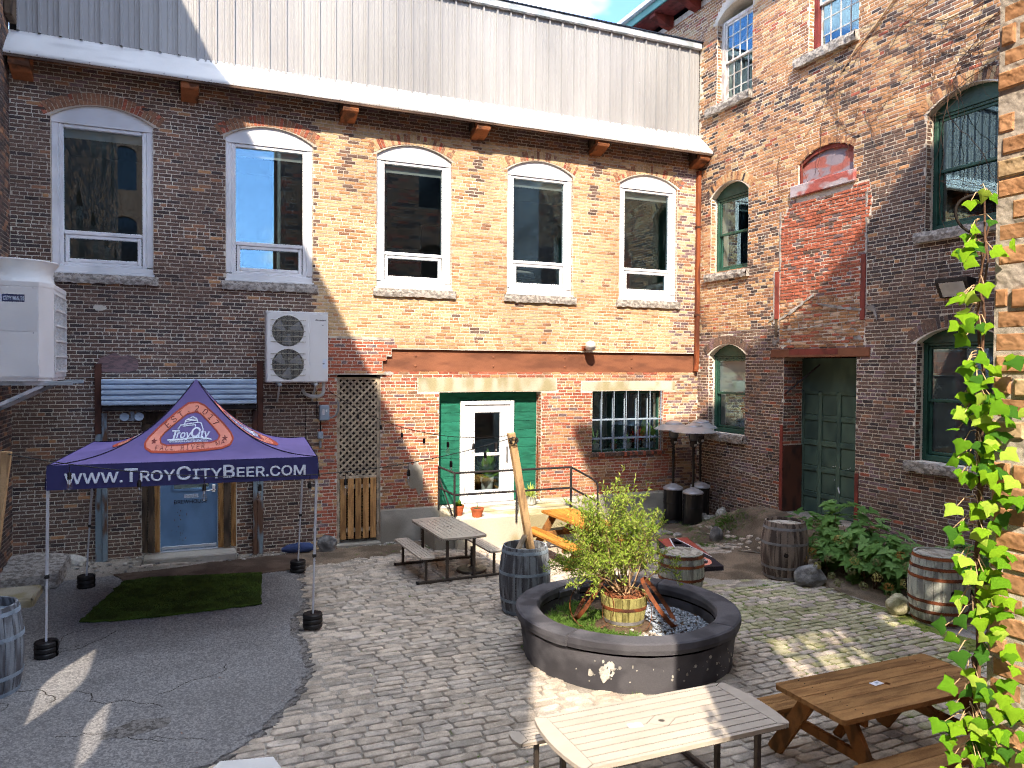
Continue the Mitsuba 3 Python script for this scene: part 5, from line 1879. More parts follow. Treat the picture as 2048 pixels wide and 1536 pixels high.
for dx, dz in ((0, .017), (-.012, 0), (.012, 0)):
    m.poly(sg.Polygon([(-8.67 + dx, 4.21 + dz), (-8.66 + dx, 4.22 + dz), (-8.67 + dx, 4.235 + dz), (-8.68 + dx, 4.22 + dz)]), -yf + .0105, -yf + .012, 'ink', .5, FB)
m.box((-8.575, yf - .0115, 4.13), (-8.545, yf - .0095, 4.137), 'ink', .5)
m.box((-8.565, yf - .0115, 3.36), (-8.495, yf - .0095, 3.53), 'logo_white', .5)
m.box((-8.565, yf - .0125, 3.44), (-8.53, yf - .0112, 3.455), 'ink', .5)
m.build(AC + '__marks', 'mat_matte')
for x in (-9.3, -8.68):
    m = MB()
    m.box((x - .03, yf - .02, 3.055), (x + .03, 0, 3.095), 'galvanised', None, .004)
    m.beam((x, yf + .05, 3.06), (x, -.01, 2.75), .03, .03, 'galvanised', None, .003)
    m.build(AC + '__bracket', 'mat_satin')
k = thing('pipe', 'white insulated pipe looping under the two fan condenser', 'pipe')
m = MB()
m.tube([(-8.53, -.36, 3.12), (-8.53, -.36, 2.95), (-8.55, -.34, 2.88), (-8.62, -.3, 2.85), (-8.74, -.22, 2.855), (-8.82, -.12, 2.89), (-8.85, .0, 2.96)], .032, 'pot_white', .5, 12)
m.build(k, 'mat_matte')
k = thing('electrical_box', 'larger grey switch box fixed to the wall below the two fan condenser', 'electrical box')
m = MB(); m.box((-8.56, -.13, 2.40), (-8.385, -.005, 2.68), 'box_grey', .5, .008); m.build(k + '__case', 'mat_satin')
m = MB(); m.box((-8.555, -.142, 2.405), (-8.39, -.131, 2.675), 'box_grey', .6, .005); m.box((-8.52, -.150, 2.50), (-8.475, -.1425, 2.61), 'paper', .5, .002); m.box((-8.452, -.150, 2.56), (-8.425, -.1425, 2.60), 'paper', .2, .002); m.build(k + '__door', 'mat_satin')
k = thing('electrical_box', 'small grey outlet box on the wall under the larger switch box', 'electrical box')
m = MB(); m.box((-8.585, -.09, 2.06), (-8.49, -.005, 2.19), 'box_grey', .4, .008); m.build(k + '__case', 'mat_satin')
m = MB(); m.box((-8.56, -.07, 1.88), (-8.515, -.005, 2.02), 'ac_grey', .4, .01); m.build(k + '__plug', 'mat_satin')
k = thing('conduit', 'thin grey electrical conduit curving from the switch box up to the lattice screen', 'conduit')
m = MB()
m.tube([(-8.40, -.06, 2.44), (-8.33, -.06, 2.445), (-8.25, -.055, 2.49), (-8.205, -.05, 2.58), (-8.2, -.045, 2.70), (-8.23, -.04, 2.76)], .014, 'ac_grey', .5, 8)
m.tube([(-8.53, -.04, 2.40), (-8.53, -.04, 2.19)], .010, 'wire', .5, 8)
m.tube([(-8.6, -.03, 2.95), (-8.6, -.03, 2.45), (-8.57, -.05, 2.42)], .007, 'wire', .5, 6)
m.tube([(-8.79, -.03, 2.93), (-8.80, -.02, 2.2), (-8.79, -.02, 1.7)], .006, 'wire', .5, 6)
m.build(k, 'mat_satin')

BA = thing('condenser', 'big pale cooling unit with a round top vent at the left edge', 'condenser')
bx0, bx1, by0, by1, bz0, bz1 = -13.38, -12.50, -2.42, -.98, 3.22, 4.50
pl = sg.Polygon([(bx0, by0), (bx1 - .14, by0), (bx1, by0 + .22), (bx1, by1 - .05), (bx1 - .05, by1), (bx0, by1)])
m = MB()
m.poly(pl, bz0, bz1, 'ac_white', .5)
m.poly(pl.buffer(.008), bz1 - .05, bz1 + .012, 'ac_white', .45)
m.poly(pl.buffer(-.02), bz0 - .045, bz0 - .002, 'ac_white', .4)
m.build(BA + '__casing', 'mat_satin')
for a, b in ((bz0 + .015, 3.835), (3.842, bz1 - .06)):
    m = MB()
    m.box((bx0 + .02, by0 - .008, a), (bx1 - .15, by0 - .001, b), 'ac_white', None, .004)
    for x in (-13.2, -12.7):
        m.box((x - .006, by0 - .012, b - .02), (x + .006, by0 - .0085, b - .008), 'ac_grey')
    m.build(BA + '__panel', 'mat_satin')
m = MB()
m.box((bx1 - .001, by0 + .30, bz0 + .08), (bx1 + .002, by1 - .08, bz1 - .12), 'ac_dark', .5)
m.build(BA + '__coil', 'mat_matte')
m = MB()
for y in np.linspace(by0 + .30, by1 - .08, 12):
    m.box((bx1 + .004, y - .012, bz0 + .08), (bx1 + .014, y + .012, bz1 - .12), 'ac_white', .5, .003)
for z in np.linspace(bz0 + .08, bz1 - .12, 6):
    m.box((bx1 + .014, by0 + .29, z - .012), (bx1 + .022, by1 - .07, z + .012), 'ac_white', .5, .003)
m.build(BA + '__side_grille', 'mat_satin')
m = MB()
c = (-13.02, -1.75, 0)
m.lathe([(.50, bz1 + .01), (.485, bz1 + .03), (.46, bz1 + .10), (.455, bz1 + .17), (.47, bz1 + .24), (.52, bz1 + .31), (.535, bz1 + .325), (.535, bz1 + .34), (.50, bz1 + .34), (.44, bz1 + .2), (.40, bz1 + .1), (0, bz1 + .1)], 'ac_white', c, 48, .5, None, False)
m.build(BA + '__top_vent', 'mat_satin')
m = MB()
m.box((-13.30, by0 - .010, 4.235), (-13.06, by0 - .0085, 4.335), 'logo_white', .5)
m.box((-13.058, by0 - .010, 4.235), (-12.80, by0 - .0085, 4.335), 'navy', .5)
m.box((-13.32, by0 - .011, 3.30), (-13.2, by0 - .0085, 3.37), 'ink', .5, .001)
m.build(BA + '__name_plate', 'mat_satin')
lettering([('CITY MULTI', .05)], -13.045, .235, lambda x, y, d: (x, by0 - .0105 - d, 4.258 + y), 'logo_white', BA + '__lettering')
lettering([('MITSUBISHI', .02)], -13.20, .125, lambda x, y, d: (x, by0 - .0105 - d, 4.285 + y), 'navy', BA + '__lettering')
lettering([('ELECTRIC', .02)], -13.20, .125, lambda x, y, d: (x, by0 - .0105 - d, 4.26 + y), 'navy', BA + '__lettering')
m = MB()
for dx, dz in ((0, .024), (-.017, 0), (.017, 0)):
    m.poly(sg.Polygon([(-13.25 + dx, 4.262 + dz), (-13.236 + dx, 4.275 + dz), (-13.25 + dx, 4.29 + dz), (-13.264 + dx, 4.275 + dz)]), -by0 + .0102, -by0 + .012, 'ink', .5, FB)
m.build(BA + '__emblem', 'mat_satin')
for y in (by0 + .12, by1 - .12):
    m = MB()
    m.box((-13.4, y - .03, 3.115), (-12.26, y + .03, 3.172), 'galvanised', None, .004)
    m.beam((-12.62, y, 3.11), (-13.38, y, 2.72), .05, .05, 'galvanised', None, .004)
    m.build(BA + '__bracket', 'mat_satin')

# ------------------------------------------------------------------ roller shutter, steel posts, blue door
SH = thing('roller_shutter', 'rolled up pale blue metal shutter over the blue door between rusty posts', 'shutter')
for i in range(5):
    z = 2.725 + i * .089
    m = MB()
    m.poly(sg.Polygon([(.02, z), (.25, z), (.285, z + .02), (.285, z + .066), (.25, z + .083), (.02, z + .083)]), -12.10, -9.68, 'shutter', None, np.stack([(0, -1, 0), (0, 0, 1), (1, 0, 0)], 1) @ np.diag([1, 1, -1]) if False else np.stack([(0, -1, 0), (0, 0, 1), (-1, 0, 0)], 1) @ np.diag([1.0, 1.0, -1.0]))
    m.build(SH + '__slat', 'mat_satin')
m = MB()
m.box((-12.1, -.25, 2.64), (-9.68, -.03, 2.72), 'black_iron', .5, .01)  # dark bar painted in for the shaded gap below the slats
m.build(SH + '__gap_shade', 'mat_matte')
for i, (x, lab) in enumerate(((-12.165, 'rusty steel post with peeling blue paint at the left end of the shutter'), (-9.60, 'rusty steel post at the right end of the shutter beside the condenser'))):
    k = thing('steel_post', lab, 'post')
    s = 1 if i == 0 else -1
    m = MB()
    zm = 2.25 if i == 0 else 1.6
    m.box((x - .05, -.10, zm), (x + .05, -.002, 3.42 + .07 * i), 'rust_dark', .5, .004)
    m.box((x - .05, -.10, .02), (x + .05, -.002, zm - .004), 'blue_steel', .5, .004)
    m.build(k + '__web', 'mat_cast')
    m = MB()
    m.box((x + s * .055 - (0 if s > 0 else .075), -.13, .02), (x + s * .055 + (.075 if s > 0 else 0), -.002, 2.6), 'blue_steel' if i == 0 else 'rust_dark', .3, .004)
    if i == 1:
        m.box((x + s * .055 - .072, -.135, .02), (x + s * .055 - .004, -.1305, 1.5), 'blue_steel', .5, .001)
    m.build(k + '__flange', 'mat_cast')
m = MB()  # timber and boarding round the door, part of the back building
for a, b, z0, z1, y, p in ((-11.52, -11.43, .18, 2.26, -.02, 'timber_old'), (-11.425, -11.33, .18, 2.26, -.045, 'timber_old'), (-11.325, -11.245, .18, 2.26, -.03, 'timber_raw'), (-10.305, -10.215, .18, 2.26, -.03, 'timber_raw'), (-10.21, -10.10, .18, 2.26, -.05, 'timber_old'), (-10.095, -10.01, .18, 2.26, -.03, 'timber_raw'), (-11.52, -10.01, 2.27, 2.40, -.05, 'timber_old'), (-11.52, -10.01, 2.405, 2.60, -.02, 'timber_old')):
    m = MB()
    m.box((a, y, z0), (b, .06, z1), p, None, .005)
    m.build(BK + '__door_timber', 'mat_rough')
BD = BK + '__brewhouse_door'
m = MB()
m.poly(sg.box(-11.235, .185, -10.315, 2.27).difference(sg.box(-11.02, 1.24, -10.45, 2.02)), -.09, -.045, 'blue_door', .5, FB)
for lo, hi in (((-11.06, 1.20), (-10.41, 1.24)), ((-11.06, 2.02), (-10.41, 2.06)), ((-11.06, 1.241), (-11.02, 2.019)), ((-10.45, 1.241), (-10.41, 2.019))):
    m.box((lo[0], .03, lo[1]), (hi[0], .046, hi[1]), 'blue_door', .4, .004)
m.build(BD + '__leaf', 'mat_satin')
labels[BD + '__leaf'] = {'label': 'blue steel door with black lettering and a small window'}
m = MB(); m.quad((-11.02, .06, 1.24), (-10.45, .06, 1.24), (-10.45, .06, 2.02), (-11.02, .06, 2.02), 'paper'); m.build(BD + '__pane', 'mat_pane')
m = MB(); m.box((-11.1, .2, 1.0), (-10.35, .25, 2.3), 'plug', .5); m.build(BD + '__dark_sheet', 'mat_matte')  # plain dark sheet behind the door glass
m = MB(); m.box((-11.22, .02, .20), (-10.33, .043, .255), 'aluminium', .5, .004); m.box((-11.235, -.02, .158), (-10.315, .05, .178), 'aluminium', .5, .003); m.build(BD + '__sweep', 'mat_metal')
m = MB()
m.box((-10.41, .028, 1.16), (-10.345, .044, 1.30), 'aluminium', .5, .01)
m.tube([(-10.378, .03, 1.21), (-10.378, -.02, 1.21), (-10.43, -.03, 1.205), (-10.50, -.03, 1.20)], .012, 'aluminium', .5, 8)
m.build(BD + '__handle', 'mat_chrome')
lettering([('BREWHOUSE', .062)], -11.02, .54, lambda x, y, d: (x, .0445 - d, .985 + y), 'ink', BD + '__lettering')
m = MB(); m.box((-10.86, .0425, 1.08), (-10.63, .0445, 1.145), 'logo_white', .5); m.box((-10.56, .050, 1.30), (-10.47, .058, 1.43), 'logo_pink', .5) if False else m.box((-10.56, .050, 1.30), (-10.47, .058, 1.42), 'tub_wood', .5); m.build(BD + '__notice', 'mat_matte')
lettering([('PLEASE RING BELL', .016)], -10.85, .21, lambda x, y, d: (x, .0422 - d, 1.118 + y), 'navy', BD + '__lettering', False)
lettering([('FOR ASSISTANCE', .016)], -10.84, .19, lambda x, y, d: (x, .0422 - d, 1.09 + y), 'navy', BD + '__lettering', False)
m = MB()
Rr = np.random.default_rng(55)
for i in range(44):
    x, z = (-10.93 + Rr.normal(0, .05), .6 + Rr.normal(0, .22)) if i < 42 else (-10.55 + Rr.normal(0, .02), .7 + Rr.normal(0, .2))
    s = abs(Rr.normal(.002, .004)) + .0015
    z = np.clip(z, .28, 1.05)
    m.poly(sg.Polygon([(x + s * math.cos(t) * Rr.uniform(.6, 1.2), z + s * 1.8 * math.sin(t) * Rr.uniform(.6, 1.2)) for t in np.linspace(0, 6.28, 7)[:-1]]).buffer(0), -.045, -.0443, 'rust_dark', None, FB)
kk = m.build(BD + '__rust_spots', 'mat_matte')
labels[kk] = {'kind': 'stuff'}
k = thing('wall_lamp', 'twin headed emergency lamp on the brick wall left of the tent peak', 'lamp')
m = MB(); m.box((-11.69, -.08, 2.46), (-11.63, .0, 2.62), 'box_grey', .5, .008); m.build(k + '__base', 'mat_satin')
for s in (-1, 1):
    m = MB()
    m.lathe([(.02, 0), (.055, .02), (.075, .09), (.07, .10), (0, .095)], 'box_grey', (-11.66 + s * .11, -.08, 2.50), 16, .5, np.stack([(1, 0, 0), (0, .35, .94), (0, -.94, .35)], 1))
    m.tube([(-11.66, -.05, 2.47), (-11.66 + s * .1, -.06, 2.47)], .015, 'box_grey', .5, 8)
    m.build(k + '__head', 'mat_satin')
k = thing('rolled_tarp', 'small rolled blue tarp lying at the foot of the back wall behind the tent', 'tarp')
m = MB()
pts = [(-9.26, -.30, .10), (-9.15, -.31, .115), (-8.95, -.30, .12), (-8.78, -.30, .115), (-8.70, -.29, .10)]
m.tube(pts, [.03, .075, .09, .085, .05], 'bag_blue', .5, 14)
m.build(k, 'mat_fabric')

# ------------------------------------------------------------------ fittings of the right side
k = thing('downpipe', 'rusty square downpipe in the corner between the back wall and the mill', 'downpipe')
m = MB()
m.box((-.125, -.11, 3.52), (-.035, -.012, 7.9), 'rust_pipe', .5, .012)
m.beam((-.08, -.06, 3.54), (-.115, -.075, 3.33), .085, .095, 'rust_pipe', .5, .01, up=(0, 1, 0))
m.build(k + '__pipe', 'mat_cast')
for z in (4.6, 6.6):
    m = MB(); m.box((-.14, -.115, z), (-.02, -.0, z + .05), 'rust_dark', .5, .004); m.build(k + '__strap', 'mat_cast')
k = thing('security_lamp', 'round white security lamp on the wall just above the rusty beam', 'lamp')
m = MB(); m.lathe([(0, -.10), (.07, -.085), (.10, -.04), (.105, .0), (.095, .05), (.06, .09), (0, .10)], 'pot_white', (-2.93, -.21, 3.88), 24, .5, None, False); m.build(k + '__dome', 'mat_satin')
m = MB(); m.lathe([(0, -.115), (.085, -.10), (.11, -.05), (.11, -.03)], 'glass' if False else 'aluminium', (-2.93, -.21, 3.88), 24, .5); m.build(k + '__rim', 'mat_metal')
m = MB(); m.tube([(-2.99, .0, 3.82), (-2.99, -.1, 3.82), (-2.95, -.2, 3.86)], .02, 'rust', .5, 8); m.box((-3.04, -.03, 3.77), (-2.94, .0, 3.87), 'rust', .5, .006); m.build(k + '__bracket', 'mat_cast')
k = thing('flood_light', 'black wall pack flood light with a slanted glass front on the shaded mill wall', 'lamp')
M = np.stack([(0, -1, 0), (0, 0, 1), (-1, 0, 0)], 1)
fl = sg.Polygon([(.0, 4.78), (.20, 4.80), (.20, 4.74), (.08, 4.52), (.0, 4.52)])
MX = np.stack([(-1, 0, 0), (0, 0, 1), (0, 1, 0)], 1)
m = MB(); m.poly(fl, -6.66, -6.14, 'black_plastic', .5, MX); m.build(k + '__housing', 'mat_satin')
m = MB(); m.quad((-.203, -6.60, 4.735), (-.203, -6.20, 4.735), (-.092, -6.20, 4.53), (-.092, -6.60, 4.53), 'pot_white', .5); m.build(k + '__lens', 'mat_gloss')
# ------------------------------------------------------------------ barrels
def barrel(label, x, y, H=.92, rh=.30, rb=.365, stave='barrel_blue', hoop='hoop_blue', hoops=(.06, .20, .36, .66, .82, .955), n=22, z=0.0, recess=.035, head='barrel_head', group='wooden barrels in the yard', bung=None, cut=1.0, rot=0.0, mat='mat_rough'):
    k = thing('barrel', label, 'barrel', group)
    full = H / cut
    prof = lambda t: rh + (rb - rh) * (1 - (2 * t - 1) ** 2)
    zs = np.linspace(0, cut, 11)
    for i in range(n):
        a0, a1 = 2 * np.pi * (i + .015) / n + rot, 2 * np.pi * (i + .985) / n + rot
        am = (a0 + a1) / 2
        V, F = [], []
        j = rng.uniform(-.002, .002)
        for t in zs:
            r = prof(t) + j
            for a, e in ((a0, -.003), (a0 + (a1 - a0) * .12, 0), (a0 + (a1 - a0) * .88, 0), (a1, -.003)):
                V.append((x + (r + e) * math.cos(a), y + (r + e) * math.sin(a), z + t * full))
            for a in (a1, a0):
                V.append((x + (r - .025) * math.cos(a), y + (r - .025) * math.sin(a), z + t * full))
        for q in range(len(zs) - 1):
            for w in range(6):
                F.append([q * 6 + w, q * 6 + (w + 1) % 6, (q + 1) * 6 + (w + 1) % 6, (q + 1) * 6 + w])
        m = MB()
        m.add(V, F, stave, .5 + .5 * math.sin(i * 12.9) * .9)
        b = len(V) - 6
        m.add([V[b + w] for w in range(6)], [[0, 1, 2], [0, 2, 3], [0, 3, 4], [0, 4, 5]], stave)
        m.build(k + '__stave', mat)
    for t in hoops:
        if t > cut:
            continue
        m = MB()
        w = .042
        za, zb = z + t * full - w / 2, z + t * full + w / 2
        ra, rb_ = prof(t - w / 2 / full) + .004, prof(t + w / 2 / full) + .004
        m.lathe([(ra - .004, za), (ra, za), (rb_, zb), (rb_ - .004, zb)], hoop, (x, y, 0), 44, None)
        m.build(k + '__hoop', 'mat_cast')
    m = MB()
    zt = z + H - recess
    for i in range(6):
        c = sg.Point(0, 0).buffer(prof(cut) - .02, 32).intersection(sg.box(-1, -.36 + i * .121, 1, -.36 + i * .121 + .118))
        m.poly(c, zt - .02, zt + rng.uniform(-.001, .001), head, None, rotz(rot + .4), (x, y, 0))
    m.build(k + '__head', 'mat_rough')
    if bung is not None:
        m = MB()
        a, t = bung
        r = prof(t)
        c = np.array([x + r * math.cos(a), y + r * math.sin(a), z + t * full])
        d = np.array([math.cos(a), math.sin(a), 0])
        M = np.stack([np.cross((0, 0, 1), d), (0, 0, 1), d], 1)
        m.lathe([(.036, -.01), (.036, .004), (.026, .006), (0, .0045)], 'plug', c, 14, .5, M)
        m.build(k + '__bung', 'mat_matte')
    return k


barrel('tall blue grey barrel with a leaning timber post standing in it', -6.47, -4.73, .93, .305, .36, 'barrel_blue', 'hoop_blue', (.045, .22, .62, .93), recess=.12, head='barrel_head', rot=.2)
barrel('dark weathered barrel with a bung hole standing in front of the mill door', -1.82, -4.76, .93, .315, .375, 'barrel_brown', 'hoop_grey', (.05, .23, .64, .90), recess=.05, bung=(-2.25, .47), rot=.1)
barrel('grey barrel with rusty hoops under the ivy at the right', -1.42, -7.22, .93, .315, .375, 'barrel_grey', 'rust', (.045, .20, .35, .68, .82, .965), recess=.02, bung=(-2.0, .5), rot=.5)
barrel('low cut down barrel with three rusty hoops behind the round planter', -3.90, -4.82, .62, .30, .345, 'barrel_grey', 'rust', (.34, .62, .80), recess=-.0, cut=.85, rot=.3)
barrel('grey barrel cut by the left edge of the picture', -12.74, -5.10, .93, .31, .365, 'barrel_blue', 'hoop_blue', (.05, .24, .66, .93), recess=.10, head='hoop_blue', rot=.6)
m = MB()  # stain running from the bung
k = thing('timber_post', 'leaning pale timber post standing in the blue grey barrel', 'post')
pa = np.array([-6.40, -4.80, .80]); pb = np.array([-6.70, -4.74, 2.50])
m.beam(pa, pb, .095, .095, 'timber_post', .5, .006, up=(0, 1, 0)); m.build(k, 'mat_rough')
k = thing('timber_offcut', 'short grey board leaning beside the post in the blue grey barrel', 'board')
m = MB(); m.beam((-6.68, -4.84, .80), (-6.50, -4.80, 1.08), .035, .09, 'lattice', .5, .004, up=(0, 1, 0)); m.build(k, 'mat_rough')
k = thing('timber_post', 'pale leaning timber post standing in the barrel at the left edge', 'post')
m = MB(); m.beam((-12.72, -5.10, .8), (-12.545, -5.0, 2.49), .10, .10, 'timber_post', .4, .006, up=(0, 1, 0)); m.build(k, 'mat_rough')


# ------------------------------------------------------------------ tables
def resin_top(key, L, W, M, o, z, th=.035, n=8, border=.10, hole=False, bow=.05, ends='mat_satin'):
    """Boarded resin top: mitred border, slats with dark gaps; corners rounded, short ends bowed."""
    def outline(l, w, bw):
        pts = []
        for t in np.linspace(-1, 1, 9):
            pts.append((l / 2 - bw * t * t, w / 2 * t))
        for t in np.linspace(1, -1, 9):
            pts.append((-l / 2 + bw * t * t, w / 2 * t))
        return sg.Polygon(pts).buffer(-.035).buffer(.035)
    out = outline(L, W, bow)
    inn = sg.box(-L / 2 + border + bow * .7, -W / 2 + border * .35, L / 2 - border - bow * .7, W / 2 - border * .35) if W > .4 else sg.box(-L / 2 + border + bow * .7, -W / 2 + .045, L / 2 - border - bow * .7, W / 2 - .045)
    m = MB()
    m.poly(out.buffer(-.006), z - th, z - .004, 'resin_groove', .5, M, o)
    m.build(key + '__base', 'mat_satin')
    rim = out.difference(inn.buffer(.005))
    a, b, c, d = inn.bounds
    diag = [sg.LineString([(sx * (c), sy * d), (sx * (L / 2 + .1), sy * (d + (L / 2 + .1 - c) * .55))])  .buffer(.005) for sx in (-1, 1) for sy in (-1, 1)]
    for dg in diag:
        rim = rim.difference(dg)
    for g in sorted(getattr(rim, 'geoms', [rim]), key=lambda g: (g.centroid.x, g.centroid.y)):
        if g.area > 1e-4:
            m = MB()
            m.poly(g, z - th * .8, z, 'resin_top', None, M, o)
            m.build(key + '__border', ends)
    w = (d - b) / n
    dia = sg.Polygon([(-.125, 0), (0, .085), (.125, 0), (0, -.085)]) if hole else None
    for i in range(n):
        s = sg.box(a, b + i * w + .005, c, b + (i + 1) * w - .005)
        if dia is not None:
            s = s.difference(dia.buffer(.007))
        m = MB()
        m.poly(s, z - .015, z - .0005, 'resin_top', None, M, o)
        m.build(key + '__slat', ends)
    if dia is not None:
        m = MB()
        m.poly(dia.difference(sg.Point(0, 0).buffer(.026)), z - .01, z, 'resin_top', None, M, o)
        m.build(key + '__umbrella_plate', ends)


def steel_table(label, cx, cy, ang, L, W, bl, off):
    k = thing('picnic_table', label, 'picnic table')
    M = rotz(ang)
    o = np.array([cx, cy, 0.0])
    resin_top(k + '__top', L, W, M, o, .74, .04, 8, .11, True)
    for s in (-1, 1):
        resin_top(k + '__bench', bl, .25, M, o + M @ np.array([0, s * off, 0]), .445, .032, 3, .09, False, .03)
    if True:
        for e in (-1, 1):
            x = e * (L / 2 - .22)
            m = MB()
            m.beam((x, -off - .14, .035), (x, off + .14, .035), .04, .04, 'bronze_steel', .5, .004)
            m.v[-1][:] = m.v[-1] @ M.T + o
            m.build(k + '__foot_rail', 'mat_satin')
            for s in (-1, 1):
                m = MB()
                m.beam((x, s * off, .056), (x, s * off, .41), .038, .038, 'bronze_steel', .5, .004)
                m.v[-1][:] = m.v[-1] @ M.T + o
                m.build(k + '__bench_leg', 'mat_satin')
                m = MB()
                m.beam((x, s * W * .30, .056), (x, s * W * .30, .70), .042, .042, 'bronze_steel', .5, .004)
                m.v[-1][:] = m.v[-1] @ M.T + o
                m.build(k + '__leg', 'mat_satin')
                m = MB()
                m.box((x - .024, s * (off + .14) - .02, .012), (x + .024, s * (off + .14) + .02, .058), 'black_plastic', .5, .006, M, o)
                m.build(k + '__end_cap', 'mat_satin')
            m = MB()
            m.beam((x, -W * .30, .68), (x, W * .30, .68), .035, .03, 'bronze_steel', .5, .003)
            m.beam((x * .98, 0, .66), (x * .3, 0, .69), .025, .012, 'bronze_steel', .5, .003)
            m.v[:] = [v @ M.T + o for v in m.v]
            m.build(k + '__brace', 'mat_satin')
    return k


steel_table('taupe boarded steel picnic table nearest the viewer half in sunlight', -7.51, -9.565, -.01, 1.86, .80, 1.86, .72)
steel_table('taupe boarded steel picnic table beside the concrete landing', -6.82, -2.36, math.pi / 2 + .03, 1.68, .76, 1.5, .58)


def wood_table(label, cx, cy, ang, L, W, wood, off=.60):
    k = thing('picnic_table', label, 'picnic table')
    M = rotz(ang)
    o = np.array([cx, cy, 0.0])
    n = 5
    w = W / n
    hole = sg.Point(0, 0).buffer(.024)
    for i in range(n):
        m = MB()
        s = sg.box(-L / 2 + rng.uniform(0, .004), -W / 2 + i * w + .003, L / 2 - rng.uniform(0, .004), -W / 2 + (i + 1) * w - .003).buffer(.008, join_style=1).buffer(-.008)
        if i in (0, n - 1):
            c = sg.box(-L / 2, -W / 2, L / 2, W / 2).buffer(-.05).buffer(.05)
            s = s.intersection(c)
        m.poly(s.difference(hole), .70, .74 + rng.uniform(-.0015, .0015), wood, None, M, o)
        for e in (-1, 1):
            for d in (-.035, .035):
                m.lathe([(.006, .7405), (.005, .7425), (0, .7425)], 'plug', o + M @ np.array([e * (L / 2 - .24), -W / 2 + (i + .5) * w + d, 0]), 8, .5)
        m.build(k + '__top_plank', 'mat_matte')
    for s in (-1, 1):
        for j in range(2):
            m = MB()
            yy = s * off + (j - .5) * .135
            m.poly(sg.box(-L / 2, yy - .065, L / 2, yy + .065).buffer(-.01).buffer(.01), .405, .443, wood, None, M, o)
            m.build(k + '__bench_plank', 'mat_matte')
    for e in (-1, 1):
        x = e * (L / 2 - .24)
        for s in (-1, 1):
            m = MB()
            m.beam((x, s * .62, .0), (x, s * .16, .70), .04, .14, 'teak_leg', None, .004, up=(0, s * .7, .6))
            m.v[-1][:] = m.v[-1] @ M.T + o
            m.build(k + '__leg', 'mat_rough')
        m = MB()
        m.beam((x - e * .045, -off - .12, .36), (x - e * .045, off + .12, .36), .04, .085, 'teak_leg', None, .004)
        m.v[-1][:] = m.v[-1] @ M.T + o
        m.build(k + '__crossbeam', 'mat_rough')
        m = MB()
        m.beam((x - e * .045, -W / 2 + .04, .66), (x - e * .045, W / 2 - .04, .66), .04, .075, 'teak_leg', None, .004)
        m.beam((x - e * .09, 0, .40), (x - e * .45, 0, .68), .075, .04, 'teak_leg', None, .004)
        m.v[:] = [v @ M.T + o for v in m.v]
        m.build(k + '__brace', 'mat_rough')
    return k


wood_table('brown wooden picnic table in the shade at the lower right under the ivy', -5.34, -9.735, 0.0, 1.80, .75, 'teak')
wood_table('honey coloured wooden picnic table in the sun beside the landing', -4.40, -2.50, math.pi / 2 + .02, 1.80, .66, 'teak_far', .56)
k = thing('umbrella_base', 'round dark umbrella base under the steel table beside the landing', 'umbrella base')
m = MB(); m.lathe([(0, .012), (.25, .012), (.255, .03), (.24, .055), (.06, .07), (.03, .09)], 'bronze_steel', (-6.46, -2.55, 0), 36, .5); m.build(k + '__plate', 'mat_satin')
m = MB(); m.tube([(-6.46, -2.55, .08), (-6.46, -2.55, .42)], .022, 'black_iron', .5, 12); m.build(k + '__socket', 'mat_satin')
for lab, x, y, z, a in (('white paper card lying on the steel picnic table nearest the viewer', -7.74, -9.56, .7415, -.15), ('white paper card lying on the shaded brown wooden picnic table', -5.43, -9.70, .7425, .1)):
    k = thing('paper_card', lab, 'card')
    m = MB()
    m.box((-.055, -.032, 0), (.055, .032, .0012), 'paper', .5, 0, rotz(a), (x, y, z)); m.build(k + '__sheet', 'mat_matte')
    m = MB()
    m.box((-.008, -.010, .0013), (.022, .016, .0018), 'box_grey', .5, 0, rotz(a), (x, y, z)); m.build(k + '__print', 'mat_matte')
k = thing('board', 'pale blue grey panel lying on the cobbles at the bottom edge', 'board')
m = MB()
m.poly(sg.Polygon([(-10.75, -7.86), (-10.56, -7.57), (-10.14, -7.66), (-10.08, -7.95)]), .03, .07, 'ac_white', .5)
m.build(k, 'mat_satin')

# ------------------------------------------------------------------ landing, handrail, pots
k = thing('concrete_landing', 'pale concrete landing in front of the white door', 'landing')
m = MB(); m.box((-6.22, -1.12, -.02), (-3.62, -.037, .575), 'concrete_stain', .45, .02); m.build(k + '__platform', 'mat_rough')
m = MB(); m.box((-6.22, -.036, .5), (-3.98, .30, .60), 'concrete', .5, .008); m.build(k + '__door_sill', 'mat_rough')
m = MB(); m.box((-6.62, -1.0, -.02), (-6.222, -.04, .44), 'concrete', .6, .02); m.build(k + '__side_step', 'mat_rough')
for i in range(3):
    m = MB(); m.box((-3.618 + i * .28, -1.1, -.02), (-3.34 + i * .28, -.04, .43 - i * .145), 'concrete', None, .012); m.build(k + '__step', 'mat_rough')
HR = thing('handrail', 'black iron pipe handrail round the concrete landing', 'handrail')
top, mid = 1.43, 1.02
P = {'a': (-6.24, -.06), 'b': (-6.24, -1.02), 'c': (-3.80, -1.02)}
def rail(pts, rad=.021, name='__rail'):
    m = MB(); m.tube(pts, rad, 'black_iron', .5, 10); m.build(HR + name, 'mat_cast')
for z in (top, mid):
    rail([(*P['a'], z), (*P['b'], z)])
    rail([(*P['b'], z), (*P['c'], z)])
rail([(*P['c'], top), (-3.36, -1.02, 1.20), (-3.22, -1.02, 1.10), (-3.19, -1.02, 1.02), (-3.19, -1.02, .05)])
rail([(*P['c'], mid), (-3.19, -1.02, .70)])
rail([(-6.24, -.12, 1.2), (-6.24, -.9, .62)], .016)
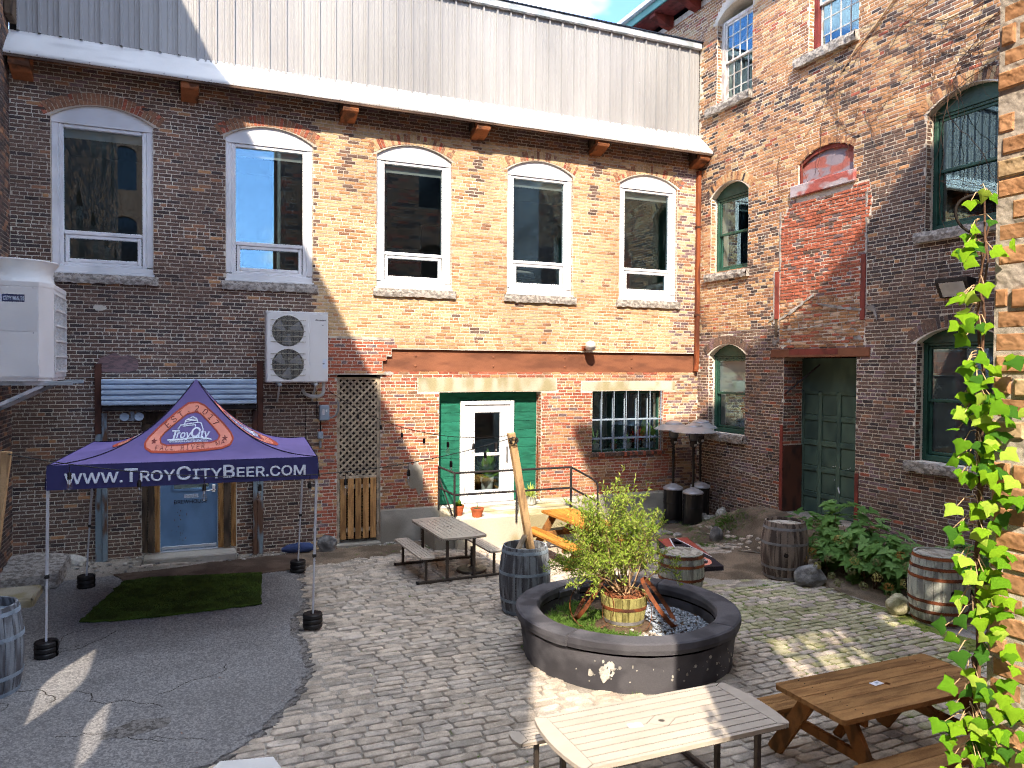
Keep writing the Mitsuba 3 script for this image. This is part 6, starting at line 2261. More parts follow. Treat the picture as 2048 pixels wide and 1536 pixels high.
for x, y, z0 in ((*P['a'], .58), (*P['b'], .40), (*P['c'], .58), (-5.03, -1.135, .44)):
    rail([(x, y, z0), (x, y, top if (x, y) != (-5.03, -1.135) else top)], .021, '__post')


def plant_pot(x, y, z, r, h, col, label, leaf, spread, hh, n, kind='rosette', name='potted_plant', mat='mat_matte'):
    k = thing(name, label, 'potted plant')
    m = MB()
    m.lathe([(0, z), (r * .68, z), (r * .92, z + h * .78), (r, z + h * .78), (r * 1.04, z + h), (r * .92, z + h), (r * .88, z + h * .86), (0, z + h * .86)], col, (x, y, 0), 22)
    m.build(k + '__pot', mat)
    m = MB(); m.lathe([(0, z + h * .88), (r * .86, z + h * .87)], 'soil', (x, y, 0), 16); m.build(k + '__soil', 'mat_matte')
    R = np.random.default_rng(int(abs(x * 97 + y * 31)))
    m = MB()
    for i in range(n):
        a = R.uniform(0, 6.28)
        el = R.uniform(.25, 1.4)
        L = spread * R.uniform(.6, 1.1)
        d = np.array([math.cos(a) * math.cos(el), math.sin(a) * math.cos(el), math.sin(el) * hh / spread])
        b = np.array([x, y, z + h * .85])
        side = np.array([-math.sin(a), math.cos(a), 0]) * L * (.05 if kind == 'blade' else .22)
        mid = b + d * L * .55
        tip = b + d * L + np.array([0, 0, -.25 * L * math.cos(el)])
        m.add([b, mid - side, tip, mid + side, mid + np.array([0, 0, -.02 * L])], [[0, 1, 4], [1, 2, 4], [2, 3, 4], [3, 0, 4]], 'turf')
    m.build(k + '__leaves', leaf)
    return k


plant_pot(-6.05, -.72, .577, .10, .19, 'terracotta', 'light terracotta pot with a bright green succulent at the left end of the landing', 'leaf_succulent', .13, .16, 60)
plant_pot(-5.78, -1.0, .577, .125, .17, 'terracotta', 'wide red terracotta pot with sparse dark growth on the front of the landing', 'leaf_hyd_c', .12, .12, 16, 'blade')
plant_pot(-4.32, -.25, .60, .13, .17, 'pot_white', 'pale pot with spiky yellow green leaves on the landing right of the door', 'leaf_bush_c', .34, .34, 60, 'blade')
plant_pot(-4.72, -.62, .577, .11, .14, 'pot_white', 'pale bowl with thin dry leaves standing on the landing before the door', 'leaf_bloom_c', .22, .2, 22, 'blade')
for x, r, h, col, lf, sp, hh, n, kd, lab in ((-2.45, .09, .14, 'pot_white', 'leaf_hyd_b', .55, .55, 9, 'blade', 'small white pot with long thin leaves at the left of the barred window'), (-1.98, .085, .12, 'terracotta', 'leaf_hyd_a', .25, .25, 16, 'blade', 'small brown pot with low dark leaves inside the barred window'), (-1.62, .10, .13, 'pot_white', 'leaf_hyd_b', .30, .3, 20, 'blade', 'white pot beside the red leaved plant inside the barred window'),
                                     (-1.38, .11, .15, 'green_frame', 'leaf_red_leaf', .42, .45, 46, 'blade', 'green pot with spiky red leaves inside the barred window'), (-1.05, .13, .13, 'box_grey', 'leaf_succulent', .62, .75, 9, 'rosette', 'blue grey pot with big bright green leaves at the right of the barred window')):
    plant_pot(x, .40, 1.576, r, h, col, lab, lf, sp, hh, n, kd)
plant_pot(-4.95, .62, .62, .14, .45, 'pot_white', 'tall pot with broad green leaves behind the glass of the white door', 'leaf_succulent', .5, .7, 16)

# ------------------------------------------------------------------ patio heaters
def heater(label, x, y, z, rot, R=.475):
    k = thing('patio_heater', label, 'patio heater', 'patio heaters in the corner')
    m = MB(); m.lathe([(.0, z), (.265, z), (.27, z + .03), (.24, z + .055), (.235, z + .075), (0, z + .075)], 'black_plastic', (x, y, 0), 32, .5); m.build(k + '__base', 'mat_satin')
    m = MB(); m.lathe([(.205, z + .076), (.205, z + .42), (.212, z + .425), (.212, z + .44), (.205, z + .445), (.205, z + .72)], 'black_plastic', (x, y, 0), 32, .5); m.build(k + '__tank_cover', 'mat_gloss')
    m = MB(); m.lathe([(.208, z + .72), (.225, z + .735), (.215, z + .77), (.15, z + .81), (.07, z + .84), (.045, z + .86), (.0, z + .86)], 'aluminium', (x, y, 0), 32, .5, None, False); m.build(k + '__shoulder', 'mat_brushed')
    m = MB(); m.tube([(x, y, z + .85), (x, y, z + 1.72)], .028, 'black_plastic', .5, 14); m.build(k + '__pole', 'mat_gloss')
    m = MB(); m.lathe([(.03, z + 1.70), (.06, z + 1.73), (.075, z + 1.80), (.075, z + 1.86)], 'black_iron', (x, y, 0), 22, .5); m.box((x - .03, y - .08, z + 1.74), (x + .03, y - .06, z + 1.79), 'aluminium'); m.build(k + '__burner', 'mat_satin')
    m = MB(); m.lathe([(.078, z + 1.862), (.105, z + 1.90), (.105, z + 2.06), (.05, z + 2.08)], 'ac_grey', (x, y, 0), 22, .5); m.build(k + '__screen', 'mat_metal')
    for i in range(3):
        m = MB()
        a0, a1 = rot + i * 2 * np.pi / 3 + .008, rot + (i + 1) * 2 * np.pi / 3 - .008
        m.lathe([(.16, z + 2.17), (R * .64, z + 2.135), (R * .89, z + 2.09), (R, z + 2.05)], 'aluminium', (x, y, 0), 14, .5, None, False, a0, a1); m.build(k + '__reflector', 'mat_brushed')
    m = MB(); m.lathe([(.185, z + 2.166), (.18, z + 2.19), (.08, z + 2.225), (0, z + 2.23)], 'aluminium', (x, y, 0), 26, .5, None, False); m.build(k + '__cap', 'mat_brushed')
    return k


heater('front patio heater with black tank cover and domed steel reflector', -.84, -1.0, .0, .4)
heater('left patio heater behind the front one close to the back wall', -.97, -.46, .02, 1.0, .43)
heater('right patio heater behind the front one close to the mill wall', -.37, -.62, .05, 1.9, .36)

# ------------------------------------------------------------------ bean bag board
k = thing('bean_bag_board', 'sloping red and navy bean bag toss board with a hole near its high end', 'bean bag board')
A, B = np.array([-2.66, -2.83, .30]), np.array([-2.86, -4.12, .105])
ex = np.array([.985, -.15, 0]); ex /= np.linalg.norm(ex)
ey = (A - B) / np.linalg.norm(A - B)
M = np.stack([ex, ey, np.cross(ex, ey)], 1)
Lb = np.linalg.norm(A - B)
brd = sg.box(-.30, 0, .30, Lb).difference(sg.Point(0, Lb - .23).buffer(.076, 24))
m = MB(); m.poly(brd, -.018, 0, 'board_navy', .5, M, B); m.build(k + '__deck', 'mat_satin')
m = MB()
for sx in (-1, 1):
    m.poly(sg.Polygon([(sx * .295, .42), (sx * .295, Lb - .005), (sx * .06, Lb - .005)]).difference(sg.Point(0, Lb - .23).buffer(.09)), .0002, .0016, 'board_red', None, M, B)
ringl = sg.Point(0, .27).buffer(.2, 24).difference(sg.Point(0, .27).buffer(.135, 24))
m.poly(ringl, .0002, .0018, 'logo_pink', .5, M, B)
m.build(k + '__print', 'mat_satin')
m = MB()
for sx in (-1, 1):
    m.poly(sg.LineString([(sx * .29, .40), (sx * .055, Lb - .01)]).buffer(.012), .0017, .0026, 'paper', .5, M, B)
m.poly(affinity.translate(affinity.scale(glyphs('TROY CITY', .04, True), .9, 1, origin=(0, 0)), -.105, .25), .0004, .002, 'logo_white', .5, M, B)
m.build(k + '__line', 'mat_satin')
m = MB()
for sx in (-1, 1):
    P0, P1 = B + ex * sx * .285, A + ex * sx * .285
    V = np.array([[P0[0], P0[1], .02], [P1[0], P1[1], .05], P1 - [0, 0, .02], P0 - [0, 0, .02]])
    V = np.vstack([V + ex * .015, V - ex * .015])
    m.add(V[[0, 1, 2, 3]], [[0, 1, 2, 3]], 'board_navy'); m.add(V[[4, 7, 6, 5]], [[0, 1, 2, 3]], 'board_navy')
for Pq, lo in ((B, .02), (A, .02)):
    a, b = Pq - ex * .3, Pq + ex * .3
    m.add([(a[0], a[1], lo), (b[0], b[1], lo), (b[0], b[1], b[2] - .018), (a[0], a[1], a[2] - .018)], [[0, 1, 2, 3]], 'board_navy')
m.build(k + '__frame', 'mat_satin')

# ------------------------------------------------------------------ round planter
PL = thing('planter', 'low round black painted masonry planter with a cracked flat rim', 'planter')
cx, cy = PC
H = .555
m = MB()
NA = 180
def pwall(a, z, r):
    P = np.array([math.cos(a) * 2.2, math.sin(a) * 2.2, z * 2.2])
    return r + .045 * (meshkit.fbm(P, 3, 71) - .5) + .012 * (meshkit.fbm(P * 5, 2, 72) - .5)
zs = [-.03, .04, .12, .2, .28, .35, .405]
V = [(cx + pwall(a, z, 1.235 + .045 * z / .4) * math.cos(a), cy + pwall(a, z, 1.235 + .045 * z / .4) * math.sin(a), z) for z in zs for a in np.linspace(0, 2 * np.pi, NA, endpoint=False)]
F = [[i * NA + j, i * NA + (j + 1) % NA, (i + 1) * NA + (j + 1) % NA, (i + 1) * NA + j] for i in range(len(zs) - 1) for j in range(NA)]
m.add(V, F, 'planter_black', .5)
V = [(cx + pwall(a, z + 3, 1.06) * math.cos(a), cy + pwall(a, z + 3, 1.06) * math.sin(a), z) for z in (.1, .25, .4) for a in np.linspace(0, 2 * np.pi, NA, endpoint=False)]
F = [[i * NA + (j + 1) % NA, i * NA + j, (i + 1) * NA + j, (i + 1) * NA + (j + 1) % NA] for i in range(2) for j in range(NA)]
m.add(V, F, 'planter_black', .3)
m.build(PL + '__wall', 'mat_cast')
m = MB()  # dark joint under the rim
m.lathe([(1.07, .38), (1.235, .385), (1.235, .43), (1.07, .43)], 'plug', (cx, cy, 0), 90, .5)
m.build(PL + '__joint', 'mat_matte')
cuts = [-2.62, -1.02, .62, 1.62, 1.98]
for i in range(len(cuts)):
    a0, a1 = cuts[i], cuts[(i + 1) % len(cuts)] + (2 * np.pi if i == len(cuts) - 1 else 0)
    m = MB()
    n = max(6, int((a1 - a0) / .05))
    aa = np.linspace(a0 + .010, a1 - .010, n + 1)
    low = i == 3
    V = []
    dz = rng.uniform(-.006, .006) - (.012 if low else 0)
    for j, a in enumerate(aa):
        e = .02 * (meshkit.fbm(np.array([a * 30, 1., 1.]), 2, 4) - .5) if j in (0, n) else 0
        nz = lambda s: .018 * (meshkit.fbm(np.array([math.cos(a) * 6, math.sin(a) * 6, s]), 3, 12) - .5)
        rough = .05 if low else .0
        prof = [(1.055 + nz(1), .42), (1.045 + nz(2), .49), (1.06 + nz(3) + rough * rng.random(), H - .012 + nz(4) * .3), (1.075, H + nz(5) * .35), (1.305 + nz(6), H + .002 + nz(7) * .35), (1.327 + nz(6), H - .012 + nz(7) * .35), (1.333 + nz(9) * .5, H - .07), (1.32 + nz(10), .435 + nz(11) * .5), (1.25, .43)]
        for r, z in prof:
            V.append((cx + r * math.cos(a + e), cy + r * math.sin(a + e), z + dz))
    q = 9
    r_ = rng.random()
    for k in range(q):
        V2 = [V[j * q + kk] for j in range(n + 1) for kk in (k, (k + 1) % q)]
        m.add(V2, [[j * 2 + 1, j * 2, j * 2 + 2, j * 2 + 3][::-1] for j in range(n)], 'planter_black', r_)
    m.add(V[:q], [[0, k, k + 1] for k in range(1, q - 1)], 'planter_black'); m.add(V[-q:], [[0, k + 1, k] for k in range(1, q - 1)], 'planter_black')
    m.build(PL + '__cap_stone', 'mat_cast')
m = MB()  # flaked white spots
Rq = np.random.default_rng(8)
for i in range(70):
    if i < 26:
        a, z, s = -2.30 + Rq.normal(0, .05), .24 + Rq.normal(0, .05), abs(Rq.normal(.018, .012)) + .005
    elif i < 34:
        a, z, s = -.55 + Rq.normal(0, .03), .22 + Rq.normal(0, .06), abs(Rq.normal(.014, .01)) + .004
    else:
        a, z, s = Rq.uniform(-2.6, -.7), Rq.uniform(.08, .36), abs(Rq.normal(.0, .008)) + .003
    r = pwall(a, z, 1.235 + .045 * z / .4) + .004
    c = np.array([cx + r * math.cos(a), cy + r * math.sin(a), z])
    d = np.array([math.cos(a), math.sin(a), 0])
    Mf = np.stack([np.cross((0, 0, 1), d), (0, 0, 1), d], 1)
    m.poly(sg.Polygon([(s * Rq.uniform(.5, 1.3) * math.cos(t), s * 1.2 * Rq.uniform(.5, 1.3) * math.sin(t)) for t in np.linspace(0, 6.28, 9)[:-1]]).buffer(0), -.01, .0015, 'rock_pale', None, Mf, c)
kk = m.build(PL + '__flaked_paint', 'mat_matte')
labels[kk] = {'kind': 'stuff'}
SOIL = .27
m = MB()
n = 40
gx = np.linspace(-1.08, 1.08, n)
V = [(cx + x, cy + y, SOIL + .03 * meshkit.fbm(np.array([x * 3, y * 3, 2.]), 3, 5) + .06 * max(0, .6 - math.hypot(x, y - .15))) for x in gx for y in gx]
m.add(V, [[i * n + j, (i + 1) * n + j, (i + 1) * n + j + 1, i * n + j + 1] for i in range(n - 1) for j in range(n - 1) if math.hypot(gx[i] + .025, gx[j] + .025) < 1.06], 'soil', .5)
m.build(PL + '__soil', 'mat_rough')
sz = lambda x, y: SOIL + .03 + .06 * max(0, .6 - math.hypot(x - cx, y - cy - .15))
k = thing('gravel', 'blue grey gravel filling the right half of the round planter', 'gravel', kind='stuff')
m = MB()
for i in range(1500):
    a, r = Rq.uniform(-1.3, 1.3), 1.01 * math.sqrt(Rq.uniform(.10, 1))
    x, y = cx + r * math.cos(a), cy + r * math.sin(a)
    s = Rq.uniform(.010, .022)
    m.blob((x, y, sz(x, y) + .004), (s, s, s * .7), 'gravel', None, 0, .25, seed=i % 90)
for i in range(160):
    x, y = cx + .02 + Rq.normal(0, .12), cy - .55 + Rq.normal(0, .12)
    s = Rq.uniform(.012, .03)
    m.blob((x, y, sz(x, y) + .01), (s, s, s * .7), 'gravel_pale', None, 0, .25, seed=i)
m.build(k, 'mat_rough')
k = thing('ground_cover', 'low green plants and moss covering the left half of the round planter', 'plants', kind='stuff')
m = MB()
ins = lambda x, y: math.hypot(x - cx, y - cy) < 1.02
for i in range(190):
    a, r = Rq.uniform(1.7, 4.5), .98 * math.sqrt(Rq.uniform(.15, 1))
    blades(m, cx + r * math.cos(a), cy + r * math.sin(a), .07, .07, 26, .065, Rq, sz, .9, .009, ins)
m.build(k + '__001' if False else k, 'leaf_weed')
k = thing('moss_clump', 'vivid green moss clump in the sun at the front of the planter bed', 'moss', kind='stuff')
m = MB()
for i in range(60):
    blades(m, cx - .35 + Rq.normal(0, .14), cy - .62 + Rq.normal(0, .09), .05, .05, 40, .04, Rq, sz, .7, .006, ins)
m.build(k, 'leaf_moss')
k = thing('seedling', 'small round leaved seedling beside the wooden tub in the planter', 'seedling')
m = MB()
for i in range(9):
    a = i * .7
    c = np.array([cx - .22 + .05 * math.cos(a), cy - .68 + .05 * math.sin(a), sz(cx - .22, cy - .68) + .05 + .012 * (i % 3)])
    t = np.linspace(0, 6.28, 9)[:-1]
    m.add(np.vstack([[c], c + np.column_stack([.028 * np.cos(t), .028 * np.sin(t), .008 * np.sin(t + a)])]), [[0, j + 1, (j + 1) % 8 + 1] for j in range(8)], 'turf')
m.build(k, 'leaf_succulent')

# half barrel tub with the bush
TUB = np.array([-5.90, -6.42])
k = thing('wooden_tub', 'sawn off half barrel tub of green stained wood standing in the planter', 'tub')
for i in range(20):
    a0, a1 = 2 * np.pi * (i + .02) / 20, 2 * np.pi * (i + .98) / 20
    V, F = [], []
    zz = np.linspace(.24, .66, 5)
    for z in zz:
        r = .225 + .075 * (z - .24) / .42
        for a, rr_ in ((a0, r - .003), (a0 * .85 + a1 * .15, r), (a0 * .15 + a1 * .85, r), (a1, r - .003), (a1, r - .025), (a0, r - .025)):
            V.append((TUB[0] + rr_ * math.cos(a), TUB[1] + rr_ * math.sin(a), z))
    for q in range(4):
        for w in range(6):
            F.append([q * 6 + w, q * 6 + (w + 1) % 6, (q + 1) * 6 + (w + 1) % 6, (q + 1) * 6 + w])
    m = MB(); m.add(V, F, 'tub_wood'); m.add(V[-6:], [[0, 1, 2], [0, 2, 3], [0, 3, 4], [0, 4, 5]], 'tub_wood'); m.build(k + '__stave', 'mat_rough')
for z, p in ((.52, 'rust'), (.35, 'hoop_grey')):
    r = .225 + .075 * (z - .24) / .42 + .003
    m = MB(); m.lathe([(r - .006, z - .02), (r - .001, z - .02), (r + .005, z + .02), (r - .001, z + .02)], p, (*TUB, 0), 40, .5); m.build(k + '__hoop', 'mat_cast')
m = MB()
m.lathe([(0, .66), (.12, .65), (.275, .625)], 'chips', (*TUB, 0), 24, .5, None, False)
for i in range(260):
    a, r = Rq.uniform(0, 6.28), .27 * math.sqrt(Rq.random())
    c = np.array([TUB[0] + r * math.cos(a), TUB[1] + r * math.sin(a), .66 - .03 * r / .27 + .006])
    M = rotz(Rq.uniform(0, 6.28)) @ np.array([[1, 0, 0], [0, .94, -.34], [0, .34, .94]])
    m.box((-.022 * Rq.uniform(.5, 1), -.006, -.003), (.022, .006, .003), 'chips', None, 0, M, c)
m.build(k + '__bark_chips', 'mat_rough')

# loose iron hoops leaning in the planter
def hoop(label, c, R, n, w=.035):
    k = thing('iron_hoop', label, 'hoop', 'rusty barrel hoops leaning in the planter')
    n = np.asarray(n, float); n /= np.linalg.norm(n)
    a = np.cross(n, (0, 0, 1)); a /= np.linalg.norm(a)
    M = np.stack([a, np.cross(n, a), n], 1)
    m = MB()
    m.lathe([(R - .003, -w / 2), (R, -w / 2), (R + .002, w / 2), (R - .001, w / 2), (R - .003, -w / 2)], 'rust', c, 48, None, M)
    m.build(k, 'mat_cast')
hoop('rusty iron hoop standing nearly face on at the left of the tub', (-6.36, -6.44, .56), .27, (-.62, -.72, .22), .04)
hoop('rusty iron hoop seen edge on slanting across the left of the tub', (-6.27, -6.24, .62), .33, (.71, -.445, -.54), .05)
hoop('rusty iron hoop leaning against the front of the tub', (-6.03, -6.70, .52), .29, (-.45, -.80, .32), .028)
hoop('rusty iron hoop seen edge on slanting down at the right of the tub', (-5.53, -6.62, .56), .34, (.68, -.42, .60), .05)

BU = thing('bush', 'airy light green bush growing in the wooden tub', 'bush')
Rb = np.random.default_rng(2024)
stems, leaves = MB(), {'bush_a': MB(), 'bush_b': MB(), 'bush_c': MB()}
base = np.array([*TUB, .65])


def lance(mb, p, d, L, w, R):
    """A narrow folded leaf."""
    d = d / np.linalg.norm(d)
    s = np.cross(d, R.normal(0, 1, 3)); s /= np.linalg.norm(s)
    u = np.cross(s, d)
    mid = p + d * L * .5 - u * w * .25
    mb.add([p, p + d * L * .45 + s * w / 2, p + d * L + u * L * .08, p + d * L * .45 - s * w / 2, mid], [[0, 1, 4], [1, 2, 4], [2, 3, 4], [3, 0, 4]], 'turf', .5)


def shoot(p0, d0, L, rad, level):
    n = 9 if level == 0 else 6
    pts = [p0]
    d = d0 / np.linalg.norm(d0)
    for i in range(n):
        d = d + Rb.normal(0, .11, 3) + np.array([0, 0, .0 if level == 0 else .03])
        d /= np.linalg.norm(d)
        pts.append(pts[-1] + d * L / n)
    stems.tube(pts, np.linspace(rad, rad * .35, n + 1), 'twig_pale' if level == 0 and Rb.random() < .5 else 'twig', None, 5 if level == 0 else 4, False)
    if level < 2:
        m_ = 8 if level == 0 else 4
        for j in range(m_):
            t = Rb.uniform(.42, 1.0)
            i = min(n - 1, int(t * n))
            q = pts[i] + (pts[i + 1] - pts[i]) * (t * n - i if t < 1 else 1)
            dd = (pts[i + 1] - pts[i]) / (L / n) + Rb.normal(0, .6, 3) + np.array([0, 0, .1])
            shoot(q, dd, L * Rb.uniform(.28, .48) if level == 0 else L * Rb.uniform(.4, .7), rad * .5, level + 1)
    if level >= 1:
        nl = int(L / .021)
        for j in range(nl):
            t = Rb.uniform(.05, 1)
            i = min(n - 1, int(t * n))
            q = pts[i] + (pts[i + 1] - pts[i]) * (t * n - i)
            ax = (pts[i + 1] - pts[i]) / (L / n)
            dd = ax * .6 + Rb.normal(0, .6, 3) + np.array([0, 0, .2])
            lance(leaves[('bush_a', 'bush_b', 'bush_c')[int(Rb.choice(3, p=(.5, .25, .25)))]], q, dd, Rb.uniform(.036, .062), Rb.uniform(.011, .017), Rb)


tips = [(-6.78, -6.5, 1.50, 1.0), (-6.6, -6.3, 1.45, 1), (-6.5, -6.55, 1.32, 1), (-6.3, -6.2, 1.72, 1), (-6.25, -6.4, 1.80, 1), (-6.05, -6.4, 1.86, 1), (-5.95, -6.2, 1.80, 1), (-5.85, -6.55, 1.62, 1), (-5.7, -6.35, 1.55, 1),
        (-5.6, -6.5, 1.50, 1), (-5.52, -6.3, 1.34, 1), (-5.45, -6.5, 1.25, 1), (-6.45, -6.25, 1.25, 1), (-6.1, -6.6, 1.4, 1), (-5.75, -6.65, 1.3, 1), (-6.7, -6.35, 1.22, 1), (-6.6, -6.5, 1.12, 1), (-6.15, -6.1, 1.5, 1)]
for tx, ty, tz, _ in tips:
    for rep in range(2):
        tgt = np.array([tx + (.06 if tx < -5.9 else -.02), ty, tz - .10]) + Rb.normal(0, .06, 3)
        b = base + np.array([*Rb.normal(0, .05, 2), 0])
        shoot(b, tgt - b + np.array([0, 0, -.0]), np.linalg.norm(tgt - b) * .88, .008, 0)
stems.build(BU + '__stems', 'mat_matte')
for kx, mb in leaves.items():
    kk = mb.build(BU + '__leaves', 'leaf_' + kx)
    labels[kk] = {'kind': 'stuff'}

# ------------------------------------------------------------------ hydrangea
HY = thing('hydrangea', 'broad dark green hydrangea shrub with fading flower heads against the mill wall', 'shrub')
Rh = np.random.default_rng(77)


def ovate(mb, p, d, up, L, w, fold=.18, droop=.25):
    d = d / np.linalg.norm(d)
    s = np.cross(d, up); s /= np.linalg.norm(s) + 1e-9
    u = np.cross(s, d)
    pts = []
    prof = [(0, 0), (.18, .62), (.45, 1.0), (.75, .66), (1.0, 0)]
    V = []
    for t, k in prof:
        c = p + d * L * t - u * L * droop * t * t
        if k == 0:
            V.append(c)
        else:
            V += [c + s * w / 2 * k + u * w * fold * k, c, c - s * w / 2 * k + u * w * fold * k]
    F = [[0, 1, 2], [0, 2, 3], [1, 4, 5], [1, 5, 2], [2, 5, 6], [2, 6, 3], [4, 7, 8], [4, 8, 5], [5, 8, 9], [5, 9, 6], [7, 10, 8], [8, 10, 9]]
    mb.add(V, F, 'turf', .5)


hcen = np.array([-.78, -5.5])
mounds = [(-1.0, -4.45, .95, .55), (-.75, -5.05, 1.30, .6), (-.85, -5.6, 1.05, .62), (-.95, -6.15, .85, .55), (-.65, -6.75, .75, .5), (-1.15, -5.2, .75, .42), (-1.1, -5.9, .62, .38), (-.5, -7.0, .95, .5)]
cand = []
for mx, my, mz, mr in mounds:
    for i in range(118):
        a, e = Rh.uniform(0, 6.28), math.asin(Rh.uniform(-.15, 1))
        n = np.array([math.cos(a) * math.cos(e), math.sin(a) * math.cos(e), math.sin(e)])
        if n[0] > .55:
            continue
        f = Rh.uniform(.80, 1.05)
        p = np.array([mx, my, 0]) + n * np.array([mr, mr, mz]) * f
        p[2] = max(p[2], .12)
        if p[0] > -.08 or (p[2] < .40 and p[0] < mx - .1):
            continue
        cand.append((far(p), p, n))
cand.sort(key=lambda c: c[0])
for bulk in (False,):
    single, joined = cand[:60], cand[60:]
stock = {'hyd_a': MB(), 'hyd_b': MB(), 'hyd_c': MB()}
for i, (dd, p, n) in enumerate(cand):
    # a rosette of leaves at each shoot end
    up = n + np.array([-.2, -.2, .5])
    kx = ('hyd_a', 'hyd_b', 'hyd_c')[int(Rh.choice(3, p=(.5, .3, .2)))]
    nl = 5
    a0 = Rh.uniform(0, 6.28)
    t1 = np.cross(up, (0.3, .1, 1)); t1 /= np.linalg.norm(t1); t2 = np.cross(up, t1); t2 /= np.linalg.norm(t2)
    for j in range(nl):
        a = a0 + j * 2 * np.pi / nl + Rh.normal(0, .2)
        d = t1 * math.cos(a) + t2 * math.sin(a) + up / np.linalg.norm(up) * Rh.uniform(.1, .6)
        L = Rh.uniform(.10, .175)
        if i < 60:
            m = MB(); ovate(m, p, d, up, L, L * .55); m.build(HY + '__leaf', 'leaf_' + kx)
        else:
            ovate(stock[kx], p, d, up, L, L * .55)
for kx, mb in stock.items():
    labels[mb.build(HY + '__foliage', 'leaf_' + kx)] = {'kind': 'stuff'}
m = MB()
for i in range(46):
    mx, my, mz, mr = mounds[i % len(mounds)]
    a = Rh.uniform(0, 6.28)
    tip = np.array([mx + mr * .7 * math.cos(a), my + mr * .7 * math.sin(a), mz * Rh.uniform(.5, .85)])
    tip[0] = min(tip[0], -.1)
    b = np.array([mx + .3 * math.cos(a) * mr, my + .3 * math.sin(a) * mr, max(.05, gz(mx, my))])
    m.tube([b, (b + tip) / 2 + Rh.normal(0, .04, 3), tip], [.008, .006, .004], 'twig', None, 5, False)
m.build(HY + '__stems', 'mat_matte')
heads = [(-1.62, -5.35, .28), (-1.55, -5.6, .18), (-1.50, -5.85, .30), (-1.58, -5.15, .45), (-1.5, -6.05, .14), (-1.45, -6.25, .32), (-1.55, -5.48, .42), (-1.42, -5.75, .55), (-1.35, -6.4, .20), (-1.62, -5.25, .62), (-1.3, -6.6, .30), (-1.38, -6.15, .50), (-1.25, -6.7, .55), (-1.6, -5.0, .30), (-1.58, -5.72, .10), (-1.48, -5.95, .48), (-1.35, -6.5, .10), (-1.55, -4.9, .62), (-1.22, -6.55, .68), (-1.7, -5.3, .12), (-1.4, -5.5, .72), (-1.3, -5.0, .85), (-1.45, -4.6, .45), (-1.52, -4.75, .70)]
for i, (x, y, z) in enumerate(heads):
    x, y, z = x - .10 + Rh.normal(0, .03), y - .05 + Rh.normal(0, .03), z + .05
    r = Rh.uniform(.062, .088)
    m = MB()
    for j in range(58):
        n = Rh.normal(0, 1, 3); n /= np.linalg.norm(n)
        if n[0] > .6:
            continue
        p = np.array([x, y, z]) + n * r * Rh.uniform(.85, 1.05) * (1, 1, .85)
        a = np.cross(n, Rh.normal(0, 1, 3)); a /= np.linalg.norm(a); b = np.cross(n, a)
        s = .014
        m.add([p + a * s, p + b * s, p - a * s, p - b * s, p + n * .006], [[0, 1, 4], [1, 2, 4], [2, 3, 4], [3, 0, 4]], 'turf')
    m.build(HY + '__flower_head', 'leaf_' + ('bloom_a', 'bloom_b', 'bloom_b', 'bloom_c', 'bloom_b')[i % 5])
k = thing('weed_clump', 'rounded pale weed clump at the foot of the right wall left of the tall barrel', 'weed clump')
m = MB()
for i in range(420):
    n = Rh.normal(0, 1, 3); n[2] = abs(n[2]); n /= np.linalg.norm(n)
    p = np.array([-.72, -2.05, .18]) + n * np.array([.30, .30, .26]) * Rh.uniform(.5, 1)
    lance(m, p, n + Rh.normal(0, .5, 3), Rh.uniform(.05, .09), .02, Rh)
m.build(k + '__foliage', 'leaf_weed')
m = MB()
for i in range(14):
    a = Rh.uniform(0, 6.28)
    m.tube([(-.72, -2.05, .15), (-.72 + .22 * math.cos(a), -2.05 + .22 * math.sin(a), .4)], .003, 'twig', None, 4, False)
m.build(k + '__stems', 'mat_matte')

# ------------------------------------------------------------------ ivy on the pier
IV = thing('ivy', 'bright green ivy hanging down the edge of the sunlit brick pier', 'ivy')
Ri = np.random.default_rng(91)


def ivy_leaf(mb, p, n, rot, S):
    lobes = [(0, .10), (.24, .0), (.46, .12), (.64, .36), (.40, .50), (.27, .68), (0, 1.08), (-.27, .68), (-.40, .50), (-.64, .36), (-.46, .12), (-.24, .0)]
    n = n / np.linalg.norm(n)
    x = np.cross((0, 0, 1), n); x /= np.linalg.norm(x) + 1e-9
    y = np.cross(n, x)
    c, s = math.cos(rot), math.sin(rot)
    ax, ay = x * c + y * s, -x * s + y * c
    V = [p + n * S * .05]
    mid = p - ay * S * .38 + n * S * .10
    V = [mid]
    k = rng.uniform(.7, 1.3)
    for lx, ly in lobes:
        h = -.35 * (lx * lx) * k - .16 * max(0, ly - .4) ** 2 + .12 * abs(lx) * (ly < .5)
        V.append(p + ax * lx * S - ay * (ly - .1) * S + n * h * S * .8)
    m_ = len(lobes)
    mb.add(V, [[0, (j + 1) % m_ + 1, j + 1] for j in range(m_)], 'turf', .5)


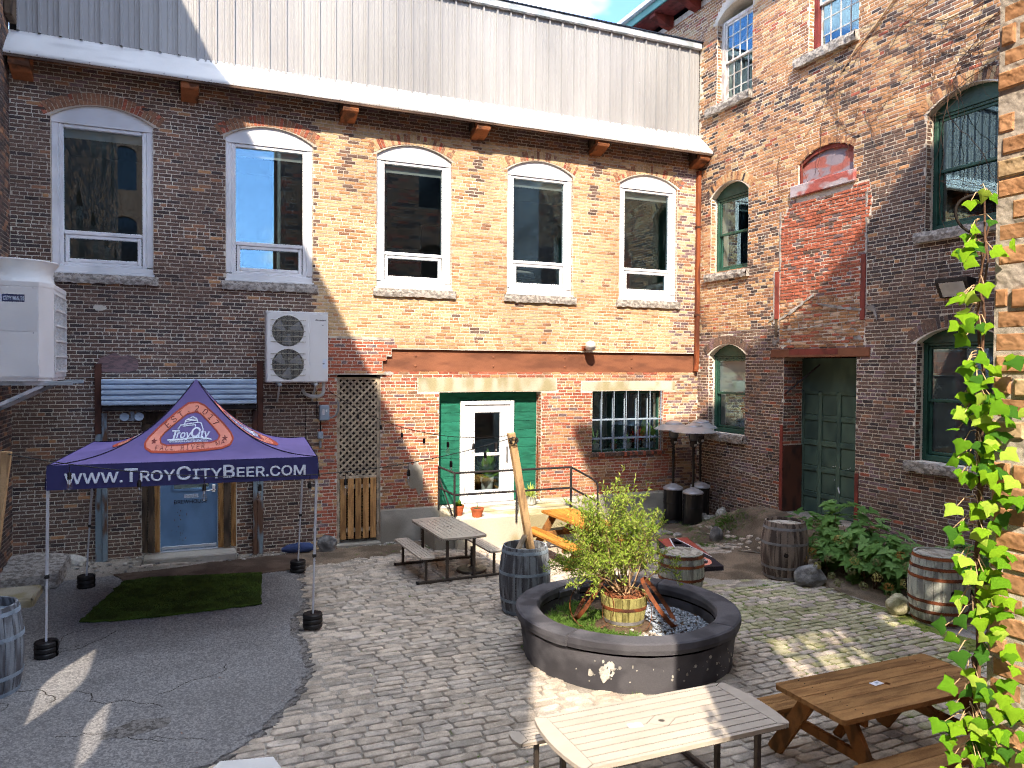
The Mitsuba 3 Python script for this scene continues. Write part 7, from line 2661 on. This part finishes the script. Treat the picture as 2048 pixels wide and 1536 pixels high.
stem_pts = []
for sx, sy in ((-.02, .03), (-.05, .02), (.03, .06)):
    pts = []
    for z in np.linspace(1.6, 3.93 - .3 * Ri.random(), 26):
        pts.append((CX0 + sx * .6 - .01 + Ri.normal(0, .006), CY0 + sy * .5 + Ri.normal(0, .008), z))
    stem_pts.append(pts)
    m = MB(); m.tube(pts, np.linspace(.008, .003, 26), 'twig', None, 6, False); m.build(IV + '__stem', 'mat_matte')
zs = []
n_leaf = 330
for i in range(n_leaf):
    t = Ri.random()
    z = 1.75 + 2.18 * t ** 1.1
    if z > 3.45 and Ri.random() < .62:
        continue
    wide = 1.0 if z > 2.9 else 1.0 + .9 * (2.9 - z)
    u = Ri.normal(-.020, .034) * wide  # across the picture: + left of the pier edge, - on its face
    if z > 3.45:
        u = Ri.normal(.012, .022)
    if u > 0:
        p = np.array([CX0 - .05 - .25 * u - .05 * Ri.random(), CY0 + .02 + .55 * u, z])
    else:
        p = np.array([CX0 - .035 - .05 * Ri.random(), CY0 + u * 1.5, z])
    nrm = np.array([-.55, -.62, .42]) + Ri.normal(0, .38, 3)
    kx = ('ivy_a', 'ivy_b', 'ivy_c', 'ivy_d')[int(Ri.choice(4, p=(.42, .30, .13, .15)))]
    S = Ri.uniform(.032, .054) * (1 if z < 3.8 else .8)
    m = MB(); ivy_leaf(m, p, nrm, Ri.normal(0, .6), S); m.build(IV + '__leaf', 'leaf_' + kx)
    q = np.array([CX0 - .03, CY0 + .03, z + .03])
    zs.append((q, p))
m = MB()
for q, p in zs:
    np.linalg.norm(q - p) < .09 and m.tube([q, (q + p) / 2 + (0, 0, .012), p], .0016, 'bloom' if False else 'twig_pale', None, 4, False)
kk = m.build(IV + '__leaf_stalk', 'mat_matte')
labels[kk] = {'kind': 'stuff'}
k = thing('dry_tendril', 'curled dark dry tendril sticking out from the top of the ivy', 'twig')
m = MB()
t = np.linspace(0, 1, 26)
m.tube([(CX0 - .03 - .05 * math.sin(3.4 * a), CY0 + .03 + .04 * math.sin(3.4 * a), 3.93 - .12 * a + .015 * math.sin(6 * a)) for a in t], .0042, 'plug', .5, 6, False)
m.tube([(CX0 - .0 - .10 * math.sin(3.0 * a), CY0 + .03 + .02 * math.sin(3 * a), 4.95 - .25 * a) for a in t], .005, 'twig', .5, 6, False)
m.build(k, 'mat_matte')

# bare creeper on the mill wall
DV = thing('dry_creeper', 'bare brown creeper stems spreading over the upper mill wall', 'creeper')
Rv = np.random.default_rng(64)


def vine(p0, ang, L, rad, level, dr=0.0, pcol='twig'):
    n = max(6, int(L / .14))
    s, z = p0
    pts = [(-.012 - rad, -s, z)]
    for i in range(n):
        ang += Rv.normal(0, .22) + dr
        s += math.cos(ang) * L / n
        z += math.sin(ang) * L / n
        pts.append((-.012 - rad - Rv.uniform(0, .02), -s, z))
    m = MB()
    m.tube(pts, np.linspace(rad, rad * .4, n + 1), pcol, None, 5, False)
    m.build(DV + '__stem', 'mat_matte')
    if level < 2:
        for j in range(int(L * (2.2 if level == 0 else 1.6))):
            i = Rv.integers(1, n)
            vine((-pts[i][1], pts[i][2]), ang + Rv.choice([-1, 1]) * Rv.uniform(.4, 1.2), L * Rv.uniform(.18, .42), rad * .55, level + 1)


for s, z, a, L in ((7.0, 8.9, 3.55, 4.6), (7.0, 8.6, 3.50, 4.2), (6.9, 8.35, 3.45, 3.6), (7.0, 8.1, 3.42, 3.0), (6.6, 9.3, 3.75, 3.2), (7.1, 8.75, 3.70, 3.8), (6.9, 7.9, 3.3, 2.2)):
    vine((s, z), a, L, .0075, 0)
for s, z, a, L in ((3.6, 7.9, -1.5, .9), (4.6, 7.9, -1.4, .8), (2.55, 7.6, -1.5, .8), (3.15, 7.4, -1.5, .7), (4.5, 7.5, 2.6, 1.6)):
    vine((s, z), a, L, .006, 1)
m = MB()
m.tube([(-.03, -4.05, 8.70), (-.045, -4.4, 9.0), (-.04, -4.8, 9.25), (-.05, -5.3, 9.62), (-.05, -5.9, 10.1)], [.010, .014, .017, .018, .02], 'twig_pale', .5, 7)
m.build(DV + '__dead_branch', 'mat_matte')

# ------------------------------------------------------------------ string lights
def string_light(label, pts_fn, bulbs, ends):
    k = thing('string_light', label, 'string light')
    t = np.linspace(0, 1, 60)
    m = MB(); m.tube([pts_fn(a) for a in t], .0055, 'wire', .5, 6, False)
    for c in ends:
        pts = [np.asarray(c) + .05 * np.array([math.sin(5 * a) * (1 + .4 * math.sin(3 * a)), .35 * math.cos(7 * a), math.cos(5 * a) - .4]) for a in np.linspace(0, 6.28, 50)]
        m.tube(pts, .0045, 'wire', .5, 5, False)
    m.build(k + '__cable', 'mat_satin')
    for a in bulbs:
        p = np.asarray(pts_fn(a))
        m = MB(); m.tube([p, p - (0, 0, .09)], .004, 'wire', .5, 6, False); m.lathe([(.0, p[2] - .085), (.017, p[2] - .09), (.021, p[2] - .13), (.021, p[2] - .165), (0, p[2] - .166)], 'wire', (p[0], p[1], 0), 12, .5); m.build(k + '__socket', 'mat_satin')
        m = MB(); m.lathe([(.012, p[2] - .167), (.016, p[2] - .185), (.030, p[2] - .225), (.031, p[2] - .25), (.022, p[2] - .275), (0, p[2] - .285)], 'paper', (p[0], p[1], 0), 14, .5, None, False); m.build(k + '__bulb', 'mat_bulb')
        m = MB(); m.tube([(p[0] - .008, p[1], p[2] - .17), (p[0] - .009, p[1], p[2] - .25)], .0018, 'brass', .5, 4, False); m.tube([(p[0] + .008, p[1], p[2] - .17), (p[0] + .009, p[1], p[2] - .25)], .0018, 'brass', .5, 4, False); m.lathe([(.006, p[2] - .167), (.005, p[2] - .2), (0, p[2] - .2)], 'logo_white', (p[0], p[1], 0), 6, .5); m.build(k + '__filament', 'mat_satin')


A1, B1 = np.array([-12.52, -5.06, 2.47]), np.array([-6.70, -4.80, 2.44])
def cat1(a):
    p = A1 + (B1 - A1) * a
    u = 1 - (1 - a) ** 1.05
    return (p[0], p[1], p[2] - 1.50 * a * (1 - a))
string_light('string of clear bulbs running low across the front of the tent', cat1, [.095, .21, .325, .43, .53, .605, .745, .845, .93], [B1 + (0, -.03, -.02)])
A2, B2 = np.array([-8.50, -.36, 3.0]), np.array([-6.68, -4.68, 2.46])
def cat2(a):
    p = A2 + (B2 - A2) * a
    return (p[0], p[1], p[2] - 1.25 * a * (1 - a))
string_light('string of clear bulbs running from the condenser past the lattice to the leaning post', cat2, [.22, .36, .48, .60, .72, .84, .94], [B2 + (.03, -.05, -.04)])
